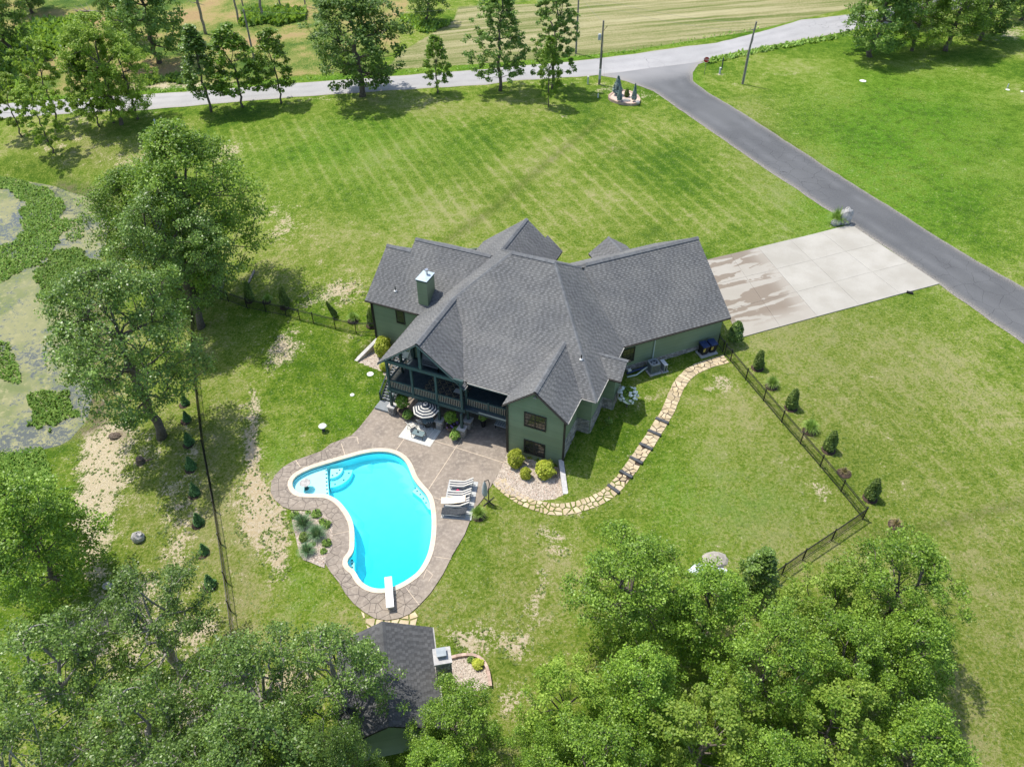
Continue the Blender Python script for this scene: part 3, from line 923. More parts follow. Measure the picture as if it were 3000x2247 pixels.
# ------------------------------------------------------------------ pool
from mathutils.geometry import delaunay_2d_cdt
def fill(outer, holes=(), spacing=0, extra=()):
    V, E = [], []
    for P in (outer, *holes):
        b = len(V)
        V += [Vector((float(p[0]), float(p[1]))) for p in P]
        E += [(b + i, b + (i + 1) % len(P)) for i in range(len(P))]
    if spacing:
        A = np.array(outer)
        xs, ys = np.arange(A[:, 0].min(), A[:, 0].max(), spacing), np.arange(A[:, 1].min(), A[:, 1].max(), spacing)
        X, Y = np.meshgrid(xs, ys)
        d = in_poly_dist(X, Y, outer)
        for h in holes: d = np.maximum(d, -in_poly_dist(X, Y, h))
        V += [Vector((float(a), float(b))) for a, b in zip(X[d < -.12], Y[d < -.12])]
    r = delaunay_2d_cdt(V, E, [], 0, 1e-5)
    VV = np.array([tuple(v) for v in r[0]])
    T = np.array([tuple(f) for f in r[2]])
    c = VV[T].mean(1)
    d = in_poly_dist(c[:, 0], c[:, 1], outer)
    for h in holes: d = np.maximum(d, -in_poly_dist(c[:, 0], c[:, 1], h))
    T = T[d < 0]
    a = VV[T]
    s = (a[:, 1, 0] - a[:, 0, 0]) * (a[:, 2, 1] - a[:, 0, 1]) - (a[:, 1, 1] - a[:, 0, 1]) * (a[:, 2, 0] - a[:, 0, 0])
    T[s < 0] = T[s < 0][:, ::-1]
    return VV, [tuple(map(int, t_)) for t_ in T]

def resample(P, step):
    P = np.vstack([P, P[:1]])
    d = np.r_[0, np.cumsum(np.hypot(*np.diff(P, axis=0).T))]
    n = int(round(d[-1] / step))
    q = np.linspace(0, d[-1], n, endpoint=False)
    return np.c_[np.interp(q, d, P[:, 0]), np.interp(q, d, P[:, 1])]

def offset(P, d):
    P = np.asarray(P)
    e = np.roll(P, -1, 0) - np.roll(P, 1, 0)
    e /= np.hypot(e[:, 0], e[:, 1])[:, None]
    return P + np.c_[e[:, 1], -e[:, 0]] * d

PL = np.array(ccw([tuple(p) for p in POOL]))
PL = resample(PL, .2)
pool = empty('swimming_pool', label='freeform swimming pool with bright turquoise water and pale coping', cat='swimming pool')
ledge_a, ledge_b = gz(962, 1363)[:2], gz(966, 1452)[:2]
def pool_depth(x, y):
    d = np.interp(y, [30, 33, 37, 41, 45], [2.3, 2.3, 1.75, 1.4, 1.25])
    return -d
Vp, Fp_ = fill(PL, spacing=.55)
zf = pool_depth(Vp[:, 0], Vp[:, 1])
zf[in_poly_dist(Vp[:, 0], Vp[:, 1], PL) > -.7] += .25
nb = len(Vp)
V = [(x, y, z) for (x, y), z in zip(Vp, zf)]
F = list(Fp_)
edge_i = [int(np.argmin(((Vp - p) ** 2).sum(1))) for p in PL]
for p in PL: V.append((p[0], p[1], -.30))
for i in range(len(PL)):
    j = (i + 1) % len(PL)
    F.append((edge_i[j], edge_i[i], nb + i, nb + j))
link('basin', mesh('basin', V, F, 'pool_plaster', smooth=False), pool)
m = MB()
for z0, z1, mm in ((-.30, .0, 0),):
    n = len(PL)
    Vv = [(p[0], p[1], z0) for p in PL] + [(p[0], p[1], z1) for p in PL]
    m.add(Vv, [((i + 1) % n, i, n + i, n + (i + 1) % n) for i in range(n)])
m.build('tile_band', 'tile_band', pool)
# shallow ledge with a dotted edge, corner steps, a bench and a ladder step, all with inlaid mosaic dots
DOT = MB().box((0, 0, 0), (.13, .13, .02), .4).me('mosaic_dot', 'mosaic_dot')
def pool_block(name, poly, ztop, dots, parent=pool):
    mb = MB().prism([tuple(p) for p in poly], -1.6, ztop)
    o = mb.build(name, 'pool_plaster', parent)
    if dots:
        for q in dots: link('mosaic_dot', DOT, o, (q[0], q[1], ztop + .01))
    return o
left = [tuple(p) for p in PL if (p[0] - ledge_a[0]) * (ledge_b[1] - ledge_a[1]) - (p[1] - ledge_a[1]) * (ledge_b[0] - ledge_a[0]) > 0]
cen = np.mean(left, 0)
hull = sorted(left, key=lambda p: math.atan2(p[1] - cen[1], p[0] - cen[0]))
pool_block('tanning_ledge', offset(np.array(hull), -.004), -.42, [ledge_a * (1 - f) + ledge_b * f + np.array([-.25, 0]) for f in np.linspace(.06, .94, 8)])
def fan(c, a0, a1, r):
    return [tuple(c)] + [(c[0] + r * math.cos(a), c[1] + r * math.sin(a)) for a in np.linspace(a0, a1, 9)]
sc = gz(966, 1362)[:2]
for r, z in ((1.0, -.5), (1.75, -.8)):
    pts = fan(sc, -1.45, .12, r)
    pool_block('corner_step', pts, z - .01 * r, [(sc[0] + (r - .25) * math.cos(a), sc[1] + (r - .25) * math.sin(a)) for a in (-1.2, -.66, -.12)])
bench = pxpoly([(1222, 1418), (1252, 1452), (1263, 1482), (1263, 1489), (1254, 1485), (1234, 1456), (1207, 1435)], -.4)
pool_block('bench', bench, -.62, pxpoly([(1216, 1430), (1222, 1438), (1231, 1448), (1240, 1460), (1248, 1472)], -.6))
nook = pxpoly([(1019, 1640), (1030, 1632), (1037, 1640), (1037, 1668), (1022, 1664)], -.3)
pool_block('nook_step', nook, -.55, pxpoly([(1031, 1640), (1032, 1650), (1032, 1661)], -.5))
# the body of water: closed, a little wider than the basin so that only its surface shows
wl = offset(PL, .012)
Vw, Fw = fill(wl)
nW = len(Vw)
V = [(x, y, -.13) for x, y in Vw] + [(x, y, -2.9) for x, y in Vw]
F = list(Fw) + [tuple(nW + i for i in reversed(f)) for f in Fw]
wi = [int(np.argmin(((Vw - p) ** 2).sum(1))) for p in wl]
for i in range(len(wl)):
    j = (i + 1) % len(wl)
    F.append((wi[i], nW + wi[i], nW + wi[j], wi[j]))
link('water', mesh('water', V, F, 'pool_water'), pool)
# coping stones
CO = resample(PL, .62)
CI = PL
seg = np.r_[0, np.cumsum(np.hypot(*np.diff(np.vstack([PL, PL[:1]]), axis=0).T))]
nst = int(seg[-1] / .62)
PLo = offset(PL, .34)
PLi = offset(PL, -.03)
cx = lambda Q, s: np.array([np.interp(s % seg[-1], seg, np.r_[Q[:, 0], Q[0, 0]]), np.interp(s % seg[-1], seg, np.r_[Q[:, 1], Q[0, 1]])])
for k in range(nst):
    s0, s1 = seg[-1] * k / nst + .003, seg[-1] * (k + 1) / nst - .003
    inn = [cx(PLi, s0 + (s1 - s0) * f) for f in (0, .33, .67, 1)]
    out = [cx(PLo, s0 + (s1 - s0) * f) for f in (1, .67, .33, 0)]
    mb = MB()
    mb.t = random.random()
    mb.prism([tuple(p) for p in inn + out], -.12, .045 + random.uniform(-.003, .003))
    mb.build('coping_stone', 'coping', pool, tint=True)

# ------------------------------------------------------------------ stamped pool deck
DK = np.array(ccw(DECK))
PC = offset(PL, .18)
deck = empty('pool_deck')
tag(deck, kind='structure')
Vd, Fd = fill(DK, [PC])
nd_ = len(Vd)
mb = MB().add([(x, y, -.004) for x, y in Vd], Fd)
for i in range(len(DK)):
    a, b = DK[i], DK[(i + 1) % len(DK)]
    mb.add([(a[0], a[1], -.004), (a[0], a[1], -.2), (b[0], b[1], -.2), (b[0], b[1], -.004)], [(0, 1, 2, 3)])
mb.build('slab', 'joint_dark', deck)
rr = random.Random(5)
pts = []
for x in np.arange(DK[:, 0].min() - 1, DK[:, 0].max() + 1, .66):
    for y in np.arange(DK[:, 1].min() - 1, DK[:, 1].max() + 1, .66):
        pts.append((x + rr.uniform(-.4, .4), y + rr.uniform(-.4, .4)))
pts = np.array(pts)
d1 = in_poly_dist(pts[:, 0], pts[:, 1], DK)
d2 = in_poly_dist(pts[:, 0], pts[:, 1], PC)
keep = (d1 < .5) & (d2 > -.5)
cells = voronoi(pts[keep], 1.3)
dd1, dd2, kp = d1[keep], d2[keep], pts[keep]
loose = []
for C, p, a, b in zip(cells, kp, dd1, dd2):
    if not C: continue
    C = ccw(C)
    right = p[0] - (-13.5) + (p[1] - 40) * .15 > 0 and p[1] > 33.5 or p[0] > -6.8
    C = inset_convex(C, .001 if right else .016)
    if len(C) < 3: continue
    if b < .8:
        i = int(np.argmin(((PC - p) ** 2).sum(1)))
        e = PC[(i + 1) % len(PC)] - PC[i - 1]
        e /= np.hypot(*e)
        nrm = np.array([e[1], -e[0]])
        q = PC[i]
        big = [q + e * 5, q + e * 5 + nrm * 9, q - e * 5 + nrm * 9, q - e * 5]
        C = clip_poly(C, ccw([tuple(v) for v in big]))
        if len(C) < 3: continue
    if a > -.75: C = clip_poly([tuple(v) for v in DK], ccw(C))
    if len(C) < 3 or abs(area2(C)) < .004: continue
    loose.append((C, p, right))
loose.sort(key=lambda c: (c[2], np.hypot(c[1][0], c[1][1])))
rest = MB()
for k, (C, p, right) in enumerate(loose):
    tnt = rr.random()
    h = .008 + rr.uniform(0, .0015)
    if k < 300:
        mb = MB()
        mb.t = tnt
        mb.prism(C, -.004, h).build('paving_stone', 'paving', deck, tint=True)
    else:
        rest.t = tnt
        rest.prism(C, -.004, h)
o = rest.build('paving_stones', 'paving', deck, tint=True)
o['kind'] = 'stuff'
for a, b in (((1275, 1292), (1477, 1356)), ((1256, 1433), (1357, 1278)), ((1160, 1320), (1184, 1286)), ((1000, 1300), (1012, 1336)), ((866, 1348), (880, 1368)), ((1272, 1458), (1294, 1464)), ((1272, 1630), (1322, 1638)),
             ((1190, 1722), (1228, 1772)), ((976, 1566), (1022, 1556)), ((1022, 1282), (1046, 1280)), ((1046, 1280), (1050, 1300)), ((1240, 1694), (1250, 1668)), ((1250, 1668), (1268, 1684)), ((1268, 1684), (1256, 1702))):
    a, b = gz(*a), gz(*b)
    MB().bar((a[0], a[1], .013), (b[0], b[1], .013), .05 if a[1] > 38 else .035, .012).build('expansion_joint', 'joint_light', deck)

# ------------------------------------------------------------------ gravel beds
def gravel(name, poly, z, n, size, seed):
    g = empty(name)
    tag(g, kind='structure')
    Vq, Fq = fill(ccw(poly), spacing=.7)
    zz = (lambda x, y: z) if not callable(z) else z
    MB().add([(x, y, zz(x, y)) for x, y in Vq], Fq).build('gravel_base', 'gravel_base', g)
    A = np.array(poly)
    r = np.random.default_rng(seed)
    P = np.c_[r.uniform(A[:, 0].min(), A[:, 0].max(), n), r.uniform(A[:, 1].min(), A[:, 1].max(), n)]
    P = P[in_poly_dist(P[:, 0], P[:, 1], poly) < -.03]
    k = len(P)
    a = r.uniform(0, 6.28, k)
    s = r.uniform(.55, 1.25, k) * size
    base = np.array([zz(*p) for p in P])
    V = np.zeros((k, 5, 3))
    for i in range(4):
        an = a + i * math.pi / 2
        st = s * (1 if i % 2 else .72)
        V[:, i, 0] = P[:, 0] + np.cos(an) * st
        V[:, i, 1] = P[:, 1] + np.sin(an) * st
        V[:, i, 2] = base
    V[:, 4, 0] = P[:, 0] + r.uniform(-.3, .3, k) * s
    V[:, 4, 1] = P[:, 1] + r.uniform(-.3, .3, k) * s
    V[:, 4, 2] = base + s * r.uniform(.4, .8, k)
    b = np.arange(k)[:, None] * 5
    F = np.concatenate([b + np.array([[i, (i + 1) % 4, 4]]) for i in range(4)], 1).reshape(-1, 3)
    o = link('pebbles', mesh('pebbles', V.reshape(-1, 3), [tuple(map(int, f)) for f in F], 'gravel', tint=np.repeat(r.random(k), 4)), g)
    o['kind'] = 'stuff'
    return g
gravel('gravel_bed', BED_BAY, -.02, 9000, .065, 1)
gravel('gravel_bed', BED_LEFT, 0.01, 7000, .065, 2)
gravel('gravel_bed', BED_POOL, 0.0, 9500, .065, 3)

# ------------------------------------------------------------------ flagstone path and its timber steps
path = empty('garden_path')
tag(path, kind='structure')
ctr = np.array([at(*p)[:2] for p in [(1462, 1402), (1476, 1432), (1520, 1462), (1570, 1481), (1625, 1495), (1680, 1490), (1735, 1472), (1782, 1448), (1806, 1425), (1838, 1386), (1867, 1345), (1896, 1305), (1920, 1265), (1942, 1230), (1962, 1196), (1974, 1160), (1990, 1126), (2015, 1097), (2045, 1077), (2085, 1064), (2128, 1052)]])
ctr = chaikin(ctr, 2, False)
cs = np.r_[0, np.cumsum(np.hypot(*np.diff(ctr, axis=0).T))]
LEN = cs[-1]
tang = np.gradient(ctr, cs, axis=0)
tang /= np.hypot(tang[:, 0], tang[:, 1])[:, None]
def on_path(s, w):
    x, y = np.interp(s, cs, ctr[:, 0]), np.interp(s, cs, ctr[:, 1])
    tx, ty = np.interp(s, cs, tang[:, 0]), np.interp(s, cs, tang[:, 1])
    L = math.hypot(tx, ty)
    return x - ty / L * w, y + tx / L * w
HW = .56
pp, s = [], 0.0
while s < LEN:
    k = rr.choice((2, 2, 3))
    for i in range(k): pp.append((s + rr.uniform(-.16, .16), -HW + 2 * HW * (i + .5) / k + rr.uniform(-.16, .16)))
    s += rr.uniform(.36, .52)
pp = np.array(pp)
steps_s = []
for p in ((1799, 1432), (1835, 1391), (1864.8, 1349), (1893, 1310), (1917.7, 1269), (1940, 1235)):
    q = at(*p)[:2]
    steps_s.append(cs[int(np.argmin(((ctr - q) ** 2).sum(1)))])
for C in voronoi(pp, .8):
    if not C: continue
    C = clip_poly(ccw(C), [(0.02, -HW), (LEN, -HW), (LEN, HW), (.02, HW)])
    if len(C) < 3: continue
    mid = sum(p[0] for p in C) / len(C)
    if any(abs(mid - q) < .12 for q in steps_s): continue
    C = inset_convex(ccw(C), .05 if mid < 13 else .026)
    if len(C) < 3 or area2(C) < .015: continue
    C = [(p[0] + rr.uniform(-.03, .03), p[1] + rr.uniform(-.03, .03)) for p in C]
    Wd = [on_path(*p) for p in C]
    h = .045 + rr.uniform(0, .02)
    mb = MB()
    mb.t = rr.random()
    f = lambda dz: (lambda x, y: gz_grid(x, y) + dz)
    mb.prism(Wd, f(-.03), f(h)).build('flagstone', 'flagstone', path, tint=True)
# sandy joint bed under the upper half
Vb, Fb = [], []
ss = np.arange(0.0, LEN, .3)
for s in ss:
    for w in (-.6, -.2, .2, .6):
        x, y = on_path(s, w)
        Vb.append((x, y, gz_grid(x, y) + (.018 if abs(w) < .55 else -.01) - (.03 if s < 12 else 0)))
for i in range(len(ss) - 1):
    for k in range(3): Fb.append((i * 4 + k, (i + 1) * 4 + k, (i + 1) * 4 + k + 1, i * 4 + k + 1)[::-1])
link('joint_bed', mesh('joint_bed', Vb, Fb, 'soil', smooth=True), path)
for s in steps_s:
    a, b = on_path(s, -.58), on_path(s, .58)
    z = gz_grid(*on_path(s, 0))
    MB().bar((a[0], a[1], z + .06), (b[0], b[1], z + .06), .26, .2).build('timber_step', 'timber_dark', path)
# loose flagstones between the deck and the pool house
fp = pxpoly([(1058, 1792), (1098, 1813), (1135, 1820), (1172, 1813), (1216, 1793), (1224, 1806), (1212, 1850), (1150, 1872), (1085, 1862)], -.05)
P0 = np.array(fp)
q = [(x + rr.uniform(-.2, .2), y + rr.uniform(-.2, .2)) for x in np.arange(P0[:, 0].min(), P0[:, 0].max(), .62) for y in np.arange(P0[:, 1].min(), P0[:, 1].max(), .62)]
for C, p in zip(voronoi(q, .7), q):
    if not C: continue
    C = clip_poly(ccw(fp), inset_convex(ccw(C), .055))
    if len(C) < 3 or abs(area2(C)) < .03: continue
    c_ = np.mean(C, 0)
    if in_poly_dist(np.array([c_[0]]), np.array([c_[1]]), DK)[0] < .12: continue
    mb = MB()
    mb.t = rr.random()
    mb.prism(C, lambda x, y: gz_grid(x, y) - .05, lambda x, y: gz_grid(x, y) + .05).build('flagstone', 'flagstone', path, tint=True)

# ------------------------------------------------------------------ pond
Vq, Fq = fill(ccw([tuple(q) for q in offset(chaikin(ccw(POND), 1), 2.6)]))
tag(MB().add([(x, y, -3.0) for x, y in Vq], Fq).build('pond', 'pond_water'), kind='structure')
# ------------------------------------------------------------------ house builders
def plane_z(p):
    a, b, c = (Vector(q) for q in p[:3])
    n = (b - a).cross(c - a)
    return lambda x, y: a.z - (n.x * (x - a.x) + n.y * (y - a.y)) / n.z

SHR = random.Random(3)
def shingle_plane(mb, P3, expo=.2):
    """lay overlapping shingle tabs over one convex roof plane"""
    P3 = [Vector(p) for p in P3]
    n = Vector((0, 0, 0))
    for i in range(len(P3)): n += (P3[i] - P3[0]).cross(P3[(i + 1) % len(P3)] - P3[0])
    n.normalize()
    if n.z < 0: n = -n
    e = Vector((0, 0, 1)).cross(n).normalized()
    s = n.cross(e)
    o = P3[0]
    Q = ccw([((p - o).dot(e), (p - o).dot(s)) for p in P3])
    y0, y1 = min(q[1] for q in Q), max(q[1] for q in Q)
    yr = (5.5 - o.z) / max(.05, s.z)          # courses of one slope line up from the eaves
    y = yr + math.floor((y0 - yr) / expo) * expo
    while y < y1:
        row = clip_poly([(-99, y), (99, y), (99, y + expo), (-99, y + expo)], Q)
        if len(row) > 2:
            xa, xb = min(q[0] for q in row), max(q[0] for q in row)
            x = xa - SHR.uniform(0, .3)
            odd = 0
            while x < xb:
                w = SHR.uniform(.17, .30)
                t = .026 if odd else .012
                mb.t = (SHR.uniform(.55, 1) if odd else SHR.uniform(0, .5))
                odd ^= 1
                c = clip_poly([(x, y), (x + w, y), (x + w, y + expo), (x, y + expo)], Q)
                x += w
                if len(c) < 3 or area2(c) < 1e-4: continue
                top = [o + e * q[0] + s * q[1] + n * (.004 + t * (1 - (q[1] - y) / expo)) for q in c]
                V = [tuple(v) for v in top]
                F = [tuple(range(len(c)))]
                lo = [i for i, q in enumerate(c) if abs(q[1] - y) < 1e-6]
                if len(lo) == 2:
                    i, j = lo
                    if (i + 1) % len(c) != j: i, j = j, i
                    b = len(V)
                    V += [tuple(top[i] - n * (t + .004)), tuple(top[j] - n * (t + .004))]
                    F.append((j, i, b, b + 1))
                mb.add(V, F)
        y += expo

def roof(parent, planes, caps, name='roof', thick=.16, fascia='trim_dark', shm='shingle'):
    mb = MB()
    for P in planes:
        P = [tuple(p) for p in P]
        q = [(p[0], p[1]) for p in P]
        if area2(q) < 0: P = P[::-1]
        n = len(P)
        V = [(x, y, z - .006) for x, y, z in P] + [(x, y, z - thick) for x, y, z in P]
        mb.add(V, [tuple(range(n)), tuple(range(2 * n - 1, n - 1, -1))] + [((i + 1) % n, i, n + i, n + (i + 1) % n) for i in range(n)])
    rf = mb.build(name, fascia, parent)
    sh = MB()
    for P in planes: shingle_plane(sh, P)
    o = sh.build('shingles', shm, rf, tint=True)
    o['kind'] = 'stuff'
    for a, b, w in caps:
        cb = MB()
        a, b = Vector(a), Vector(b)
        d = b - a
        L = d.length
        d /= L
        x = d.cross(Vector((0, 0, 1))).normalized()
        k = max(1, int(L / .28))
        lift = .07 if w > .2 else .035
        for i in range(k):
            cb.t = SHR.random()
            p, q = a + d * (L * i / k), a + d * (L * (i + 1) / k + .03)
            up = Vector((0, 0, 1))
            t0, t1 = lift, lift + .02
            V = []
            for c, t in ((p, t1), (q, t0)):
                V += [tuple(c - x * w + up * (t - w * .62)), tuple(c + up * t), tuple(c + x * w + up * (t - w * .62))]
            cb.add(V, [(0, 1, 4, 3), (1, 2, 5, 4)])
        if w > .2:
            cb.t = 0
        o = cb.build('ridge_cap', 'ridge_cap' if shm == 'shingle' else shm, rf, tint=True)
        o['kind'] = 'stuff'
    return rf

def siding_wall(parent, p0, p1, prof, name='wall', row=.19, m='siding', z0=0.0, stone=None):
    """lapped boards on a vertical wall from p0 to p1 (outside is to the right of p0->p1); prof: convex outline in (s, z)"""
    p0, p1 = np.array(p0, float), np.array(p1, float)
    d = p1 - p0
    L = np.hypot(*d)
    d /= L
    nrm = np.array([d[1], -d[0]])
    prof = ccw(prof)
    mb = MB()
    zs = [q[1] for q in prof]
    z = min(zs)
    if z < z0: z = z0
    while z < max(zs):
        c = clip_poly([(-50, z), (50, z), (50, z + row), (-50, z + row)], prof)
        if len(c) >= 3:
            mb.t = SHR.random()
            V = [(*(p0 + d * q[0] + nrm * .026 * (1 - (q[1] - z) / row)), q[1]) for q in c]
            F = [tuple(range(len(c)))]
            lo = [i for i, q in enumerate(c) if abs(q[1] - z) < 1e-6]
            if len(lo) == 2:
                i, j = lo
                if (i + 1) % len(c) != j: i, j = j, i
                b = len(V)
                V += [(*(p0 + d * c[i][0]), z), (*(p0 + d * c[j][0]), z)]
                F.append((j, i, b, b + 1))
            mb.add(V, F)
        z += row
    # solid backing
    n = len(prof)
    back = [(*(p0 + d * q[0] - nrm * .02), q[1]) for q in prof] + [(*(p0 + d * q[0] - nrm * .16), q[1]) for q in prof]
    mb.add(back, [tuple(range(n)), tuple(range(2 * n - 1, n - 1, -1))] + [((i + 1) % n, i, n + i, n + (i + 1) % n) for i in range(n)])
    w = mb.build(name, m, parent, tint=True)
    if stone:
        s0, s1, za, zb = stone
        veneer(w, p0, d, nrm, s0, s1, za, zb)
    return w

def veneer(parent, p0, d, nrm, s0, s1, za, zb, name='stone_veneer', proud=.07):
    """coursed stones in front of a wall, za and zb may slope: functions of s"""
    mb = MB()
    fa = za if callable(za) else (lambda s: za)
    fb = zb if callable(zb) else (lambda s: zb)
    z = min(fa(s0), fa(s1))
    top = max(fb(s0), fb(s1))
    while z < top - .03:
        h = min(SHR.uniform(.10, .17), top - z)
        s = s0
        while s < s1 - .03:
            w = min(SHR.uniform(.16, .42), s1 - s)
            mid = s + w / 2
            if z + h <= fb(mid) + .06 and z + h > fa(mid):
                pr = proud + SHR.uniform(-.025, .025)
                mb.t = SHR.random()
                g = .008
                A = p0 + d * (s + g) + nrm * .012
                B = p0 + d * (s + w - g) + nrm * .012
                A2, B2 = A + nrm * pr, B + nrm * pr
                za_, zb_ = z + g, z + h - g
                k = .018
                A3, B3 = A2 + d * k, B2 - d * k
                mb.add([(*A, za_), (*B, za_), (*B, zb_), (*A, zb_), (*A3, za_ + k), (*B3, za_ + k), (*B3, zb_ - k), (*A3, zb_ - k)],
                       [(4, 5, 6, 7), (0, 1, 5, 4), (1, 2, 6, 5), (2, 3, 7, 6), (3, 0, 4, 7)])
            s += w
        z += h
    o = mb.build(name, 'veneer_stone', parent, tint=True)
    o['kind'] = 'stuff'
    return o

def window(parent, p0, p1, z0, z1, sashes=2, proud=.05):
    """framed sash window on the wall line p0->p1"""
    p0, p1 = np.array(p0, float), np.array(p1, float)
    d = p1 - p0
    L = np.hypot(*d)
    d /= L
    nrm = np.array([d[1], -d[0]])
    P = lambda s, z, o: (*(p0 + d * s + nrm * o), z)
    fr = MB()
    def rail(s0, s1, za, zb, o0, o1, mb=None):
        V = [P(s0, za, o0), P(s1, za, o0), P(s1, zb, o0), P(s0, zb, o0), P(s0, za, o1), P(s1, za, o1), P(s1, zb, o1), P(s0, zb, o1)]
        (mb or fr).add(V, [(4, 5, 6, 7), (0, 1, 5, 4), (1, 2, 6, 5), (2, 3, 7, 6), (3, 0, 4, 7)])
    f = .09
    rail(0, L, z0, z0 + f, .01, .1)
    rail(0, L, z1 - f, z1, .01, .085)
    rail(0, f, z0 + f, z1 - f, .01, .08)
    rail(L - f, L, z0 + f, z1 - f, .01, .08)
    for k in range(1, sashes): rail(L * k / sashes - f / 2, L * k / sashes + f / 2, z0 + f, z1 - f, .01, .078)
    w = fr.build('window', 'trim_dark', parent)
    for k in range(sashes):
        a = f if k == 0 else L * k / sashes + f / 2
        b = L - f if k == sashes - 1 else L * (k + 1) / sashes - f / 2
        zm = (z0 + z1) / 2
        g = MB()
        g.add([P(a, z0 + f, .04), P(b, z0 + f, .04), P(b, z1 - f, .04), P(a, z1 - f, .04)], [(0, 1, 2, 3)])
        g.build('pane', 'glass_dark', w)
        mu = MB()
        rail(a, b, zm - .025, zm + .025, .045, .07, mu)
        for q in (1, 2):
            s = a + (b - a) * q / 3
            rail(s - .008, s + .008, zm + .025, z1 - f, .045, .055, mu)
            rail(s - .008, s + .008, z0 + f, zm - .025, .045, .055, mu)
        for zz in ((zm + z1) / 2 - .03, (zm + z0) / 2 + .03): rail(a, b, zz - .008, zz + .008, .045, .055, mu)
        mu.build('muntin', 'trim_dark', w)
    return w

# ------------------------------------------------------------------ the house
house = empty('house', tuple(O3), ANG, 'large green sided house with many grey shingle gables above the pool', 'house')
A3 = lambda u, v, z: (u, v, z)
Zf = lambda v: 5.5 + .667 * (v - 2.87)
RZ, RV = 11.47, 11.82
RL, RR_ = -4.6, -.645
zg = lambda u: 8.6 - .82 * (u + 8.1)
zl = lambda u: 8.6 + .82 * (u + 8.1)
Zr = lambda u: 5.5 + .845 * (6.42 - u)
Zw = lambda v: 5.5 + .667 * (v - 7.7)
Zb = lambda v: RZ - .667 * (v - RV)
KV = 5.6
zk = Zf(KV)
Zp = lambda v: 5.5 + (zk - 5.5) * (v - 1.05) / (KV - 1.05)
gk = lambda z: -8.1 + (8.6 - z) / .82
gd = np.array([.703, .711])
gn = np.array([-.711, .703])
gp0 = np.array([.85, 14.33])
gend = gp0 + gd * 12.0
Gz = lambda u, v: 10 - .667 * abs((u - gp0[0]) * gn[0] + (v - gp0[1]) * gn[1])
bu, bz = 2.43, Zf(6.34)
zbl = lambda u: bz - .85 * abs(u - bu)
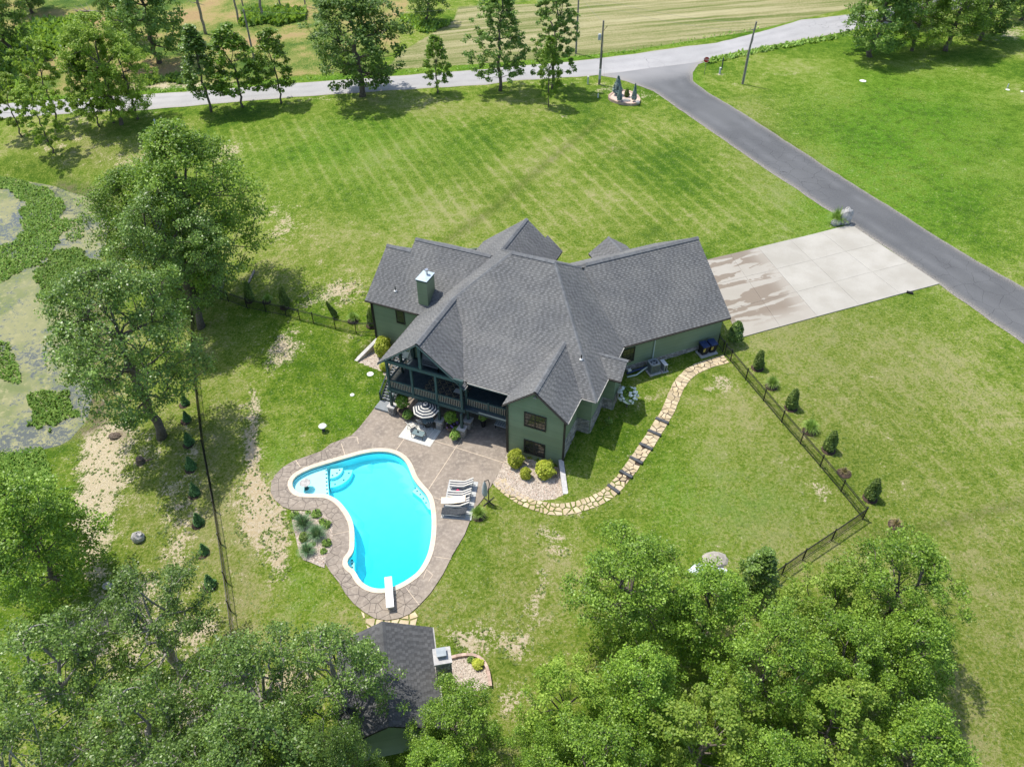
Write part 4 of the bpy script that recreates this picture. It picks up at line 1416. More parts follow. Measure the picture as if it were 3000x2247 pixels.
planes = [
    [(RL, RV, RZ), (RR_, RV, RZ), (6.42 - (zk - 5.5) / .845, KV, zk), (gk(zk), KV, zk), (-8.1, 7.52, 8.6)],
    [(bu + (bz - zk) / .85, KV, zk), (6.42 - (zk - 5.5) / .845, KV, zk), (6.42, 2.87, 5.5), (5.15, 2.87, 5.5)],
    [(gk(zk), KV, zk), (bu, KV, zk), (bu, 4, Zp(4)), (-.29, 1.05, 5.5), (gk(5.5), 1.05, 5.5)],
    [(-8.1, .5, 8.6), (gk(5.5), .5, 5.5), (gk(5.5), 1.05, 5.5), (gk(zk), KV, zk), (gk(Zf(6.34)), 6.34, Zf(6.34)), (-8.1, 7.52, 8.6)],
    [(gk(5.5), .5, 5.5), (-4.03, .5, zg(-4.03)), (-4.03, 1.05, zg(-4.03)), (gk(5.5), 1.05, 5.5)],
    [(-12.1, .5, zl(-12.1)), (-8.1, .5, 8.6), (-8.1, 7.52, 8.6), (-8.1, 12.35, 8.6), (-11.88, 7.7, 5.5), (-12.1, 7.43, zl(-12.1))],
    [(-8.1, 7.52, 8.6), (RL, RV, RZ), (-6.6, 14.28, zl(-6.6)), (-7.12, 13.55, zl(-7.12)), (-8.1, 12.35, 8.6)],
    [(-17.6, 7.7, 5.5), (-15.05, 7.7, 5.5), (-15.05, 12.5, Zw(12.5)), (-17.6, 12.5, Zw(12.5))],
    [(-15.05, 7.7, 5.5), (-11.88, 7.7, 5.5), (-7.12, 13.55, Zw(13.55)), (-15.05, 13.55, Zw(13.55))],
    [(-15.05, 13.55, Zw(13.55)), (-7.12, 13.55, Zw(13.55)), (-11.7, 19.4, 5.5), (-15.05, 19.4, 5.5)],
    [(-17.6, 12.5, Zw(12.5)), (-15.05, 12.5, Zw(12.5)), (-15.05, 17.3, 5.5), (-17.6, 17.3, 5.5)],
    [(-6.6, 14.28, 9.83), (-6.6, 20.2, 9.83), (-11.7, 21.3, 5.5), (-11.7, 19.4, 5.5), (-7.12, 13.55, 9.39)],
    [(-6.6, 14.28, 9.83), (-4.63, 16.76, 8.155), (-4.63, 20.2, 8.155), (-6.6, 20.2, 9.83)],
    [(-4.63, 16.76, 8.155), (-3.0, 18.8, 6.77), (-3.0, 20.7, 6.77), (-4.63, 20.75, 8.155)],
    [(RL, RV, RZ), (RR_, RV, RZ), (6.42, 20.77, 5.5), (-1.4, 20.77, 5.5), (-6.6, 14.28, 9.83)],
    [(RR_, RV, RZ), (1.05, 13.97, Zr(1.05)), (6.42, 10.37, 5.5), (6.42, 2.87, 5.5)],
    [(bu, -.3, bz), (bu, 6.34, bz), (bu - (bz - zk) / .85, KV, zk), (-.29, 1.05, 5.5), (-.29, -.3, 5.5)],
    [(bu, -.3, bz), (bu, 6.34, bz), (5.15, 2.87, 5.5), (5.15, -.3, 5.5)],
    [(gp0[0] - .25, gp0[1] - .25, 10), (6.42, 10.37, 5.5), (14.09, 18.12, 5.5), (gend[0], gend[1], 10)],
    [(.556, 14.03, 10), (gend[0], gend[1], 10), (4.5, 27.6, 5.5), (-3.9, 19.1, 5.5)],
    [(6.42, 5.95, 5.5), (7.55, 5.95, 5.5), (7.55, 7.38, 6.66), (5.05, 7.38, 6.66)],
    [(5.05, 7.38, 6.66), (7.55, 7.38, 6.66), (7.55, 8.8, 5.5), (6.42, 8.8, 5.5)],
    [(.4, 24.6, 7.0), (2.56, 22.46, 7.0), (-.48, 22.59, 5.5), (-1.11, 23.21, 5.5)],
    [(.4, 24.6, 7.0), (2.56, 22.46, 7.0), (2.53, 25.51, 5.5), (1.91, 26.13, 5.5)],
]
caps = [((RL, RV, RZ), (RR_, RV, RZ), .24), ((-15.05, 13.55, Zw(13.55)), (-7.4, 13.55, Zw(13.55)), .24), ((-17.6, 12.5, Zw(12.5)), (-15.05, 12.5, Zw(12.5)), .24),
        ((-8.1, .5, 8.6), (-8.1, 7.5, 8.6), .24), ((bu, -.3, bz), (bu, 6.3, bz), .2), ((gp0[0] + .3, gp0[1] + .3, 10), (gend[0], gend[1], 10), .24),
        ((-8.1, 7.52, 8.6), (RL, RV, RZ), .15), ((RR_, RV, RZ), (6.42, 2.87, 5.5), .15), ((RR_, RV, RZ), (1.05, 13.97, Zr(1.05)), .15), ((RL, RV, RZ), (-6.6, 14.28, 9.83), .15),
        ((-6.6, 14.3, 9.83), (-6.6, 20.2, 9.83), .2), ((5.05, 7.38, 6.66), (7.6, 7.38, 6.66), .15), ((.4, 24.6, 7), (2.5, 22.5, 7), .15)]
roof_o = roof(house, planes, caps)

# walls (lapped siding)
siding_wall(house, (0, 0), (4.85, 0), [(0, 0), (4.85, 0), (4.85, 5.42), (2.43, 7.48), (0, 5.42)])
siding_wall(house, (4.85, 0), (4.85, 3.2), [(0, -.3), (3.2, -.3), (3.2, 5.42), (0, 5.42)], stone=(0, 3.2, .3, 2.95))
siding_wall(house, (0, 5), (0, 0), [(0, 0), (5, 0), (5, 5.42), (0, 5.42)])
siding_wall(house, (4.85, 3.2), (6.0, 3.2), [(0, .3), (1.15, .3), (1.15, 5.42), (0, 5.42)], stone=(0.02, 1.1, .9, 2.95))
siding_wall(house, (6.0, 3.2), (6.0, 6.35), [(0, .5), (3.15, .5), (3.15, 5.42), (0, 5.42)], stone=(0, 3.1, 1, 2.95))
siding_wall(house, (6.0, 6.35), (6.95, 6.35), [(0, .8), (.95, .8), (.95, 5.42), (0, 5.42)], stone=(.02, .93, 1.2, 2.95))
siding_wall(house, (6.95, 6.35), (6.95, 8.45), [(0, .8), (2.1, .8), (2.1, 5.42), (1.05, 6.4), (0, 5.42)], stone=(0, 2.1, 1.2, 2.95))
siding_wall(house, (6.95, 8.45), (6.0, 8.45), [(0, .8), (.95, .8), (.95, 5.42), (0, 5.42)])
siding_wall(house, (6.0, 8.45), (6.0, 10.6), [(0, .8), (2.15, .8), (2.15, 5.42), (0, 5.42)])
gw0 = np.array([6.0, 10.6])
gw1 = gw0 + gd * 10.55
gw2 = gw1 + gn * 12.6
gw3 = gw0 + gn * 12.6
siding_wall(house, gw0, gw1, [(0, 1), (10.55, 1), (10.55, 5.45), (0, 5.45)], stone=(0, 10.5, lambda s: 1.8, lambda s: 2.75))
siding_wall(house, gw1, gw2, [(0, 1.5), (12.6, 1.5), (12.6, 5.4), (6.3, 9.7), (0, 5.4)], stone=(.05, 1.2, 2.0, 3.3))
siding_wall(house, gw2, gw3 - gd * 2, [(0, 2), (12.55, 2), (12.55, 5.4), (0, 5.4)])
siding_wall(house, (-17.1, 8.1), (-11.4, 8.1), [(0, -.1), (5.7, -.1), (5.7, 5.42), (0, 5.42)])
siding_wall(house, (-17.1, 17), (-17.1, 8.1), [(0, .5), (8.9, .5), (8.9, 5.42), (4.45, 8.5), (0, 5.42)])
siding_wall(house, (-11.4, 8.1), (-11.4, 4.9), [(0, 0), (3.2, 0), (3.2, 5.6), (0, 5.6)])
siding_wall(house, (-11.4, 4.95), (-7.0, 4.95), [(0, 0), (4.4, 0), (4.4, 7.4), (3.3, 8.4), (0, 5.7)])
siding_wall(house, (-7.0, 4.95), (0, 4.95), [(0, 0), (7, 0), (7, 6.9), (0, 6.9)])
siding_wall(house, (-11.3, 20.4), (-17.1, 17), [(0, 1), (6.7, 1), (6.7, 5.4), (0, 5.4)])
siding_wall(house, (-3.4, 19.8), (-11.3, 20.4), [(0, 1), (7.9, 1), (7.9, 5.3), (3.3, 9.1), (0, 6.3)])
siding_wall(house, (-1.5, 20.2), (-3.4, 19.8), [(0, 1), (1.9, 1), (1.9, 5.4), (0, 5.4)])

# windows and glazed porch doors
window(house, (1.46, -.01), (3.33, -.01), 3.66, 5.2)
window(house, (1.46, -.01), (3.30, -.01), .6, 2.12)
window(house, (-14.65, 8.09), (-13.75, 8.09), 3.55, 5.05, 1)
g0 = gw0 + gd * .35
window(house, g0, g0 + gd * 1.25, 3.2, 4.75, 1)
window(house, (-10.6, 4.93), (-8.2, 4.93), 2.95, 5.05, 2)
window(house, (-5.6, 4.93), (-3.0, 4.93), 2.95, 5.05, 2)
window(house, (-10.2, 4.93), (-7.4, 4.93), .05, 2.15, 2)
window(house, (-5.0, 4.93), (-2.2, 4.93), .05, 2.15, 2)

# corner boards, gutters, downpipes
for (u, v, z0, z1) in ((0.02, -.03, 0, 5.4), (-17.13, 8.07, 0.6, 5.4), (4.86, -.02, .9, 5.35)):
    MB().box((u, v, (z0 + z1) / 2), (.13, .13, z1 - z0)).build('corner_board', 'trim_dark', house)
for a, b in (((5.2, -.3, 5.42), (5.2, 2.8, 5.42)), ((6.47, 2.87, 5.42), (6.47, 5.9, 5.42)), ((6.47, 8.85, 5.42), (6.47, 10.3, 5.42)), ((5.25, 2.82, 5.42), (6.42, 2.82, 5.42)), ((6.5, 5.9, 5.42), (7.5, 5.9, 5.42)),
             ((-4.0, 1.0, 5.42), (-.35, 1.0, 5.42)), ((-17.6, 7.66, 5.42), (-12.1, 7.66, 5.42)), ((6.5, 10.36, 5.42), (14.09, 18.06, 5.42)), ((-12.14, .55, 5.2), (-12.14, 7.4, 5.2)), ((-3.98, .5, 5.14), (-3.98, 1.0, 5.14))):
    MB().bar(a, b, .1, .1).build('gutter', 'trim_dark' if abs(a[0]) > 6 and a[0] < 0 or a[0] > 6.49 else 'gutter_white', house)
gm_ = gw0 + gd * 3.55 + np.array([.711, -.703]) * .08
MB().tube([(gm_[0] + .3, gm_[1] - .3, 5.4), (gm_[0], gm_[1], 5.1), (gm_[0], gm_[1], 2.2)], .055, 8).build('downpipe', 'pipe_pale', house)
MB().tube([(4.98, -.1, 5.4), (4.93, -.07, 5.1), (4.93, -.07, .95)], .05, 8).build('downpipe', 'trim_dark', house)
MB().tube([(-.06, -.08, 5.4), (-.06, -.08, .05)], .05, 8).build('downpipe', 'trim_dark', house)
MB().tube([(-17.2, 7.95, 5.4), (-17.2, 8.02, .9)], .05, 8).build('downpipe', 'trim_dark', house)
# floodlight under the bay gable
MB().box((2.38, -.1, 7.1), (.16, .1, .1)).blob((2.3, -.16, 7.05), (.07, .07, .07)).blob((2.46, -.16, 7.05), (.07, .07, .07)).build('floodlight', 'gutter_white', house)
# roof chimney with its metal cap and flue
ch = MB()
cz0 = 5.4
for k in range(20):
    z = cz0 + k * .17
    if z > 8.55: break
    ch.t = SHR.random()
    e = .012
    ch.box((-11.86, 9.2, z + .085), (.98 + (0 if k % 1 else e), 1.44 + e, .168))
chim = ch.build('chimney', 'siding', house, tint=True)
MB().box((-11.86, 9.2, 8.6), (1.08, 1.54, .14)).build('cap_skirt', 'trim_teal', chim)
MB().add([(-12.43, 8.4, 8.68), (-11.29, 8.4, 8.68), (-11.29, 10.0, 8.68), (-12.43, 10.0, 8.68), (-12.43, 8.4, 8.72), (-11.29, 8.4, 8.72), (-11.29, 10.0, 8.72), (-12.43, 10.0, 8.72), (-11.86, 9.2, 8.80)],
         [(0, 1, 5, 4), (1, 2, 6, 5), (2, 3, 7, 6), (3, 0, 4, 7), (4, 5, 8), (5, 6, 8), (6, 7, 8), (7, 4, 8), (3, 2, 1, 0)]).build('cap', 'metal_cap', chim)
MB().lathe([(.0, 9.28), (.16, 9.28), (.17, 9.2), (.15, 9.16), (.10, 9.14), (.10, 8.74)], (-11.8, 9.45, 0), 14).build('flue', 'steel', chim)
# vent pipes
for u, v in ((-15.0, 9.0), (4.2, 5.4)):
    z = Zw(v) if u < 0 else min(Zr(u), Zf(v))
    o = MB().tube([(u, v, z - .1), (u, v, z + .5)], .05, 8).build('vent_pipe', 'black_pipe', house)
    MB().lathe([(.16, 0), (.09, .09), (.06, .1)], (u, v, z + .03), 10).build('boot', 'rubber_boot', o)

# ---- the porch: deck floor, beams, posts, railings, stairs
fl = None
floor_ = MB().box((-5.7, 2.74, 2.74), (11.4, 4.3, .2)).build('deck_frame', 'deck_blue', house)
for k in range(30):
    v = .62 + k * .1445
    MB().box((-5.7, v, 2.855), (11.4, .135, .028)).build('deck_board', 'deck_blue', floor_)
pm = 'trim_teal'
MB().box((-7.75, .5, 2.68), (7.4, .14, .34)).build('deck_beam', pm, house)
MB().box((-2.05, .95, 2.62), (4.0, .14, .34)).build('deck_beam', pm, house)
MB().box((-11.35, 2.6, 2.62), (.12, 4.2, .3)).build('deck_beam', pm, house)
MB().box((-7.72, .52, 5.86), (7.25, .2, .32)).build('header_beam', pm, house)
MB().box((-7.95, .52, 7.15), (.24, .2, 2.4)).build('king_post', pm, house)
MB().box((-2.1, 1.2, 5.3), (3.9, .18, .24)).build('header_beam', pm, house)
MB().box((-11.25, 2.75, 5.62), (.18, 4.3, .26)).build('header_beam', pm, house)
for (u, v, zt_) in ((-11.2, .52, 5.7), (-8.9, .52, 5.7), (-6.63, .52, 5.7), (-4.32, .52, 5.7), (-4.2, 1.15, 5.3), (-11.2, 2.7, 5.5), (-11.2, 4.8, 5.5)):
    MB().box((u, v, (2.87 + zt_) / 2), (.2, .2, zt_ - 2.87)).build('porch_post', pm, house)
MB().bar((-12.1, .46, zl(-12.1) - .09), (-8.08, .46, 8.52), .05, .22, (0, 1, 0)).build('bargeboard', pm, house)
MB().bar((-8.12, .46, 8.52), (-4.03, .46, zg(-4.03) - .09), .05, .22, (0, 1, 0)).build('bargeboard', pm, house)
MB().bar((-.3, -.34, 5.41), (bu, -.34, bz - .09), .05, .2, (0, 1, 0)).build('bargeboard', 'trim_dark', house)
MB().bar((bu, -.34, bz - .09), (5.16, -.34, 5.41), .05, .2, (0, 1, 0)).build('bargeboard', 'trim_dark', house)
bal_me = MB().box((0, 0, 0), (.05, .05, .74)).me('baluster', 'trim_dark')
bal_pale = MB().box((0, 0, 0), (.055, .055, .74)).me('baluster', 'baluster_tan')
def railing(a, b, z=2.87, step=.155, h=.9, me=bal_pale, par=house):
    a, b = np.array(a, float), np.array(b, float)
    L = np.hypot(*(b - a))
    mb = MB().bar((*a, z + h), (*b, z + h), .14, .06).bar((*a, z + .1), (*b, z + .1), .06, .07).bar((*a, z + h - .09), (*b, z + h - .09), .05, .07)
    r = mb.build('railing', pm, par)
    n = int(L / step)
    rz = math.atan2(*(b - a)[::-1])
    for k in range(n):
        p = a + (b - a) * (k + .5) / n
        link('baluster', me, r, (p[0], p[1], z + .47), (0, 0, rz))
    return r
railing((-11.1, .52), (-9.0, .52))
railing((-8.8, .52), (-6.73, .52))
railing((-6.53, .52), (-4.42, .52))
railing((-4.1, 1.0), (-2.2, 1.0))
railing((-2.05, 1.0), (-.15, 1.0))
railing((-11.2, .62), (-11.2, 2.6))
railing((-11.2, 2.8), (-11.2, 3.6))
MB().box((-2.13, 1.0, 3.4), (.13, .13, 1.06)).build('porch_post', pm, house)
# stone pillars carry the lower posts
for (u, v) in ((-11.15, .35), (-6.5, .38), (-4.3, .22), (-4.25, 1.35), (-8.9, 1.3)):
    w_ = .52
    p = MB().box((u, v, .42), (w_, w_, .84)).build('pillar', 'mortar', house)
    for (a, b) in (((u - w_ / 2, v - w_ / 2), (u + w_ / 2, v - w_ / 2)), ((u + w_ / 2, v - w_ / 2), (u + w_ / 2, v + w_ / 2)), ((u + w_ / 2, v + w_ / 2), (u - w_ / 2, v + w_ / 2)), ((u - w_ / 2, v + w_ / 2), (u - w_ / 2, v - w_ / 2))):
        a, b = np.array(a), np.array(b)
        d_ = (b - a) / np.hypot(*(b - a))
        veneer(p, a, d_, np.array([d_[1], -d_[0]]), 0, w_, 0, .84, proud=.045)
    MB().box((u, v, .89), (.74, .74, .09)).build('cap', 'cap_stone', p)
    MB().box((u, v, (.935 + 2.55) / 2), (.2, .2, 2.55 - .935)).build('post', pm, p)
# stairs down the side of the porch
st = MB()
n = 15
va, vb, za_, zb_ = 4.6, 1.35, 2.7, .22
st = MB().bar((-12.85, va + .2, za_ - .1), (-12.85, vb, zb_ - .02), .06, .3).bar((-11.5, va + .2, za_ - .1), (-11.5, vb, zb_ - .02), .06, .3).bar((-12.2, va + .2, za_ - .1), (-12.2, vb, zb_ - .02), .06, .25)
stairs = st.build('stairs', pm, house)
tread = MB().box((0, 0, 0), (1.36, .27, .04)).me('tread', 'deck_step')
for k in range(n):
    f = (k + .5) / n
    link('tread', tread, stairs, (-12.18, va + (vb - va) * f, za_ + (zb_ - za_) * f + .06))
MB().box((-12.1, 4.95, 2.72), (1.5, .9, .14)).build('stair_head', 'deck_blue', stairs)
MB().box((-12.0, .72, .11), (1.75, 1.15, .2)).build('landing', 'deck_step', stairs)
for u in (-12.85, -11.5):
    rb = MB().bar((u, va + .3, za_ + .95), (u, vb - .1, zb_ + .95), .09, .07).bar((u, va + .3, za_ + .2), (u, vb - .1, zb_ + .2), .05, .05)
    rb.box((u, vb - .12, .62), (.13, .13, 1.1)).box((u, va + .38, 3.2), (.13, .13, 1.2))
    r = rb.build('stair_rail', pm, stairs)
    sb_ = MB().box((0, 0, 0), (.035, .035, .72)).me('baluster', 'black_iron')
    for k in range(24):
        f = (k + .5) / 24
        link('baluster', sb_, r, (u, va + .2 + (vb - va - .3) * f, za_ + (zb_ - za_) * f + .58))

# things on the porch
def hw(u, v, z): return (*wuv(u, v), z)
rug = empty('area_rug', hw(-6.6, 2.2, 2.875), ANG, 'dark patterned porch rug with tan lattice behind the railing', 'rug')
MB().box((0, 0, .006), (3.9, 2.0, .012)).build('rug_base', 'fabric_dark', rug)
rp = MB()
for i in range(6):
    for j in range(3):
        x, y = -1.63 + i * .65, -.64 + j * .64
        for s in (-1, 1):
            rp.bar((x - .27, y - s * .27, .015), (x + .27, y + s * .27, .015), .055, .005)
        for s in (-1, 1): rp.bar((x - .13 + .0, y + s * .0 - .13 * s, .0155), (x, y - s * .26, .0155), .05, .005)
rp.build('rug_pattern', 'rug_tan', rug)
def seat(name, loc, rz, label, w=.75, m='fabric_grey', frame='black_iron', cat='armchair', group=None):
    e = empty(name, loc, rz, label, cat, group)
    for sx in (-1, 1):
        for sy in (-1, 1): MB().box((sx * (w / 2 - .03), sy * .3, .2), (.045, .045, .4)).build('leg', frame, e)
        MB().bar((sx * w / 2, -.32, .6), (sx * w / 2, .34, .58), .06, .035).bar((sx * w / 2, -.3, .4), (sx * w / 2, -.3, .6), .035, .035).build('armrest', frame, e)
    MB().box((0, -.02, .42), (w - .06, .62, .1)).build('seat', m, e)
    MB().bar((0, .28, .45), (0, .46, .98), w - .06, .09, (0, 1, 0)).build('backrest', m, e)
    return e
seat('porch_sofa', hw(-9.2, 4.2, 2.875), ANG, 'pale grey porch sofa under the big gable of the house', 1.9, 'fabric_grey', cat='sofa')
ot = empty('porch_table', hw(-5.3, 1.9, 2.88), ANG, 'small pale topped porch table standing on the lattice rug', 'table')
MB().box((0, 0, .46), (.75, .5, .04)).build('tabletop', 'rug_grey', ot)
for sx in (-1, 1):
    for sy in (-1, 1): MB().box((sx * .32, sy * .2, .22), (.04, .04, .44)).build('leg', 'black_iron', ot)

# retaining walls of stone blocks
def retaining(name, pts, ztop, w, label, zbot=-.15, course=.2, cap='cap_stone', cat='wall'):
    """pts world xy, ztop per point"""
    e = empty(name, label=label, cat=cat)
    pts = [np.array(p) for p in pts]
    L = np.r_[0, np.cumsum([np.hypot(*(b - a)) for a, b in zip(pts[:-1], pts[1:])])]
    P = lambda s: np.array([np.interp(s, L, [p[0] for p in pts]), np.interp(s, L, [p[1] for p in pts])])
    Z = lambda s: np.interp(s, L, ztop)
    r = random.Random(len(label))
    z = zbot
    while z < max(ztop) - .05:
        s = 0.0
        while s < L[-1] - .02:
            b = min(r.uniform(.34, .6), L[-1] - s)
            if L[-1] - s - b < .15: b = L[-1] - s
            m_ = s + b / 2
            top = min(z + course, Z(m_) - .06)
            if top - z > .05:
                p, q = P(s), P(s + b)
                a = math.atan2(q[1] - p[1], q[0] - p[0])
                mb = MB()
                mb.t = r.random()
                mb.box((*((p + q) / 2), (z + top) / 2), (b - .014, w + r.uniform(-.03, .03), top - z - .012), a)
                mb.build('block', 'wall_stone', e, tint=True)
            s += b
        z += course
    k = max(2, int(L[-1] / .55))
    for i in range(k):
        s0, s1 = L[-1] * i / k, L[-1] * (i + 1) / k
        p, q = P(s0), P(s1)
        mb = MB()
        mb.t = r.random()
        mb.bar((*p, Z(s0)), (*(q - (q - p) * .015), Z(s1)), w + .07, .1)
        mb.build('capstone', cap, e, tint=True)
    return e
p1 = gz(1657, 1450, .2)[:2]
retaining('retaining_wall', [np.array(wuv(4.72, -.05)), p1], [.98, .30], .34, 'low stone retaining wall beside the gravel bed under the bay window')
p2 = gz(1041, 1058, .15)[:2]
retaining('retaining_wall', [np.array(wuv(-16.98, 8.05)), p2], [.95, .12], .3, 'sloping stone retaining wall at the left corner of the house')

# ------------------------------------------------------------------ pool house
phd = np.array([.18, -.984])
phn = np.array([.984, .18])
phs = np.array([-8.2, 26.9])
def phw(s, t_, z): 
    p = phs + phd * s + phn * t_
    return (p[0], p[1], z)
ph = empty('pool_house', label='small pool house with a grey gable roof among the trees', cat='pool house')
PZ, EZ, PW, PLn = 4.0, 2.4, 3.05, 6.75
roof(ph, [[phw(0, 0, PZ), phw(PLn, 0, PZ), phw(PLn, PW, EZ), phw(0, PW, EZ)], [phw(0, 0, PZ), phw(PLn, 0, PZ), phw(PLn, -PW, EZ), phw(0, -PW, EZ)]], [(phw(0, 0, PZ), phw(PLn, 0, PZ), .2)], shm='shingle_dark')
W2 = lambda s, t_: phw(s, t_, 0)[:2]
siding_wall(ph, W2(6.35, -2.6), W2(6.35, 2.6), [(0, -1), (5.2, -1), (5.2, 2.45), (2.6, 3.8), (0, 2.45)])
siding_wall(ph, W2(6.35, 2.6), W2(.4, 2.6), [(0, -.8), (5.95, -.8), (5.95, 2.4), (0, 2.4)])
siding_wall(ph, W2(.4, -2.6), W2(6.35, -2.6), [(0, -1), (5.95, -1), (5.95, 2.4), (0, 2.4)])
siding_wall(ph, W2(.4, 2.6), W2(.4, -2.6), [(0, -.8), (5.2, -.8), (5.2, 2.45), (2.6, 3.8), (0, 2.45)])
MB().bar(phw(0, PW + .04, EZ - .08), phw(PLn, PW + .04, EZ - .08), .1, .1).build('gutter', 'gutter_white', ph)
c0 = np.array([-4.22, 24.22])
chm = MB().box((c0[0], c0[1], 1.9), (.82, .82, 5.2), math.atan2(phd[1], phd[0])).build('chimney', 'mortar', ph)
ax_ = [phd, -phn, -phd, phn]
for k in range(4):
    d_ = ax_[k]
    nn = np.array([d_[1], -d_[0]])
    veneer(chm, c0 + nn * .41 - d_ * .41, d_, nn, 0, .82, -.4, 4.5, proud=.06)
MB().box((c0[0], c0[1], 4.56), (1.08, 1.08, .12), math.atan2(phd[1], phd[0])).build('cap', 'cap_stone', chm)
MB().box((c0[0] - .05, c0[1] + .08, 4.74), (.5, .5, .24), math.atan2(phd[1], phd[0])).build('flue', 'ac_grey', chm)
MB().box((c0[0] - .05, c0[1] + .08, 4.9), (.58, .58, .05), math.atan2(phd[1], phd[0])).build('flue_lid', 'ac_grey', chm)
# ------------------------------------------------------------------ trees
def env_radius(kind, h):
    """crown outline: relative radius at relative crown height h in 0..1"""
    if kind == 'round': return math.sqrt(max(0, 1 - (2 * h - .9) ** 2 / 1.22)) 
    if kind == 'dome': return (max(0, 1 - h) ** .45) * min(1, .55 + h * 2.2)
    if kind == 'ovate': return (max(0, 1 - h) ** .75) * min(1, .35 + h * 3.2) * 1.12
    if kind == 'cone': return (1 - h) ** .9 * min(1, .5 + h * 4)
    if kind == 'tall': return math.sqrt(max(0, 1 - (2 * h - .75) ** 2 / 1.6)) * (1 - .15 * h)
    if kind == 'skirt': return min(1, .62 + .6 * (1 - h)) * math.sqrt(max(0, 1 - h ** 3)) * min(1, .75 + h * 2)
    if kind == 'oak': return math.sqrt(max(0, 1 - h ** 2.2)) * min(1, .6 + h * 2)
    return 1

def tree_proto(seed, H, R, base, kind, nclu, nleaf, lsize, leafm, barkm='bark', trunk_r=.2, gaps=.0, clump=1.0, lean=.0, bare=False, upbias=.55, limb=.012):
    r = np.random.default_rng(seed)
    cb = H * base
    ch = H - cb
    pts = []
    tries = 0
    while len(pts) < nclu and tries < nclu * 60:
        tries += 1
        h = r.random() ** .85
        R0 = env_radius(kind, h) * R
        a = r.random() * 2 * math.pi
        lob = 1 + .16 * math.sin(3 * a + seed) + .12 * math.sin(5 * a + 2.1 * seed + 4 * h) + .10 * math.sin(8 * h + a * 2)
        q = math.sqrt(r.random() * .78 + .22) if r.random() < .8 else math.sqrt(r.random())
        rho = R0 * lob * q
        p = np.array([math.cos(a) * rho, math.sin(a) * rho, cb + ch * h * .97])
        if gaps and mnoise.noise((p[0] * 1.6 / R * 2 + seed, p[1] * 1.6 / R * 2, p[2] * 1.6 / R * 2)) < gaps - .5: continue
        pts.append(p)
    pts = np.array(pts)
    # skeleton: trunk nodes, then every clump reaches the nearest inner node
    nt = 9
    top = .82 if kind in ('cone', 'ovate') else .55
    nodes = [np.array([lean * R * (k / nt) ** 2 + r.normal() * .03 * R * (k > 0), r.normal() * .03 * R * (k > 0), -.25 if k == 0 else H * top * k / nt]) for k in range(nt + 1)]
    par = [-1] + list(range(nt))
    cost = [0.0] * (nt + 1)
    N = np.zeros((nt + 1 + len(pts), 3))
    N[:nt + 1] = nodes
    order = np.argsort(np.hypot(pts[:, 0], pts[:, 1]) + .25 * np.abs(pts[:, 2] - cb))
    cst = np.zeros(len(N))
    first = 2
    while N[first][2] < cb * .85 and first < nt - 1: first += 1
    cnt = nt + 1
    for i in order:
        p = pts[i]
        d = np.sqrt(((N[:cnt] - p) ** 2).sum(1))
        pen = d + .35 * cst[:cnt] + np.where(N[:cnt, 2] > p[2] + .3, .5 * R, 0)
        pen[:first] = 1e9
        j = int(np.argmin(pen))
        N[cnt] = p
        par.append(j)
        cst[cnt] = cst[j] + d[j]
        cnt += 1
    rad2 = np.full(cnt, .018 ** 2 if not bare else .02 ** 2)
    for i in range(cnt - 1, nt, -1): rad2[par[i]] += rad2[i] * (1 if par[i] > nt else .9)
    for i in range(nt, 0, -1): rad2[par[i]] += rad2[i]
    sc_ = trunk_r / math.sqrt(rad2[0])
    rad = np.sqrt(rad2) * sc_
    rad[0] = trunk_r * 1.35
    rad = np.maximum(rad, limb)
    tb = MB()
    tb.tube([tuple(N[k]) for k in range(nt + 1)], [float(rad[k]) for k in range(nt)] + [float(rad[nt]) * .5], 8)
    for i in range(nt + 1, cnt):
        a, b = N[par[i]], N[i]
        L = np.sqrt(((b - a) ** 2).sum())
        m1 = a * .5 + b * .5 + r.normal(size=3) * .07 * L + np.array([0, 0, .06 * L])
        tb.tube([tuple(a), tuple(m1), tuple(b)], [min(float(rad[par[i]]) * .75, float(rad[i]) * 1.5), float(rad[i]) * 1.15, float(rad[i]) * .6], 5 if rad[i] > .04 else 3, cap=False)
    tm = tb.me('trunk', barkm, smooth=True)
    if bare: return tm, None
    # leaves
    per = max(1, nleaf // len(pts))
    c = np.repeat(pts, per, 0)
    k = len(c)
    off = r.normal(size=(k, 3))
    off /= np.sqrt((off ** 2).sum(1))[:, None]
    cs_ = clump * R * .19
    off *= (r.random(k) ** .45)[:, None] * cs_ * np.array([1.15, 1.15, .75])
    p = c + off
    outw = p - np.array([0, 0, cb + ch * .35])
    outw /= np.sqrt((outw ** 2).sum(1))[:, None] + 1e-6
    nr = r.normal(size=(k, 3)) * .55 + outw * .35 + np.array([0, 0, upbias])
    nr /= np.sqrt((nr ** 2).sum(1))[:, None]
    t1 = np.cross(nr, r.normal(size=(k, 3)))
    t1 /= np.sqrt((t1 ** 2).sum(1))[:, None] + 1e-6
    t2 = np.cross(nr, t1)
    s = (lsize * r.uniform(.65, 1.35, k))[:, None]
    V = np.stack([p - t1 * s * .5, p + t2 * s * .34 - nr * s * .06 + t1 * s * .05, p + t1 * s * .5 - nr * s * .1, p - t2 * s * .34 - nr * s * .06 + t1 * s * .05], 1).reshape(-1, 3)
    F = np.arange(k * 4).reshape(-1, 4)
    tint = np.clip(r.random(k) * .75 + np.repeat(r.random(len(pts)), per) * .35 - .05, 0, 1)
    return tm, fast_mesh('crown', V, F, leafm, tint)

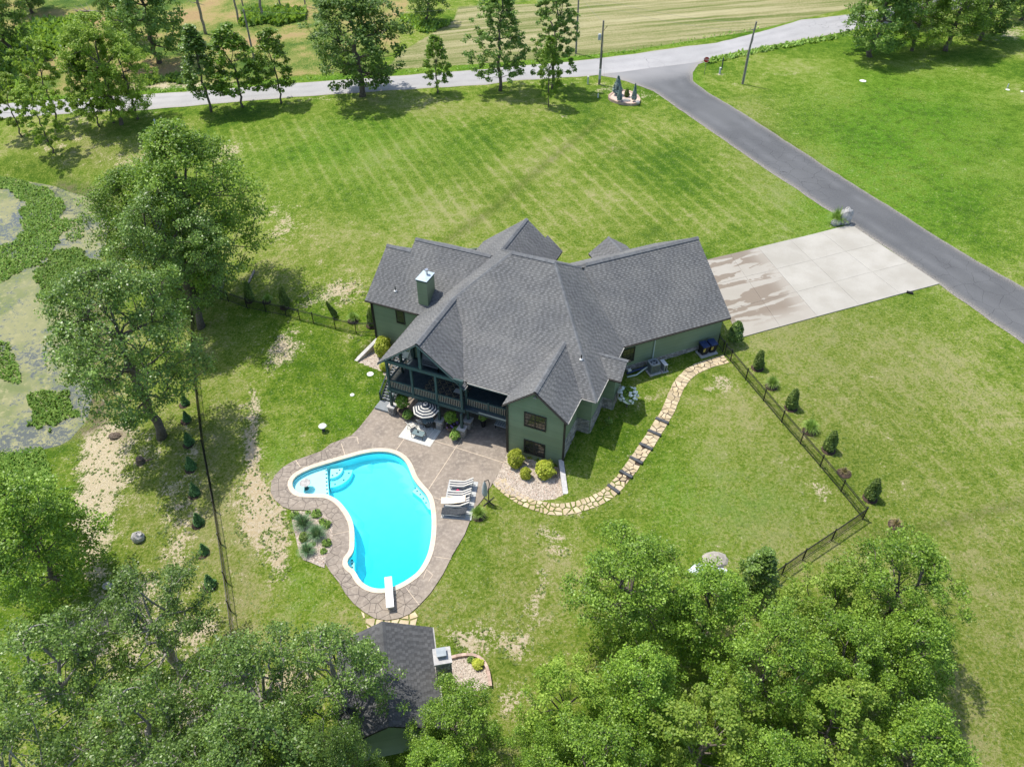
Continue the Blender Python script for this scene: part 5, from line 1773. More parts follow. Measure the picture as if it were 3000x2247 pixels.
def fast_mesh(name, V, F, m, tint):
    me = bpy.data.meshes.new(name)
    me.vertices.add(len(V))
    me.vertices.foreach_set('co', np.asarray(V, np.float32).ravel())
    w = F.shape[1]
    me.loops.add(F.size)
    me.loops.foreach_set('vertex_index', F.astype(np.int32).ravel())
    me.polygons.add(len(F))
    me.polygons.foreach_set('loop_start', np.arange(0, F.size, w, dtype=np.int32))
    me.polygons.foreach_set('loop_total', np.full(len(F), w, np.int32))
    me.materials.append(MATS[m])
    a = me.attributes.new('tint', 'FLOAT', 'FACE')
    a.data.foreach_set('value', np.asarray(tint, np.float32))
    me.polygons.foreach_set('use_smooth', np.zeros(len(F), bool))
    me.update(calc_edges=True)
    return me

PROTO = {}
def proto(key, *a, **k): PROTO[key] = (tree_proto(*a, **k), a[1], a[2])   # ((trunk, crown), H, R)
proto('oak1', 11, 13, 5.2, .30, 'oak', 150, 14500, .18, 'leaf_oak', 'bark_pale', .34, .50, .62, limb=.02)
proto('oak2', 12, 13, 5.2, .28, 'oak', 150, 14500, .18, 'leaf_oak', 'bark_pale', .36, .51, .60, limb=.02)
proto('oak3', 13, 14, 4.8, .24, 'round', 320, 30000, .18, 'leaf_oak', 'bark', .33, .34, .70)
proto('big1', 14, 16, 5.6, .20, 'tall', 420, 34000, .21, 'leaf_green', 'bark', .34, .26, .74)
proto('maple1', 21, 11, 4.4, .14, 'round', 210, 23000, .17, 'leaf_green', 'bark', .22, .30, .70)
proto('maple2', 22, 11, 4.4, .12, 'dome', 220, 23000, .17, 'leaf_green', 'bark', .22, .30, .70)
proto('lime1', 23, 9, 3.4, .12, 'round', 150, 15000, .17, 'leaf_bright', 'bark', .16, .36, .70)
proto('dark1', 31, 12, 5.0, .14, 'dome', 240, 12000, .32, 'leaf_dark', 'bark', .28, .34, .70)
proto('dark2', 32, 11, 4.6, .16, 'round', 260, 13000, .30, 'leaf_dark', 'bark', .28, .32, .66)
proto('ovate1', 41, 10, 2.3, .20, 'ovate', 150, 7000, .26, 'leaf_oak', 'bark', .11, .32, .95)
proto('ovate2', 42, 10, 2.4, .18, 'tall', 150, 7500, .26, 'leaf_green', 'bark', .11, .32, .85)
proto('airy1', 43, 10, 2.9, .16, 'round', 110, 6000, .28, 'leaf_bright', 'bark', .11, .42, .62)
proto('tall1', 51, 14, 3.6, .14, 'skirt', 250, 11000, .28, 'leaf_dark', 'bark', .2, .38, .62)
proto('tall2', 52, 14, 3.2, .16, 'tall', 230, 9500, .28, 'leaf_dark', 'bark', .2, .42, .55)
proto('dead1', 61, 11, 2.4, .35, 'oak', 46, 0, .2, 'leaf_oak', 'bark_dead', .24, bare=True)

def tree(key, base_px, height, width, label, name='broadleaf_tree', group=None, rz=None, ground=None, cat='tree'):
    """height and crown radius in metres; base at the ground point seen at base_px (or given)"""
    (tm, cm), H, R = PROTO[key]
    p = at(*base_px) if ground is None else np.array(ground)
    e = empty(name, (p[0], p[1], p[2]), rz if rz is not None else random.uniform(0, 6.28), label, cat, group)
    sx = width / R
    for o in (link('trunk', tm, e), link('crown', cm, e) if cm else None):
        if o: o.scale = (sx, sx, height / H)
    return e

def crown_tree(key, crown_px, zc, height, width, label, **k):
    """a tree whose base is hidden: the middle of its crown, at height zc, is seen at crown_px"""
    q = gz(*crown_px, zc)
    return tree(key, None, height, width, label, ground=(q[0], q[1], zt(q[0], q[1])), **k)

ROW = 'trees in a row along the county road'
tree('airy1', (155, 450), 10, 2.9, 'small pale green tree furthest left, alone on the lawn in front of the road row', group=ROW)
tree('airy1', (66, 400), 9.5, 2.8, 'pale green young tree at the left edge beside the road', group=ROW)
tree('airy1', (176, 366), 12.5, 3.3, 'thin airy tree at the left end of the road, second from the edge', group=ROW)
tree('ovate2', (292, 373), 11, 2.5, 'slender leaning tree on the left of the big bright roadside tree', group=ROW)
tree('lime1', (355, 366), 15.5, 5.6, 'largest bright green tree at the left end of the road row', group=ROW)
tree('airy1', (335, 361), 13, 3.6, 'airy yellow-green tree tucked behind the large bright roadside tree', group=ROW)
tree('lime1', (405, 350), 12.5, 3.6, 'bright green tree on the right of the largest bright roadside tree', group=ROW)
tree('ovate1', (619, 328), 12.4, 3.5, 'dull green pear shaped tree, left of a pair by the road', group=ROW)
tree('ovate2', (713, 315), 12.0, 3.6, 'fuller green pear shaped tree, right of a pair by the road', group=ROW)
tree('ovate2', (825, 303), 10.8, 2.8, 'neat oval tree standing between the pair and the big round tree', group=ROW)
tree('dark2', (1062, 282), 15.0, 7.0, 'big round dark green tree with short trunk beside the road', group=ROW)
tree('ovate2', (1282, 274), 8.4, 2.1, 'smallest lollipop shaped tree on a thin stem by the road', group=ROW)
tree('tall1', (1465, 266), 15.2, 4.3, 'tall dark tree with drooping lower boughs by the road', group=ROW)
tree('tall2', (1618, 262), 14.8, 3.6, 'tall upright dark tree with spiky twigs behind the slim young tree', group=ROW, rz=2.0)
tree('ovate2', (1606, 312), 9.8, 1.75, 'slim young tree standing in front of the tall dark spiky tree', group=ROW)
FARG = 'trees beyond the county road'
tree('dark1', (466, 187), 16.5, 6.8, 'spreading tree with bare trunk in the straw coloured field', group=FARG)
tree('dark2', (378, 118), 10, 3.4, 'darker tree behind the spreading tree in the straw field', group=FARG)
tree('dark1', (30, 158), 17, 5.5, 'dark tree in the top left corner of the field', group=FARG)
tree('dark2', (95, 40), 10, 5.0, 'dark bushy tree at the very top left behind the corner tree', group=FARG)
tree('dark1', (-50, 225), 15, 5.5, 'dark tree cut by the left edge beyond the road', group=FARG)
tree('dark1', (1255, 66), 10, 4.2, 'dense dark tree with skirted foliage beside the mown hay', group=FARG)
for i, (b, h, w, l) in enumerate([((602, 100), 14, 2.6, 'bare dead tree with forked stems left of the wooden field post'), ((702, 70), 13, 1.9, 'bare dead tree with two thin stems at the top of the straw field'),
                                  ((715, 34), 12, 1.4, 'single thin bare trunk behind the two stemmed dead tree'), ((770, 58), 13, 2.4, 'bare many stemmed dead tree above the green undergrowth'),
                                  ((822, 26), 11, 1.6, 'bare dead tree at the top edge, left of the far oak stems'), ((895, 20), 11, 1.5, 'rightmost bare trunk at the top edge of the straw field')]):
    tree('dead1', b, h, w, l, name='dead_tree', group='bare dead trees in the straw field')
RG = 'trees in the clump at the top right'
tree('dark1', (2550, 168), 13.5, 6.6, 'dark bushy tree at the left of the top right clump', group=RG)
tree('maple2', (2670, 150), 13, 5.6, 'middle tree of the top right clump with grey bare twigs', group=RG)
tree('big1', (2770, 150), 12.5, 6.0, 'tree with leaning bent trunk in the top right clump', group=RG)
tree('dark2', (2870, 118), 11.5, 5.4, 'tree at the right end of the top right clump', group=RG)
tree('dark1', (2620, 60), 13, 6.5, 'dark tree behind the top right clump', group=RG)
tree('dark1', (2990, 60), 11, 5.0, 'dark tree in the top right corner', group=RG)
MG = 'large trees between pond and house'
tree('oak3', (474, 1282), 17.5, 5.5, 'tall leaning oak with thick bare trunk between the pond and the fence', name='oak_tree', group=MG, rz=.4)
tree('big1', (640, 860), 18.5, 6.4, 'large green tree behind the fence, highest on the slope by the pond', group=MG)
tree('big1', (480, 860), 14.5, 5.2, 'green tree at the pond edge beside the tallest tree on the slope', group=MG, rz=3.6)
tree('oak3', (590, 960), 15.5, 5.0, 'grey green oak with thin foliage right above the black side fence', name='oak_tree', group=MG)
BG = 'oaks at the bottom left'
crown_tree('maple2', (70, 1560), 4.5, 12.5, 5.2, 'dense green tree on the left edge below the pond', group=BG)
crown_tree('oak1', (430, 1790), 6, 11, 4.3, 'oak with open crown above the bare sandy slope', name='oak_tree', group=BG)
crown_tree('oak2', (130, 1960), 7, 12.5, 4.6, 'grey green oak on the left edge with pale bare limbs', name='oak_tree', group=BG)
crown_tree('oak2', (390, 2130), 8, 12.5, 4.2, 'oak with a thick forked pale limb at the bottom left', name='oak_tree', group=BG)
crown_tree('oak1', (740, 2010), 7, 12, 4.3, 'oak in the middle of the bottom left wood, left of the pool house', name='oak_tree', group=BG, rz=4.0)
crown_tree('oak3', (740, 2240), 8, 13, 3.7, 'oak cut by the bottom edge, left of the pool house gable', name='oak_tree', group=BG)
crown_tree('oak2', (985, 1985), 6.5, 11, 3.6, 'oak overhanging the left side of the pool house roof', name='oak_tree', group=BG, rz=1.2)
crown_tree('oak1', (70, 2240), 8, 13, 4.0, 'oak in the bottom left corner', name='oak_tree', group=BG)
crown_tree('oak3', (985, 2235), 7.0, 11.0, 1.9, 'narrow oak pressed against the pool house gable', name='oak_tree', group=BG)
crown_tree('oak2', (560, 2290), 8, 12.5, 3.6, 'oak at the bottom edge between the forked oak and the pool house', name='oak_tree', group=BG, rz=2.5)
WG = 'trees of the bottom right wood'
crown_tree('maple1', (1335, 2115), 4.2, 7.0, 2.6, 'round dark green tree beside the pool house chimney', group=WG)
crown_tree('maple2', (1270, 2262), 4.5, 7.5, 2.7, 'green tree at the bottom edge right of the pool house', group=WG)
crown_tree('maple1', (1840, 1740), 5, 9.5, 3.9, 'dark green tree at the upper left of the bottom right wood', group=WG)
crown_tree('maple2', (2080, 1790), 5, 9, 3.5, 'green tree in the middle of the wood below the corner of the fence', group=WG)
crown_tree('ovate1', (2225, 1690), 3, 5.5, 1.7, 'small dull tree leaning beside the pale tarp at the wood edge', group=WG)
crown_tree('lime1', (1650, 2060), 5, 8.5, 2.6, 'brightest green tree on the left edge of the bottom right wood', group=WG)
crown_tree('lime1', (2440, 1790), 5, 8, 3.0, 'pale yellow green tree just outside the fence corner', group=WG)
crown_tree('maple1', (2620, 1760), 5.5, 10, 3.6, 'dark tree at the right end of the bottom right wood', group=WG)
crown_tree('maple2', (2660, 1930), 5.5, 9.5, 3.3, 'broad green tree casting the deep shadow on the right lawn', group=WG)
crown_tree('maple2', (1880, 2010), 5.5, 9, 3.3, 'mid green tree in the centre of the bottom right wood', group=WG)
crown_tree('maple1', (2250, 1960), 5.5, 10, 3.4, 'tree with grey green foliage in the thick of the bottom right wood', group=WG)
crown_tree('lime1', (2080, 2150), 5.5, 8.5, 3.2, 'yellowish tree at the bottom of the right wood, left of the middle', group=WG)
crown_tree('maple1', (1740, 2230), 5.5, 9, 3.1, 'green tree at the bottom edge below the brightest tree', group=WG)
crown_tree('lime1', (2440, 2120), 5.5, 8.5, 3.1, 'bright green tree at the bottom edge, right of the yellowish one', group=WG)
crown_tree('maple2', (2700, 2200), 5.5, 8.5, 3.4, 'dark green tree in the bottom right corner of the wood', group=WG)
crown_tree('maple2', (2280, 2280), 5.5, 9, 3.2, 'tree cut by the bottom edge in the middle of the right wood', group=WG)
crown_tree('maple1', (1590, 2215), 4.5, 7.5, 2.0, 'shady tree at the left foot of the brightest tree', group=WG)
crown_tree('maple1', (2460, 1960), 5, 9, 3.0, 'tree in the right part of the wood behind the pale one', group=WG, rz=1.0)

# ------------------------------------------------------------------ shrubs and plants
def bush_mesh(seed, H, R, kind, n, ls, m, vertical=0.0, stem=0.0):
    r = np.random.default_rng(seed)
    h = r.random(n) ** .9
    a = r.random(n) * 2 * math.pi
    rr_ = np.array([env_radius(kind, x) for x in h]) * R * (1 + .14 * np.sin(a * 3 + 7 * h + seed) + .1 * np.sin(a * 7 + 11 * h)) * np.sqrt(r.random(n) * .45 + .55)
    p = np.c_[np.cos(a) * rr_, np.sin(a) * rr_, stem + h * H]
    out = np.c_[np.cos(a), np.sin(a), np.full(n, .35)]
    nr = out + r.normal(size=(n, 3)) * .75 + np.array([0, 0, .9])
    nr /= np.sqrt((nr ** 2).sum(1))[:, None]
    up = np.array([0, 0, 1.0])
    t1 = up * vertical + r.normal(size=(n, 3)) * (1 - vertical * .7) + out * .5
    t1 -= nr * (t1 * nr).sum(1)[:, None]
    t1 /= np.sqrt((t1 ** 2).sum(1))[:, None]
    t2 = np.cross(nr, t1)
    s = (ls * r.uniform(.7, 1.3, n))[:, None]
    V = np.stack([p - t1 * s * .5, p + t2 * s * .28, p + t1 * s * .6 + nr * s * .12, p - t2 * s * .28], 1).reshape(-1, 3)
    return fast_mesh('foliage', V, np.arange(n * 4).reshape(-1, 4), m, r.random(n))

def grass_mesh(seed, H, R, n, m, wid=.02, droop=.9):
    r = np.random.default_rng(seed)
    V, F, T = [], [], []
    for i in range(n):
        a = r.random() * 6.283
        rb = R * .18 * math.sqrt(r.random())
        L = H * r.uniform(.75, 1.15)
        tilt = r.uniform(.1, 1.0)
        d = np.array([math.cos(a), math.sin(a), 0])
        sd_ = np.array([-d[1], d[0], 0]) * wid
        b0 = np.array([math.cos(a) * rb, math.sin(a) * rb, 0])
        P = []
        for k in range(4):
            f = k / 3
            P.append(b0 + d * R * tilt * (f ** 1.4) + np.array([0, 0, L * (f * (1.25 - .25 * tilt) - droop * tilt * f ** 3 * .75)]))
        b = len(V)
        for k, p in enumerate(P):
            w = sd_ * (1 - .8 * k / 3)
            V += [p - w, p + w]
        for k in range(3):
            F.append((b + 2 * k, b + 2 * k + 1, b + 2 * k + 3, b + 2 * k + 2))
            T.append(r.random())
    return fast_mesh('blades', np.array(V), np.array(F), m, T)

ARB = bush_mesh(1, 1.9, .52, 'dome', 2600, .17, 'leaf_conifer', .8)
SPR = bush_mesh(2, 1.5, .55, 'cone', 1500, .2, 'leaf_spruce', .5)
BLU = bush_mesh(3, 2.4, .75, 'cone', 1700, .26, 'leaf_blue', .3, .3)
LIM = bush_mesh(4, 1.35, .68, 'round', 2200, .17, 'leaf_lime', .55)
GRE = bush_mesh(5, .45, .34, 'round', 500, .12, 'grass_fresh', .5)
BOX = bush_mesh(8, .8, .5, 'round', 1100, .13, 'leaf_conifer', .4)
WEEP = bush_mesh(6, 1.9, .72, 'dome', 1900, .2, 'leaf_oak', .9, .35)
HYD = bush_mesh(7, 1.0, .62, 'round', 1000, .16, 'leaf_green', .3, .7)
ORN = [grass_mesh(s, 1.15, 1.0, 520, 'grass_blade') for s in (1, 2)]
ORF = grass_mesh(3, 1.2, .85, 420, 'grass_fresh')
ORD = grass_mesh(4, .55, .6, 200, 'grass_dry')
stem_me = MB().tube([(0, 0, -.1), (.01, 0, .7)], [.06, .04], 6).me('stem', 'bark')

MULCH = MB().lathe([(0, .05), (.3, .05), (.55, .02), (.62, -.04)], (0, 0, 0), 12).me('mulch', 'soil')
def plant(name, me, px, label, cat='shrub', s=1.0, group=None, sz=None, part='foliage', tilt=0.0, stem=None, dz=0):
    p = at(*px)
    e = empty(name, (p[0], p[1], p[2] + dz), random.uniform(0, 6.28), label, cat, group)
    if tilt: e.rotation_euler = (0, tilt, math.pi)
    o = link(part, me, e)
    o.scale = (s, s, sz or s)
    q = link('stem', stem or stem_me, e)
    q.scale = (s, s, s)
    if name in ('arborvitae', 'spruce', 'ornamental_grass') and not tilt: link('mulch', MULCH, e)
    return e
AG = 'clipped conical evergreens outside the right fence'
for px, s, l in (((2219, 1078), .95, 'conical evergreen nearest the house outside the right fence'), ((2317, 1194), 1.0, 'conical evergreen second from the house outside the right fence'),
              ((2427, 1317), 1.0, 'conical evergreen third from the house outside the right fence'), ((2549, 1458), 1.02, 'conical evergreen nearest the fence corner, furthest from the house')):
    plant('arborvitae', ARB, px, l, 'evergreen', s * 1.05, AG, s * 1.1)
GG = 'ornamental grass tufts outside the right fence'
plant('ornamental_grass', ORF, (2260, 1132), 'round green grass tuft between the two evergreens nearest the house', 'grass', .85, GG, part='blades')
plant('ornamental_grass', ORF, (2371, 1262), 'larger green grass tuft halfway along the right fence', 'grass', .95, GG, part='blades')
plant('ornamental_grass', ORD, (2473, 1384), 'small brown dry grass tuft near the far end of the fence', 'grass', .8, GG, part='blades')
plant('ornamental_grass', ORD, (2625, 1537), 'isolated brown grass tuft on the lawn below the fence corner', 'grass', .9, GG, part='blades')
LG = 'evergreens behind the left fence'
plant('arborvitae', ARB, (837, 899), 'upright dark evergreen behind the left fence under the tree shade', 'evergreen', 1.05, LG, 1.25)
plant('arborvitae', ARB, (734, 880), 'evergreen half hidden by the big tree behind the left fence', 'evergreen', 1.0, LG, 1.2)
plant('arborvitae', ARB, (984, 928), 'leaning thin evergreen behind the left fence beside the round grass', 'evergreen', .62, LG, 1.0, tilt=.35)
plant('arborvitae', ARB, (1090, 952), 'evergreen at the corner of the left wing of the house', 'evergreen', .95, LG, 1.05)
plant('ornamental_grass', ORF, (1035, 938), 'bright round grass tuft behind the left fence', 'grass', .8, LG, .7, part='blades')
plant('ornamental_grass', ORF, (785, 882), 'shaded grass tuft behind the left fence', 'grass', .7, LG, .6, part='blades')
SG = 'young spruces in a line along the left fence'
for i, (px, l) in enumerate([((544, 1184), 'young spruce at the far end of the line, beside the oak crown'), ((549, 1232), 'young spruce second in the line, right of the oak trunk'), ((556, 1300), 'shaded young spruce just below the foot of the oak'),
                             ((562, 1372), 'young spruce in full sun nearest below the oak shade'), ((573, 1447), 'young spruce level with the shallow end of the pool'), ((584, 1534), 'young spruce level with the rock bed by the pool'),
                             ((600, 1619), 'young spruce second from the near end of the line'), ((618, 1715), 'young spruce at the near end of the line by the oak wood')]):
    plant('spruce', SPR, px, l, 'spruce', random.uniform(.72, .95), SG)
YG = 'yellow green shrubs beside the house'
plant('golden_shrub', LIM, (1511, 1362), 'yellow green shrub in the gravel nearest the patio, under the bay window', 'shrub', .95, YG, 1.25)
plant('golden_shrub', LIM, (1541, 1400), 'smallest yellow green shrub in the gravel bed', 'shrub', .62, YG, .85)
plant('golden_shrub', LIM, (1598, 1392), 'widest yellow green shrub beside the retaining wall', 'shrub', 1.1, YG, 1.15)
plant('golden_shrub', LIM, (1126, 1040), 'tall yellow green shrub against the left wing beside the porch stairs', 'shrub', 1.15, YG, 1.55)
plant('golden_shrub', LIM, (1128, 1085), 'low yellow green shrub beside the foot of the porch stairs', 'shrub', .6, YG, .8)
RBG = 'blue grass clumps in the rock bed'
for k, (px, s, l) in enumerate([(c5([(330, 290)])[0], 1.3, 'largest blue green grass clump at the top of the rock bed'), (c5([(520, 440)])[0], 1.25, 'blue green grass clump in the middle of the rock bed next to the deck'),
                   (c5([(385, 660)])[0], 1.05, 'lowest blue green grass clump in the rock bed')]):
    plant('blue_grass', ORN[k % 2], px, l, 'grass', s * .72, RBG, s * .7, part='blades')
for px, s, l in ((c5([(215, 160)])[0], 1, 'small green tuft in the top left corner of the rock bed'), (c5([(515, 140)])[0], 1.1, 'small green tuft at the top edge of the rock bed'), (c5([(595, 240)])[0], .8, 'small lime tuft by the deck curve'),
              (c5([(645, 290)])[0], 1.1, 'green tuft touching the middle blue grass clump'), (c5([(660, 545)])[0], 1.0, 'green tuft at the right edge of the rock bed'), (c5([(612, 655)])[0], .75, 'little lime tuft near the foot of the rock bed'),
              (c5([(395, 115)])[0], .6, 'tiny pale tuft at the top of the rock bed'), (c5([(465, 552)])[0], .6, 'tiny yellow tuft above the lowest blue clump')):
    plant('small_tuft', GRE, px, l, 'plant', s, 'small tufts in the rock bed')
sp_ = plant('dark_shrub', BOX, c5([(345, 470)])[0], 'dark purple brown shrub between the blue grass clumps', 'shrub', .8, sz=.7)
plant('ornamental_grass', ORF, (1402, 1512), 'green grass tuft beside the loungers at the deck edge', 'grass', .8, part='blades')
plant('ornamental_grass', ORF, (2449, 655), 'large pale grass tuft beside the boulder on the driveway', 'grass', 1.5, sz=1.4, part='blades')
plant('weeping_tree', WEEP, (2150, 1006), 'small weeping tree outside the fence at the garage corner', 'tree', 1.1)
# white flowering hydrangea on a stem
hy = plant('hydrangea', HYD, (1836, 1192), 'white flowering hydrangea on a stem in the shade of the bay', 'shrub', 1.15, sz=1.2)
fm_ = MB()
r_ = random.Random(4)
for k in range(60):
    a, h = r_.uniform(0, 6.28), r_.uniform(.8, 1.85)
    q = .72 * math.sqrt(max(.05, 1 - ((h - 1.3) / .65) ** 2)) * r_.uniform(.55, 1) ** .5
    fm_.t = r_.random()
    fm_.blob((math.cos(a) * (q + .1), math.sin(a) * (q + .1), h + .12), (.15, .15, .11), 6, 4, .2, k)
fm_.build('flower_heads', 'flower_white', hy, tint=True)['kind'] = 'stuff'
# hostas in the lawn strip
plant('small_tuft', GRE, (1783, 1237), 'small green plant in the shade below the stone corner', 'plant', .9)

# reeds, lawn tufts and pond weed
def scatter(name, n, region, size, m, seed, label=None, up=.8, dz=0.0, maskf=None, ground=True, rag=0.0):
    r = np.random.default_rng(seed)
    A = np.array(region)
    P = np.c_[r.uniform(A[:, 0].min(), A[:, 0].max(), n), r.uniform(A[:, 1].min(), A[:, 1].max(), n)]
    P = P[in_poly_dist(P[:, 0], P[:, 1], region) < 0]
    if rag:
        d = in_poly_dist(P[:, 0], P[:, 1], region)
        nz = np.array([mnoise.noise((x * .35, y * .35, seed)) + .5 * mnoise.noise((x * 1.1, y * 1.1, seed + 9)) for x, y in P])
        P = P[d < nz * rag - .3 * rag]
    if maskf is not None: P = P[maskf(P, r)]
    k = len(P)
    z = gz_grid(P[:, 0], P[:, 1]) if ground is True else np.full(k, ground)
    a = r.random(k) * 6.283
    s = size * r.uniform(.6, 1.4, k)
    d = np.c_[np.cos(a), np.sin(a)]
    q = np.c_[-d[:, 1], d[:, 0]]
    V = np.zeros((k, 4, 3))
    V[:, 0, :2] = P - d * s[:, None] * .5
    V[:, 1, :2] = P + q * s[:, None] * .35
    V[:, 2, :2] = P + d * s[:, None] * .5
    V[:, 3, :2] = P - q * s[:, None] * .35
    V[:, 0, 2] = z + dz
    V[:, 1, 2] = z + dz + s * up * r.uniform(.3, .8, k)
    V[:, 2, 2] = z + dz + s * up * r.uniform(.3, 1.0, k)
    V[:, 3, 2] = z + dz + s * up * r.uniform(.0, .5, k)
    o = link(name, fast_mesh(name, V.reshape(-1, 3), np.arange(4 * k).reshape(-1, 4), m, r.random(k)))
    return tag(o, label, None, None, 'stuff')
wA = pxpoly([(-60, 512), (60, 522), (160, 550), (205, 620), (195, 710), (110, 780), (0, 830), (-60, 850), (-60, 720), (30, 710), (60, 640), (40, 565), (-60, 550)], -3)
wB = pxpoly([(95, 800), (150, 735), (240, 725), (305, 770), (285, 860), (215, 905), (150, 905), (105, 870)], -3)
wC = pxpoly([(70, 1160), (130, 1130), (220, 1140), (235, 1220), (160, 1270), (80, 1250)], -3)
wD = pxpoly([(-60, 1000), (40, 1000), (80, 1060), (60, 1130), (-60, 1110)], -3)
wE = pxpoly([(180, 650), (240, 640), (260, 690), (200, 720)], -3)
for i, (w_, n_) in enumerate(((wA, 34000), (wB, 9000), (wC, 3500), (wD, 2500), (wE, 900))):
    scatter('pond_weed', n_, w_, .26, 'weed_leaf', 20 + i, 'mat of green water weed covering part of the pond', .9, ground=-3.0, rag=1.3)
scatter('bank_weed', 7000, pxpoly([(150, 540), (300, 570), (340, 640), (310, 770), (225, 860), (225, 910), (270, 1000), (285, 1120), (255, 1240), (170, 1290), (150, 1260), (225, 1200), (245, 1110), (230, 1000), (190, 900), (200, 845), (285, 760), (310, 650), (260, 600), (160, 570)], -2.9), .2, 'weed_leaf', 32, 'green weeds along the pond shore', .9, rag=1.2)
scatter('bank_weed', 9000, pxpoly([(-60, 1300), (120, 1300), (160, 1420), (120, 1500), (-60, 1560)], -2.6), .24, 'weed_leaf', 31, 'green weeds on the pond bank', .9)
# tall verge grass along the road and driveway corner
def verge(pts, n, w, size, seed, m='grass_fresh'):
    P = np.array([at(*q)[:2] for q in pts])
    poly = list(map(tuple, P + np.array([0, w]))) + list(map(tuple, P[::-1] - np.array([0, w])))
    scatter('verge_grass', n, poly, size, m, seed, 'long grass on the verge of the county road', 1.3)
verge([(2065, 184), (2113, 174), (2226, 150), (2350, 128), (2450, 110)], 5000, .9, .45, 41)
verge([(0, 292), (416, 270), (718, 248), (1062, 222), (1423, 195), (1662, 173), (1843, 152), (2226, 86)], 9000, .8, .3, 42)
for i, (pp_, n_, s_) in enumerate([([(690, 45), (780, 25), (900, 28), (890, 70), (800, 82), (700, 78)], 5000, .8), ([(-60, 150), (100, 60), (260, 50), (300, 100), (150, 180), (60, 260), (-60, 300)], 5000, .8), ([(410, 225), (540, 215), (600, 222), (580, 245), (420, 252)], 1500, .45),
                               ([(1150, 40), (1200, 90), (1300, 110), (1320, 70), (1240, 50)], 2500, .5), ([(220, 200), (300, 170), (320, 190), (250, 230)], 900, .45)]):
    scatter('undergrowth', n_, [tuple(at(*q)[:2]) for q in pp_], s_, 'leaf_green', 60 + i, 'rough green undergrowth in the straw coloured field', 1.4, rag=2.5)
# lawn tufts give the nearer lawn its grain
lawn_region = [(-42, 17), (38, 17), (70, 110), (60, 118), (20, 113), (-30, 108), (-60, 98), (-40, 60)]
def lawn_mask(P, r):
    ok = np.ones(len(P), bool)
    for poly in (DK, BED_BAY, BED_LEFT, BED_POOL, POND, [tuple(v) for v in (Aq, Bq, Cq, Dq)]): ok &= in_poly_dist(P[:, 0], P[:, 1], poly) > .12
    hp = [wuv(*q) for q in ((0, 0), (4.85, 0), (4.85, 3.2), (6, 3.2), (6, 6.35), (6.95, 6.35), (6.95, 8.45), (6, 8.5), (6, 10.6), tuple(gw1), tuple(gw2), (-11, 20), (-17, 17), (-17.1, 8.1), (-11.3, 8), (-11.3, 0))]
    ok &= in_poly_dist(P[:, 0], P[:, 1], hp) > .1
    dl = np.array([at(*q)[:2] for q in [(1750, 222), (1835, 239), (1969, 307), (2217, 479), (2400, 600), (2608, 734), (2900, 940), (3100, 1075), (3200, 960), (3000, 843), (2714, 675), (2475, 525), (2298, 411), (2074, 272), (2047, 190)]])
    ok &= in_poly_dist(P[:, 0], P[:, 1], dl) > .2
    ok &= P[:, 1] < 117 + .09 * (P[:, 0] + 26) - .3
    d = np.full(len(P), 9.0)
    for i in range(0, len(ctr) - 1, 2): d = np.minimum(d, np.hypot(P[:, 0] - ctr[i, 0], P[:, 1] - ctr[i, 1]))
    ok &= d > .72
    i = np.clip(np.searchsorted(gx, P[:, 0]), 0, nx_ - 1)
    j = np.clip(np.searchsorted(gy, P[:, 1]), 0, ny_ - 1)
    ok &= r.random(len(P)) > M_bare[j, i] * 1.7
    return ok
def bare_mask(P, r):
    i = np.clip(np.searchsorted(gx, P[:, 0]), 0, nx_ - 1)
    j = np.clip(np.searchsorted(gy, P[:, 1]), 0, ny_ - 1)
    ok = (M_bare[j, i] > .3) & (r.random(len(P)) < .9)
    for poly in (DK, BED_BAY, BED_LEFT, BED_POOL, POND): ok &= in_poly_dist(P[:, 0], P[:, 1], poly) > .15
    nz = np.array([mnoise.noise((x * 1.3, y * 1.3, 7)) for x, y in P[ok]])
    ok[ok] = nz > .02
    return ok
scatter('grass_tufts', 60000, [(-48, 17), (10, 17), (10, 70), (-48, 70)], .20, 'lawn_tuft', 51, 'thin grass tufts growing in the worn bare ground', .5, maskf=bare_mask)
scatter('lawn_grass', 130000, lawn_region, .13, 'lawn_tuft', 50, 'short mown lawn grass around the house', .22, maskf=lawn_mask)
# ------------------------------------------------------------------ fences
def fence(pxs, label, h=1.25, step=.115, name='iron_fence', fine=1.0):
    P = [at(*p) for p in pxs]
    e = empty(name, tuple(P[0]), 0, label, 'fence')
    o0 = P[0]
    L = [p - o0 for p in P]
    for p in L:
        q = MB().box((p[0], p[1], p[2] + h / 2 + .02), (.07, .07, h + .1)).box((p[0], p[1], p[2] + h + .08), (.1, .1, .03))
        q.build('post', 'black_iron', e)
    for a, b in zip(L[:-1], L[1:]):
        for z in (.12, h - .18, h - .04):
            MB().bar((a[0], a[1], a[2] + z), (b[0], b[1], b[2] + z), .035 * fine, .035 * fine).build('rail', 'black_iron', e)
        n = int(np.hypot(*(b - a)[:2]) / step)
        mb = MB()
        for k in range(1, n):
            p = a + (b - a) * k / n
            mb.bar((p[0], p[1], p[2] + .06), (p[0], p[1], p[2] + h), .018 * fine, .018 * fine)
        mb.build('pickets', 'black_iron', e)['kind'] = 'stuff'
    return e
fence([(2102, 1012), (2117, 1032)], 'short run of black iron fence against the garage corner')
fence([(2122, 1040), (2139, 1058), (2184, 1113), (2236, 1174), (2289, 1237), (2344, 1300), (2402, 1367), (2463, 1440), (2527, 1519)], 'long straight black iron fence across the right lawn')
fence([(2527, 1521), (2436, 1583), (2351, 1640), (2290, 1683), (2228, 1728), (2170, 1775)], 'black iron fence running from the right corner into the wood')
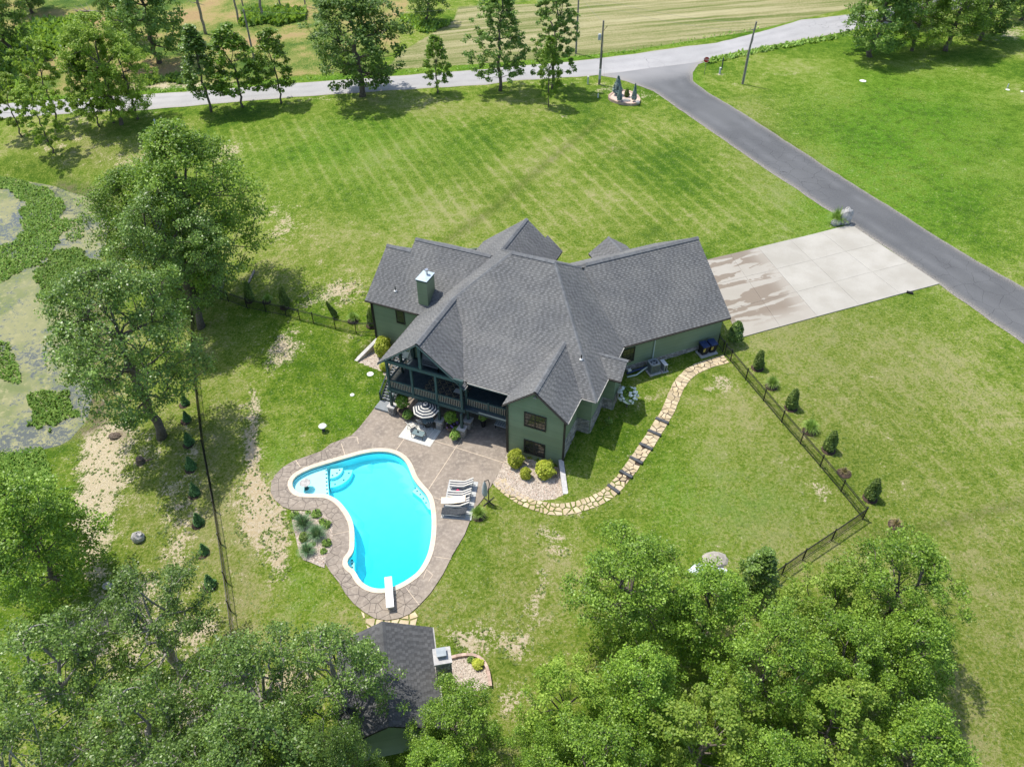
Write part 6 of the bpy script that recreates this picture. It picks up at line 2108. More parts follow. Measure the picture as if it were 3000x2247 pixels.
fence([(1108, 991), (1044, 976), (983, 963), (919, 947), (879, 938), (839, 927), (780, 915), (725, 904), (670, 884), (618, 872), (575, 862)], 'black iron fence from the left wing of the house to the big trees')
fence([(572, 866), (570, 950), (571, 1050), (580, 1155), (600, 1322), (618, 1418), (633, 1500), (648, 1595), (664, 1706), (676, 1790), (690, 1890)], 'black iron fence down the slope between pool and spruces', 1.3, .13, fine=.7)

# ------------------------------------------------------------------ road furniture
def pole(px, h, label, extra=None, lean=0.0):
    p = at(*px)
    e = empty('utility_pole', tuple(p), 0, label, 'utility pole', 'wooden utility poles')
    MB().tube([(0, 0, -.3), (0, 0, h * .5), (lean, 0, h)], [.17, .15, .12], 10).build('shaft', 'pole_wood', e)
    if extra: extra(e, h)
    return e, p
def tr_pole(e, h):
    MB().lathe([(0, 0), (.22, .02), (.24, .1), (.24, .75), (.2, .85), (0, .88)], (-.42, 0, h - 2.7), 14).build('transformer', 'transformer_grey', e)
    MB().tube([(-.1, 0, h - 2.2), (-.3, 0, h - 2.2)], .04, 6).build('bracket', 'steel', e)
    MB().tube([(.1, 0, h - 1.4), (.5, 0, h - .9), (.55, 0, h - .7)], .03, 5).tube([(.4, -.1, h - 1.0), (.62, -.1, h - .75)], .025, 5).build('cutout', 'black_pipe', e)
    MB().box((.0, -.2, 1.6), (.3, .2, 1.5)).build('meter_box', 'transformer_grey', e)
    MB().tube([(.16, -.05, .2), (.16, -.05, 5)], .04, 6).build('conduit', 'black_pipe', e)
def plain(e, h):
    MB().tube([(-.12, -.12, h - .3), (-.3, -.12, h - .15)], .03, 5).build('insulator', 'transformer_grey', e)
def right_extra(e, h):
    MB().box((.0, -.05, h - 1.1), (.5, .1, .1)).build('crossarm', 'pole_wood', e)
    MB().tube([(.2, -.05, h - 1.7), (.3, -.1, h - 2.6), (.18, -.05, h - 3.2)], .025, 5).build('riser', 'cable_black', e)
    MB().tube([(.17, 0, .2), (.17, 0, h - 2.5)], .05, 6).build('conduit', 'transformer_grey', e)
poles = [pole((1705, 248), 9.2, 'wooden utility pole with grey transformer beside the road junction', tr_pole), pole((2175, 247), 9.0, 'leaning utility pole on the lawn right of the driveway entrance', right_extra, .3),
         pole((1687, 158), 9.6, 'utility pole at the edge of the hay field across the road', plain), pole((750, 200), 9.0, 'thin dark utility pole in the straw field by the left row of trees', plain)]
poles[0][0].location = tuple(at(1755, 248))
top = lambda k, dz=0: Vector((*(at(*[(1755, 248), (2175, 247), (1687, 158), (750, 200)][k])[:2]), float(at(*[(1755, 248), (2175, 247), (1687, 158), (750, 200)][k])[2]) + [9.0, 8.8, 9.4, 8.8][k] + dz))
def wire(a, b, sag, label, r=.012):
    pts = [tuple(a.lerp(b, f) - Vector((0, 0, sag * 4 * f * (1 - f)))) for f in np.linspace(0, 1, 14)]
    tag(MB().tube(pts, r, 4, False).build('overhead_wire', 'wire'), label, 'wire', 'overhead wires by the road')
wire(top(2), top(1), .9, 'wire from the hay field pole across the road to the leaning pole')
wire(top(2, -.8), top(1, -1.2), .9, 'lower wire from the hay field pole to the leaning pole')
wire(top(2), top(0), .4, 'short wire across the road to the transformer pole')
wire(top(3), top(2) , 1.6, 'long wire along the field from the thin pole to the hay field pole')
g_ = MB().tube([tuple(top(0, -.8)), tuple(Vector(at(1771, 255)) )], .012, 4, False)
tag(g_.build('guy_wire', 'wire'), 'guy wire from the transformer pole to the lawn', 'wire')
# stop sign
p = at(2063, 219)
ss_ = empty('stop_sign', tuple(p), 0, 'red octagonal stop sign at the driveway corner', 'road sign')
dirv = -math.atan2(p[0], p[1])
ss_.rotation_euler = (0, 0, dirv + .12)
MB().box((0, 0, 1.15), (.06, .04, 2.5)).build('post', 'pole_wood', ss_)
oc = [(math.cos(math.radians(22.5 + 45 * k)) * .46, math.sin(math.radians(22.5 + 45 * k)) * .46) for k in range(8)]
def oct_face(r, y0, y1, m, nm):
    V = [(a * r, y0, 2.25 + b * r) for a, b in oc] + [(a * r, y1, 2.25 + b * r) for a, b in oc]
    F = [tuple(range(8)), tuple(range(15, 7, -1))] + [((i + 1) % 8, i, 8 + i, 8 + (i + 1) % 8) for i in range(8)]
    return MB().add(V, F).build(nm, m, ss_)
oct_face(1.0, -.03, -.02, 'sign_white', 'border')
plate = oct_face(.93, -.036, -.031, 'sign_red', 'plate')
fc = bpy.data.curves.new('lettering', 'FONT')
fc.body = 'STOP'
fc.size = .34
fc.align_x = 'CENTER'
fc.align_y = 'CENTER'
fc.extrude = .002
fc.materials.append(MATS['sign_white'])
fo = bpy.data.objects.new('lettering', fc)
COL.objects.link(fo)
bpy.context.view_layer.update()
fme = bpy.data.meshes.new_from_object(fo.evaluated_get(bpy.context.evaluated_depsgraph_get()))
bpy.data.objects.remove(fo)
link('lettering', fme, plate, (0, -.04, 2.25), (math.pi / 2, 0, 0))
# small posts
def post(px, h, r, m, label, cap=None, name='marker_post', cat='post'):
    p = at(*px)
    e = empty(name, tuple(p), 0, label, cat)
    MB().box((0, 0, h / 2 - .05), (r, r, h + .1)).build('shaft', m, e)
    if cap: MB().box((0, 0, h + .08), (r * 1.15, r * 1.15, .16)).build('cap', cap, e)
    return e
post((1722, 247), 1.0, .2, 'transformer_grey', 'short grey utility pedestal by the transformer pole', 'lid_white')
post((1752, 286), .5, .16, 'lid_white', 'small white marker post in the bare patch by the road')
post((2108, 217), .8, .22, 'transformer_grey', 'grey pedestal beside the dark post near the stop sign', 'lid_white')
post((2114, 205), 1.8, .14, 'timber_dark', 'dark wooden post near the stop sign')
post((458, 372), 1.1, .17, 'lid_white', 'white marker stake in the tree shade on the left lawn')
post((2951, 258), .6, .12, 'transformer_grey', 'thin grey pipe standing on the right lawn')
def lid(px, r, label, h=.06, m='lid_white', leg=0.0, cat='lid'):
    p = at(*px)
    e = empty('round_lid', tuple(p), 0, label, cat, 'pale round lids on the lawn')
    if leg: MB().tube([(0, 0, -.1), (0, 0, leg)], .14, 8).build('pedestal', 'timber_dark', e)
    MB().lathe([(0, leg + h), (r * .8, leg + h * .9), (r, leg + h * .4), (r * .96, leg - .02), (0, leg - .04)], (0, 0, 0), 18).build('lid', m, e)
lid((948, 1262), .34, 'white birdbath dish on a dark pedestal on the lawn', .1, 'lid_white', .55, 'birdbath')
lid((1085, 1096), .32, 'round white septic lid on the lawn by the left gravel')
lid((1032, 1157), .2, 'small white septic lid between the gravel and the birdbath')
lid((2528, 238), .5, 'round white lid in the middle of the far right lawn')
lid((2952, 264), .3, 'white lid beside the thin pipe on the right lawn')
lid((2994, 269), .22, 'white lid at the right edge of the far lawn')
lid((1030, 1328), .16, 'round white skimmer lid on the deck above the pool', .02)
lid((1247, 1684), .17, 'round white skimmer lid on the deck beside the diving board end', .02)
# bed by the road
bp = [at(*q) for q in [(1782, 290), (1790, 281), (1805, 274), (1830, 272), (1850, 276), (1868, 287), (1874, 299), (1868, 308), (1845, 311), (1815, 307), (1793, 299)]]
bed = chaikin(np.array([q[:2] for q in bp]), 2)
bzz = float(np.mean([q[2] for q in bp]))
rb = empty('flower_bed', (0, 0, 0), 0, 'raised kidney shaped bed with pinkish gravel by the road junction', 'flower bed')
Vq, Fq = fill(ccw([tuple(q) for q in bed]))
MB().add([(x, y, bzz + .3) for x, y in Vq], Fq).build('gravel_fill', 'gravel_pink', rb)
bq = resample(np.array(ccw([tuple(q) for q in bed])), .42)
def edging(parent, Q, z0, z1, w=.3, closed=True):
    n = len(Q)
    for i in range(n if closed else n - 1):
        a, b = Q[i], Q[(i + 1) % n]
        mb = MB()
        mb.t = random.random()
        mb.box(((a[0] + b[0]) / 2, (a[1] + b[1]) / 2, (z0 + z1) / 2 + random.uniform(-.008, .008)), (np.hypot(*(b - a)) * .97, w, z1 - z0), math.atan2(b[1] - a[1], b[0] - a[0]))
        mb.build('edging_brick', 'brick_edge', parent, tint=True)
edging(rb, bq, bzz - .15, bzz + .38)
def on(px, z): q = gz(*px, z); return (q[0], q[1], z)
for px, s, l in (((1808, 278), 1.0, 'wide blue spruce at the back left of the road bed'), ((1814, 300), .95, 'thin blue spruce at the front left of the road bed'), ((1857, 298), .95, 'upright blue spruce at the right of the road bed')):
    q = on(px, bzz + .3)
    e = empty('blue_spruce', q, random.random() * 6, l, 'spruce', 'blue spruces in the road bed')
    o = link('foliage', BLU, e)
    o.scale = (s * (1.05 if 'wide' in l else .62),) * 2 + (s,)
    link('stem', stem_me, e)
e = empty('boxwood', on((1836, 284), bzz + .3), 0, 'small clipped dark green shrub in the middle of the road bed', 'shrub')
o = link('foliage', ARB, e)
o.scale = (.8, .8, .62)
link('stem', stem_me, e)
def rock(loc, r, label, seed, m='boulder', name='boulder'):
    o = MB().blob((0, 0, 0), r, 11, 8, .13, seed).build(name, m, smooth=False)
    o.location = loc
    tag(o, label, 'rock')
    return o
q = on((1832, 296), bzz + .35)
rock(q, (.75, .3, .28), 'long grey stone lying in the road bed', 3)
q = on((1868, 301), bzz + .4)
rock(q, (.3, .3, .28), 'round stone at the right end of the road bed', 4)
p = at(2472, 655)
rock((p[0], p[1], p[2] + .75), (.75, .6, 1.25), 'tall pale boulder at the inner corner of the concrete and the driveway', 5)
p = at(2468, 655)
rock((p[0] - .9, p[1] - .3, p[2] + .25), (.55, .45, .45), 'low stone in front of the tall boulder', 6)
p = at(408, 1580)
rock((p[0], p[1], p[2] + .3), (.5, .46, .5), 'rounded grey boulder on the grass left of the spruces', 7)
p = at(318, 1720)
rock((p[0], p[1], p[2] + .2), (.35, .3, .3), 'pale rock showing through the oak crown', 8)
p = at(413, 1355)
e = empty('tree_stump', tuple(p), 0, 'old dark tree stump on the slope below the leaning oak', 'stump')
MB().tube([(0, 0, -.1), (0, 0, .25), (.03, 0, .55)], [.42, .34, .31], 11).build('stump_wood', 'stump', e)
MB().tube([(.3, .1, .05), (1.3, .35, .12)], [.14, .09], 7).build('root', 'stump', e)
p = at(338, 1280)
rock((p[0], p[1], p[2] + .1), (.6, .4, .3), 'brown earthy root plate on the pond bank', 9, 'stump', 'root_plate')
p, q = at(225, 41), at(300, 42)
e = empty('fallen_branch', tuple(p), 0, 'pale fallen tree trunk with bare branches in the straw field', 'fallen tree')
d_ = (q - p)
fb = MB().tube([(0, 0, .4), tuple(d_ * .5 + np.array([0, 0, .5])), tuple(d_ + np.array([0, 0, .3]))], [.1, .2, .28], 7)
for k in range(7): fb.tube([tuple(d_ * (.1 + .08 * k) + np.array([0, 0, .45])), tuple(d_ * (.1 + .08 * k) + np.array([-2.2 + .2 * k, 1.2 * (-1) ** k, .9 + .15 * k]))], [.07, .02], 4)
fb.build('trunk', 'bark_dead', e)
# pale logs on the lawn behind the left fence
for a, b, l in (((650, 848), (660, 815), 'pale wooden rail lying behind the left fence in tree shade'), ((728, 832), (746, 795), 'second pale rail lying on the shaded lawn by the evergreens')):
    a, b = at(*a), at(*b)
    tag(MB().bar((*a[:2], a[2] + .1), (*b[:2], b[2] + .1), .2, .14).build('timber_rail', 'pole_wood'), l, 'timber')
p = at(2655, 858)
q = MB().tube([(0, 0, .12), (.55, -.25, .12)], .13, 10).build('drain_pipe', 'black_pipe')
q.location = tuple(p)
tag(q, 'black drain pipe end beside the concrete apron', 'pipe')
# pale tarp and sand heap at the wood edge
p = at(2095, 1640)
tag(MB().blob((0, 0, 0), (.95, .7, .4), 12, 6, .12, 2).build('sand_heap', 'wall_stone', loc=tuple(p)), 'pale sand heap at the edge of the bottom right wood', 'sand heap')
p = at(2075, 1672)
tag(MB().blob((0, 0, 0), (1.5, .6, .22), 12, 6, .2, 5).build('tarp', 'tarp_pale', loc=tuple(p)), 'crumpled pale blue tarp below the sand heap', 'tarp')

# ------------------------------------------------------------------ beside the garage
p = at(1912, 1088)
ac = empty('air_conditioner', tuple(p), ANG + .79, 'grey air conditioning unit with round fan beside the garage wall', 'air conditioner')
MB().box((0, 0, .03), (1.15, 1.15, .1)).build('pad', 'concrete_pad', ac)
MB().box((0, 0, .55), (.8, .8, .9)).build('coil', 'plastic_black', ac)
fins = MB()
for k in range(9):
    t_ = -.4 + .1 * k
    for s in (-1, 1):
        fins.box((t_, s * .425, .57), (.035, .03, .92))
        fins.box((s * .425, t_, .57), (.03, .035, .92))
fins.build('fins', 'ac_grey', ac)
MB().box((0, 0, .12), (.9, .9, .08)).build('base_rim', 'ac_grey', ac)
tp = MB()
N_ = 20
ring = [(.33 * math.cos(2 * math.pi * k / N_), .33 * math.sin(2 * math.pi * k / N_)) for k in range(N_)]
sq = []
for k in range(N_):
    a = 2 * math.pi * k / N_
    m_ = max(abs(math.cos(a)), abs(math.sin(a)))
    sq.append((.46 * math.cos(a) / m_, .46 * math.sin(a) / m_))
tp.add([(x, y, 1.1) for x, y in ring] + [(x, y, 1.1) for x, y in sq] + [(x, y, 1.0) for x, y in sq] + [(x, y, .95) for x, y in ring],
       [(k, N_ + k, N_ + (k + 1) % N_, (k + 1) % N_) for k in range(N_)] + [(N_ + k, 2 * N_ + k, 2 * N_ + (k + 1) % N_, N_ + (k + 1) % N_) for k in range(N_)] + [((k + 1) % N_, 3 * N_ + (k + 1) % N_, 3 * N_ + k, k) for k in range(N_)])
tp.build('top', 'ac_grey', ac)
fanm = MB()
for k in range(4):
    a = k * math.pi / 2
    fanm.bar((.06 * math.cos(a), .06 * math.sin(a), 1.02), (.29 * math.cos(a + .3), .29 * math.sin(a + .3), 1.0), .16, .015)
fanm.lathe([(0, 1.06), (.07, 1.05), (.07, .98)], (0, 0, 0), 10)
fanm.build('fan', 'ac_grey', ac)
p = at(1942, 1083)
hp_ = empty('compressor_box', tuple(p), ANG + .79, 'slim pale compressor box on a pad right of the air conditioner', 'compressor')
MB().box((0, 0, .03), (.62, .95, .08)).build('pad', 'concrete_pad', hp_)
MB().box((0, 0, .45), (.32, .8, .74)).build('casing', 'ac_grey', hp_)
MB().box((0, 0, .835), (.36, .84, .04)).build('top', 'ac_light', hp_)
MB().box((0, -.41, .45), (.1, .02, .6)).build('grille', 'plastic_black', hp_)
p = at(1868, 1092)
e = empty('duct_pipes', tuple(p), ANG + .75, 'blue black pipes and hose lying along the wall left of the air conditioner', 'pipes')
MB().tube([(-1.1, 0, .25), (-.3, .05, .3), (.9, .1, .35)], .1, 8).build('pipe', 'plastic_blue', e)
MB().tube([(-1.2, -.3, .1), (-.3, -.36, .14), (.5, -.1, .3), (.95, 0, .4)], .07, 8).build('hose', 'pipe_pale', e)
MB().box((-.8, .12, .4), (.3, .22, .25)).build('junction_box', 'lid_white', e)
pd_ = at(2070, 1034)
bins_rz = ANG + .785
tag(MB().box((0, 0, .03), (1.75, 1.05, .12), 0).build('bin_pad', 'concrete_pad', loc=tuple(pd_), rot=(0, 0, bins_rz)), 'concrete pad under the two blue bins by the garage', 'concrete pad')
for k, l in ((-1, 'left blue lidded rubbish bin with yellow label by the garage wall'), (1, 'right blue lidded rubbish bin next to the fence end')):
    dx, dy = math.cos(bins_rz) * .42 * k, math.sin(bins_rz) * .42 * k
    e = empty('wheelie_bin', (pd_[0] + dx, pd_[1] + dy, pd_[2] + .09), bins_rz, l, 'bin', 'blue bins on the concrete pad')
    V = [(-.27, -.3, .08), (.27, -.3, .08), (.27, .3, .08), (-.27, .3, .08), (-.34, -.4, .98), (.34, -.4, .98), (.34, .4, .98), (-.34, .4, .98)]
    MB().add(V, [(0, 3, 2, 1), (4, 5, 6, 7), (0, 1, 5, 4), (1, 2, 6, 5), (2, 3, 7, 6), (3, 0, 4, 7)]).build('body', 'plastic_black', e)
    MB().add([(-.36, -.45, 1.0), (.36, -.45, 1.0), (.36, .44, 1.06), (-.36, .44, 1.06), (-.33, -.42, 1.07), (.33, -.42, 1.07), (.33, .4, 1.14), (-.33, .4, 1.14)],
             [(0, 3, 2, 1), (4, 5, 6, 7), (0, 1, 5, 4), (1, 2, 6, 5), (2, 3, 7, 6), (3, 0, 4, 7)]).build('lid', 'plastic_blue', e)
    for s in (-1, 1): MB().tube([(s * .3, .3, .13), (s * .24, .3, .13)], .13, 10).build('wheel', 'plastic_black', e)
    MB().add([(-.31, -.365, .45), (-.08, -.365, .45), (-.08, -.405, .85), (-.31, -.405, .85)], [(0, 1, 2, 3)]).build('sticker', 'label_yellow', e)

# ------------------------------------------------------------------ patio furniture
rg = [gz(*q, 0)[:2] for q in ((1168.6, 1279), (1260.9, 1310.9), (1297, 1256), (1194, 1240))]
rgc = np.mean(rg, 0)
rug2 = empty('patio_rug', (rgc[0], rgc[1], .02), ANG, 'pale striped outdoor rug on the patio under the chairs', 'rug')
MB().box((0, 0, .006), (3.05, 2.1, .012)).build('rug_base', 'rug_light', rug2)
for k in range(7): MB().box((-1.35 + .45 * k, 0, .0135), (.05, 2.06, .005)).build('stripe', 'rug_stripe', rug2)
uc = wuv(-7.55, .05)
um = empty('patio_umbrella', (uc[0], uc[1], .02), ANG + .2, 'open navy and white striped patio umbrella in front of the porch', 'umbrella')
MB().tube([(0, 0, 0), (0, 0, 2.62)], .025, 8).build('pole', 'trim_dark', um)
MB().lathe([(0, .1), (.24, .08), (.26, 0)], (0, 0, 0), 14).build('base', 'trim_dark', um)
def canopy(mb, r0, r1, z0, z1):
    V, F = [], []
    for r, z in ((r0, z0), (r1, z1)):
        for k in range(8):
            a = 2 * math.pi * k / 8
            V.append((r * math.cos(a), r * math.sin(a), z))
            b = a + math.pi / 8
            V.append((r * .935 * math.cos(b), r * .935 * math.sin(b), z - .03 * r))
    for k in range(16): F.append((k, 16 + k, 16 + (k + 1) % 16, (k + 1) % 16))
    mb.add(V, F)
cm_ = MB()
for k in range(10):
    cm_.m = k % 2
    canopy(cm_, .02 + 1.13 * k / 10, .02 + 1.13 * (k + 1) / 10, 2.6 - .55 * (k / 10) ** 1.15, 2.6 - .55 * ((k + 1) / 10) ** 1.15)
cm_.build('canopy', ['fabric_navy', 'fabric_white'], um)
v_ = MB()
for k in range(3):
    v_.m = k % 2
    canopy(v_, .01 + .1 * k, .11 + .1 * k, 2.72 - .035 * k, 2.72 - .035 * (k + 1))
v_.build('vent', ['fabric_navy', 'fabric_white'], um)
for k in range(8):
    a = 2 * math.pi * k / 8
    MB().bar((0, 0, 2.56), (1.13 * math.cos(a), 1.13 * math.sin(a), 2.02), .015, .02).build('rib', 'trim_dark', um)
dt = empty('dining_table', (*wuv(-7.5, .1), .02), ANG, 'round patio table with glass top under the striped umbrella', 'table')
MB().lathe([(.03, .74), (.55, .74), (.56, .72), (.55, .7), (.03, .7)], (0, 0, 0), 20).build('tabletop', 'glass_table', dt)
for k in range(4):
    a = math.pi / 4 + k * math.pi / 2
    MB().tube([(.2 * math.cos(a), .2 * math.sin(a), .7), (.45 * math.cos(a), .45 * math.sin(a), 0)], .02, 6).build('leg', 'black_iron', dt)
def chair(loc, rz, label, m='fabric_grey'):
    e = empty('patio_chair', loc, rz, label, 'chair', 'patio chairs around the rug')
    for sx in (-1, 1):
        MB().tube([(sx * .28, -.26, 0), (sx * .28, -.28, .62), (sx * .28, .2, .62)], .018, 6).build('armrest', 'black_iron', e)
        MB().tube([(sx * .27, -.26, .4), (sx * .27, .22, .38), (sx * .26, .45, 1.0)], .018, 6).build('side_rail', 'black_iron', e)
        MB().tube([(sx * .27, .2, .4), (sx * .28, .34, 0)], .018, 6).build('leg', 'black_iron', e)
    MB().add([(-.26, -.26, .41), (.26, -.26, .41), (.26, .22, .39), (-.26, .22, .39), (-.26, -.26, .45), (.26, -.26, .45), (.26, .22, .43), (-.26, .22, .43)],
             [(0, 3, 2, 1), (4, 5, 6, 7), (0, 1, 5, 4), (1, 2, 6, 5), (2, 3, 7, 6), (3, 0, 4, 7)]).build('seat', m, e)
    MB().bar((0, .22, .44), (0, .45, .98), .5, .04, (0, 1, 0)).build('backrest', m, e)
    return e
q = gz(1207, 1248, .4)
ch1 = chair((q[0], q[1], .035), ANG + math.pi - .5, 'patio chair with pale slatted cushion in the sun beside the glass table', 'fabric_white')
for k in range(4): MB().bar((-.22, .26 + .055 * k, .53 + .13 * k), (.22, .26 + .055 * k, .53 + .13 * k), .02, .03).build('stripe', 'fabric_grey', ch1)
q = gz(1234, 1236, .4)
chair((q[0], q[1], .035), ANG + math.pi + .1, 'grey patio chair half under the striped umbrella')
q = gz(1258, 1242, .5)
ch3 = chair((q[0], q[1], .035), ANG + math.pi + .6, 'patio chair with black and white striped pillow', 'fabric_dark')
pl = MB()
for k in range(5):
    pl.m = k % 2
    pl.box((-.2 + .1 * k, .12, .58), (.098, .14, .32), 0)
pl.build('pillow', ['fabric_white', 'fabric_navy'], ch3)
q = gz(1286, 1218, .4)
chair((*wuv(-8.4, .9), .02), ANG - .4, 'dark patio chair on the far side of the round table', 'fabric_dark')
q = gz(1226, 1269, .45)
gt = empty('glass_table', (q[0], q[1], .035), ANG, 'low rectangular glass table on the striped rug', 'table')
MB().box((0, 0, .44), (1.05, .6, .015)).build('tabletop', 'glass_table', gt)
fr = MB()
for s in (-1, 1):
    fr.bar((-.54, s * .31, .44), (.54, s * .31, .44), .03, .03).bar((s * .54, -.31, .44), (s * .54, .31, .44), .03, .03)
fr.build('frame', 'trim_dark', gt)
for sx in (-1, 1):
    for sy in (-1, 1): MB().box((sx * .54, sy * .31, .21), (.03, .03, .43)).build('leg', 'trim_dark', gt)
jar = MB().lathe([(0, .15), (.05, .15), (.04, .12), (.08, .06), (.05, 0), (0, 0)], (0, 0, 0), 12).build('jar', 'plastic_black', loc=(q[0] - .05, q[1] + .08, .485))
tag(jar, 'small dark jar on the glass table', 'jar')

def planter(loc, r, h, label, flower=None, nf=14, leafs=GRE, ls=1.6, m='terracotta'):
    e = empty('planter', loc, 0, label, 'planter')
    MB().lathe([(r * .7, 0), (r * .95, h * .5), (r, h), (r * .88, h), (r * .86, h - .08)], (0, 0, 0), 16).build('pot', m, e)
    MB().lathe([(r * .87, h - .06), (0, h - .04)], (0, 0, 0), 14).build('soil', 'soil', e)
    o = link('foliage', leafs, e, (0, 0, h - .1))
    o.scale = (ls, ls, ls * 1.1)
    if flower:
        r_ = random.Random(nf)
        mb = MB()
        for k in range(nf):
            a, q = r_.uniform(0, 6.28), r_.uniform(.2, 1) * r * 1.1
            mb.blob((math.cos(a) * q, math.sin(a) * q, h + r_.uniform(.25, .5) * ls * .5), (.06, .06, .05), 6, 4, .2, k)
        mb.build('flowers', flower, e)['kind'] = 'stuff'
    return e
planter((*wuv(-10.1, .5), .02), .5, .55, 'large brown tub of dark leafy plants beside the left stone pillar', None, leafs=HYD, ls=.9)
q = gz(1195, 1215, .5)
planter((q[0], q[1], .02), .22, .35, 'small pot with bright green broad leaves beside the left tub', None, leafs=GRE, ls=1.3)
planter((*wuv(-5.45, .5), .02), .52, .5, 'large barrel planter with violet flowers between the two stone pillars', 'flower_violet', 16, HYD, .85, 'terracotta')
q = gz(1338, 1263, .5)
planter((q[0], q[1], .02), .2, .3, 'pot of yellow green leaves in front of the right stone pillar', None, leafs=GRE, ls=1.2)
q = gz(1332, 1280, .4)
planter((q[0], q[1], .02), .24, .4, 'grey pot of pink flowers at the foot of the right stone pillar', 'flower_pink', 16, GRE, 1.2, 'ac_grey')
q = wuv(-3.1, 1.9)
planter((*q, .02), .24, 1.0, 'tall pot with red flowers in the shade under the porch', 'flower_pink', 16, GRE, 1.1, 'plastic_black')
bc = empty('wicker_bench', (*wuv(-1.2, 2.4), .02), ANG, 'shaded bench with pale ribbed seat under the right porch', 'bench')
MB().box((0, 0, .42), (1.9, .7, .06)).build('seat', 'rug_grey', bc)
for sx in (-1, 1):
    for sy in (-1, 1): MB().box((sx * .85, sy * .28, .2), (.07, .07, .4)).build('leg', 'plastic_black', bc)
for k in range(9): MB().box((-.85 + .21 * k, 0, .455), (.06, .68, .012)).build('slat', 'fabric_grey', bc)

# loungers
lr = [gz(*q, 0)[:2] for q in ((1292, 1507), (1382, 1525), (1402, 1415), (1315, 1412))]
lc = np.mean(lr, 0)
lang = math.atan2(lr[1][1] - lr[0][1], lr[1][0] - lr[0][0])
rz_l = math.atan2(*(lr[2] - lr[1])[::-1]) - math.pi / 2
r3 = empty('lounger_rug', (lc[0], lc[1], .02), rz_l, 'grey outdoor rug under the row of loungers', 'rug')
MB().box((0, 0, .006), (2.35, 3.9, .012)).build('rug_base', 'rug_grey', r3)
for k in range(5): MB().box((0, -1.6 + .8 * k, .0135), (2.3, .04, .005)).build('stripe', 'rug_stripe', r3)
def lounger(px, label, striped, back, rz):
    p = gz(*px, .35)
    e = empty('sun_lounger', (p[0], p[1], .035), rz, label, 'sun lounger', 'sun loungers on the grey rug')
    for s in (-1, 1):
        MB().bar((-.95, s * .32, .3), (.95, s * .32, .3), .05, .05).build('frame_rail', 'ac_grey', e)
    for x in (-.85, .85):
        for s in (-1, 1): MB().box((x, s * .32, .14), (.05, .05, .28)).build('leg', 'ac_grey', e)
        MB().bar((x, -.32, .28), (x, .32, .28), .04, .04).build('cross_bar', 'ac_grey', e)
    prof = [(-.95, .40), (-.3, .36), (.2, .40)] + [(.2 + .85 * math.cos(back) * f, .40 + .85 * math.sin(back) * f) for f in (.35, .7, 1)]
    mb = MB()
    n = 5 if striped else 1
    for k in range(n):
        mb.m = k % 2
        y0, y1 = -.3 + .6 * k / n, -.3 + .6 * (k + 1) / n
        V = []
        for (x, z) in prof: V += [(x, y0, z), (x, y1, z), (x, y0, z - .06), (x, y1, z - .06)]
        F = []
        for i in range(len(prof) - 1):
            a, b = 4 * i, 4 * i + 4
            F += [(a, a + 1, b + 1, b)[::-1], (a + 2, b + 2, b + 3, a + 3)[::-1]]
            if k == 0: F.append((a, b, b + 2, a + 2))
            if k == n - 1: F.append((a + 1, a + 3, b + 3, b + 1))
        F += [(0, 2, 3, 1), (len(V) - 4, len(V) - 3, len(V) - 1, len(V) - 2)]
        mb.add(V, F)
    mb.build('cushion', ['fabric_white', 'fabric_navy'] if striped else ['fabric_dark', 'fabric_dark'], e)
    MB().bar((.3, -.28, .3), (.2 + .6 * math.cos(back), -.28, .40 + .6 * math.sin(back) - .06), .03, .03).bar((.3, .28, .3), (.2 + .6 * math.cos(back), .28, .40 + .6 * math.sin(back) - .06), .03, .03).build('prop', 'ac_grey', e)
    return e, p
lounger((1353, 1418), 'navy and white striped lounger at the top of the row', True, .55, rz_l + .04)
lounger((1347, 1448), 'navy and white striped lounger second from the top with a pink toy beside it', True, .55, rz_l + .05)
_, pf = lounger((1341, 1475), 'navy and white striped lounger under the beige float', True, .55, rz_l + .06)
lounger((1330, 1500), 'dark grey lounger without stripes at the lower end of the row', False, .35, rz_l)
q = gz(1328, 1465, .55)
fl_ = empty('pool_float', (q[0], q[1], .56), rz_l + .12, 'beige foam pool float lying across the third lounger', 'pool float')
V, F = [], []
for i, x in enumerate(np.linspace(-.95, .95, 9)):
    z = .10 * (x / .95) ** 2 + .12 * x
    V += [(x, -.33, z), (x, .33, z), (x, -.33, z - .05), (x, .33, z - .05)]
for i in range(8):
    a, b = 4 * i, 4 * i + 4
    F += [(a, b, b + 1, a + 1), (a + 2, a + 3, b + 3, b + 2), (a, a + 2, b + 2, b), (a + 1, b + 1, b + 3, a + 3)]
F += [(0, 1, 3, 2), (32, 34, 35, 33)]
MB().add(V, F).build('mat', 'foam_beige', fl_)
for x in (-.3, .3): MB().box((x, 0, .10 * (x / .95) ** 2 + .12 * x + .003), (.025, .66, .008), rot=Matrix.Rotation(-.12, 3, 'Y')).build('seam', 'joint_light', fl_)
q = gz(1341, 1434, .3)
tag(MB().blob((0, 0, .12), (.13, .1, .12), 8, 6, .2, 3).build('pink_toy', 'pink_toy', loc=(q[0], q[1], .04)), 'small bright pink pool toy between the top two loungers', 'toy')
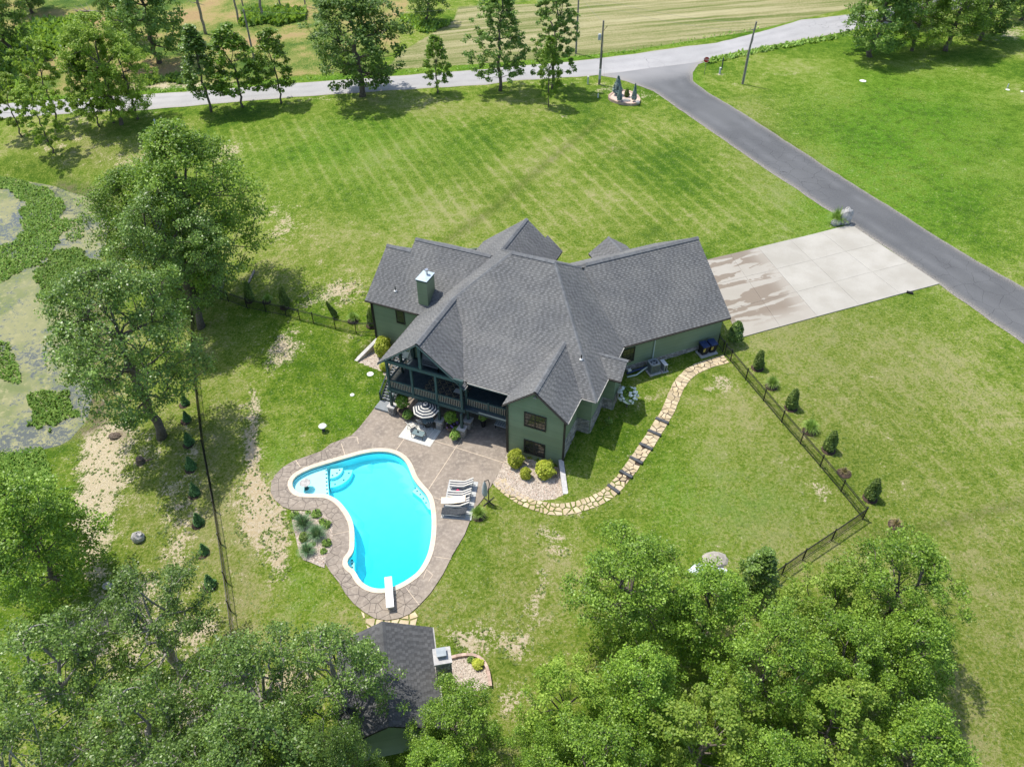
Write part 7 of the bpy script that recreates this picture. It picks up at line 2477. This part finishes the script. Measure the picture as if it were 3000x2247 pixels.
# closed cantilever umbrella
p = at(1432, 1470)
cu = empty('closed_umbrella', tuple(p), .3, 'closed grey cantilever umbrella standing on the grass beside the loungers', 'umbrella')
for k in range(4):
    a = k * math.pi / 2 + .5
    MB().bar((0, 0, .06), (.6 * math.cos(a), .6 * math.sin(a), .04), .06, .05).build('foot', 'trim_dark', cu)
MB().tube([(0, 0, 0), (0, 0, 1.4), (.1, 0, 2.1), (.02, 0, 2.6)], [.04, .04, .035, .03], 8).build('mast', 'trim_dark', cu)
MB().lathe([(.03, 2.5), (.13, 2.2), (.20, 1.7), (.24, 1.1), (.20, .9), (.05, .95)], (-.28, .05, 0), 9).build('canopy', 'rug_grey', cu)
MB().bar((.02, 0, 2.58), (-.28, .05, 2.5), .05, .05).build('arm', 'trim_dark', cu)
# diving board
a, b = gz(1137, 1690, .55), gz(1143, 1778, .55)
db = empty('diving_board', (b[0], b[1], 0), math.atan2(*(a - b)[:2][::-1]), 'white diving board over the deep end of the pool', 'diving board')
L_ = float(np.hypot(*(a - b)[:2]))
MB().bar((0, 0, .52), (L_, 0, .56), .52, .06).build('board', 'board_white', db)
MB().box((.45, 0, .26), (.5, .4, .48)).build('stand', 'board_white', db)
MB().tube([(1.15, -.2, .46), (1.15, .2, .46)], .04, 8).box((1.15, 0, .22), (.1, .3, .44)).build('fulcrum', 'steel', db)
# stone table standing on the tanning ledge
q = gz(894, 1415, .25)
ptb = empty('pool_table', (q[0], q[1], -.42), 0, 'round stone table standing in the shallow ledge of the pool', 'table')
MB().lathe([(.0, .74), (.42, .74), (.46, .71), (.42, .66), (.12, .62)], (0, 0, 0), 20).build('tabletop', 'boulder', ptb)
MB().lathe([(.14, .64), (.11, .4), (.2, 0)], (0, 0, 0), 14).build('pedestal', 'timber_dark', ptb)
# edged bed beside the pool house chimney
eb = [gz(*q, -.1)[:2] for q in [(1322, 1928), (1345, 1922), (1370, 1919), (1393, 1921), (1414, 1933), (1427, 1955), (1434, 1985), (1437, 2012)]]
eb = chaikin(np.array(eb), 2, False)
e = empty('edged_bed', (0, 0, 0), 0, 'curved bed with pinkish brick edging beside the pool house chimney', 'flower bed')
d = np.r_[0, np.cumsum(np.hypot(*np.diff(eb, axis=0).T))]
k = int(d[-1] / .3)
edging(e, np.c_[np.interp(np.linspace(0, d[-1], k), d, eb[:, 0]), np.interp(np.linspace(0, d[-1], k), d, eb[:, 1])], -.35, .08, .2, False)
inner = [tuple(v) for v in eb] + [tuple(gz(1330, 2040, -.1)[:2])]
gravel('gravel_bed', inner, lambda x, y: gz_grid(x, y) + .05, 1500, .06, 9)
plant('small_tuft', LIM, (1401, 1950), 'yellow green tuft in the brick edged bed', 'plant', .55, sz=.4)
plant('small_tuft', GRE, (1380, 1935), 'green tuft at the back of the brick edged bed', 'plant', .7)
# dark timber swing frame left of the pool house
q = gz(938, 1925, 1.8)
sw = empty('timber_pergola', (q[0], q[1], zt(q[0], q[1])), .05, 'dark timber lattice frame between the oaks left of the pool house', 'pergola')
zz = 1.8 - zt(q[0], q[1])
for sx in (-1, 1):
    for sy in (-1, 1): MB().box((sx * .7, sy * .45, zz / 2), (.1, .1, zz)).build('post', 'timber_dark', sw)
for k in range(3): MB().box((-.7 + .7 * k, 0, zz + .05), (.08, 1.1, .1)).build('rafter', 'timber_dark', sw)
for k in range(4): MB().box((0, -.45 + .3 * k, zz + .13), (1.7, .09, .06)).build('slat', 'timber_dark', sw)
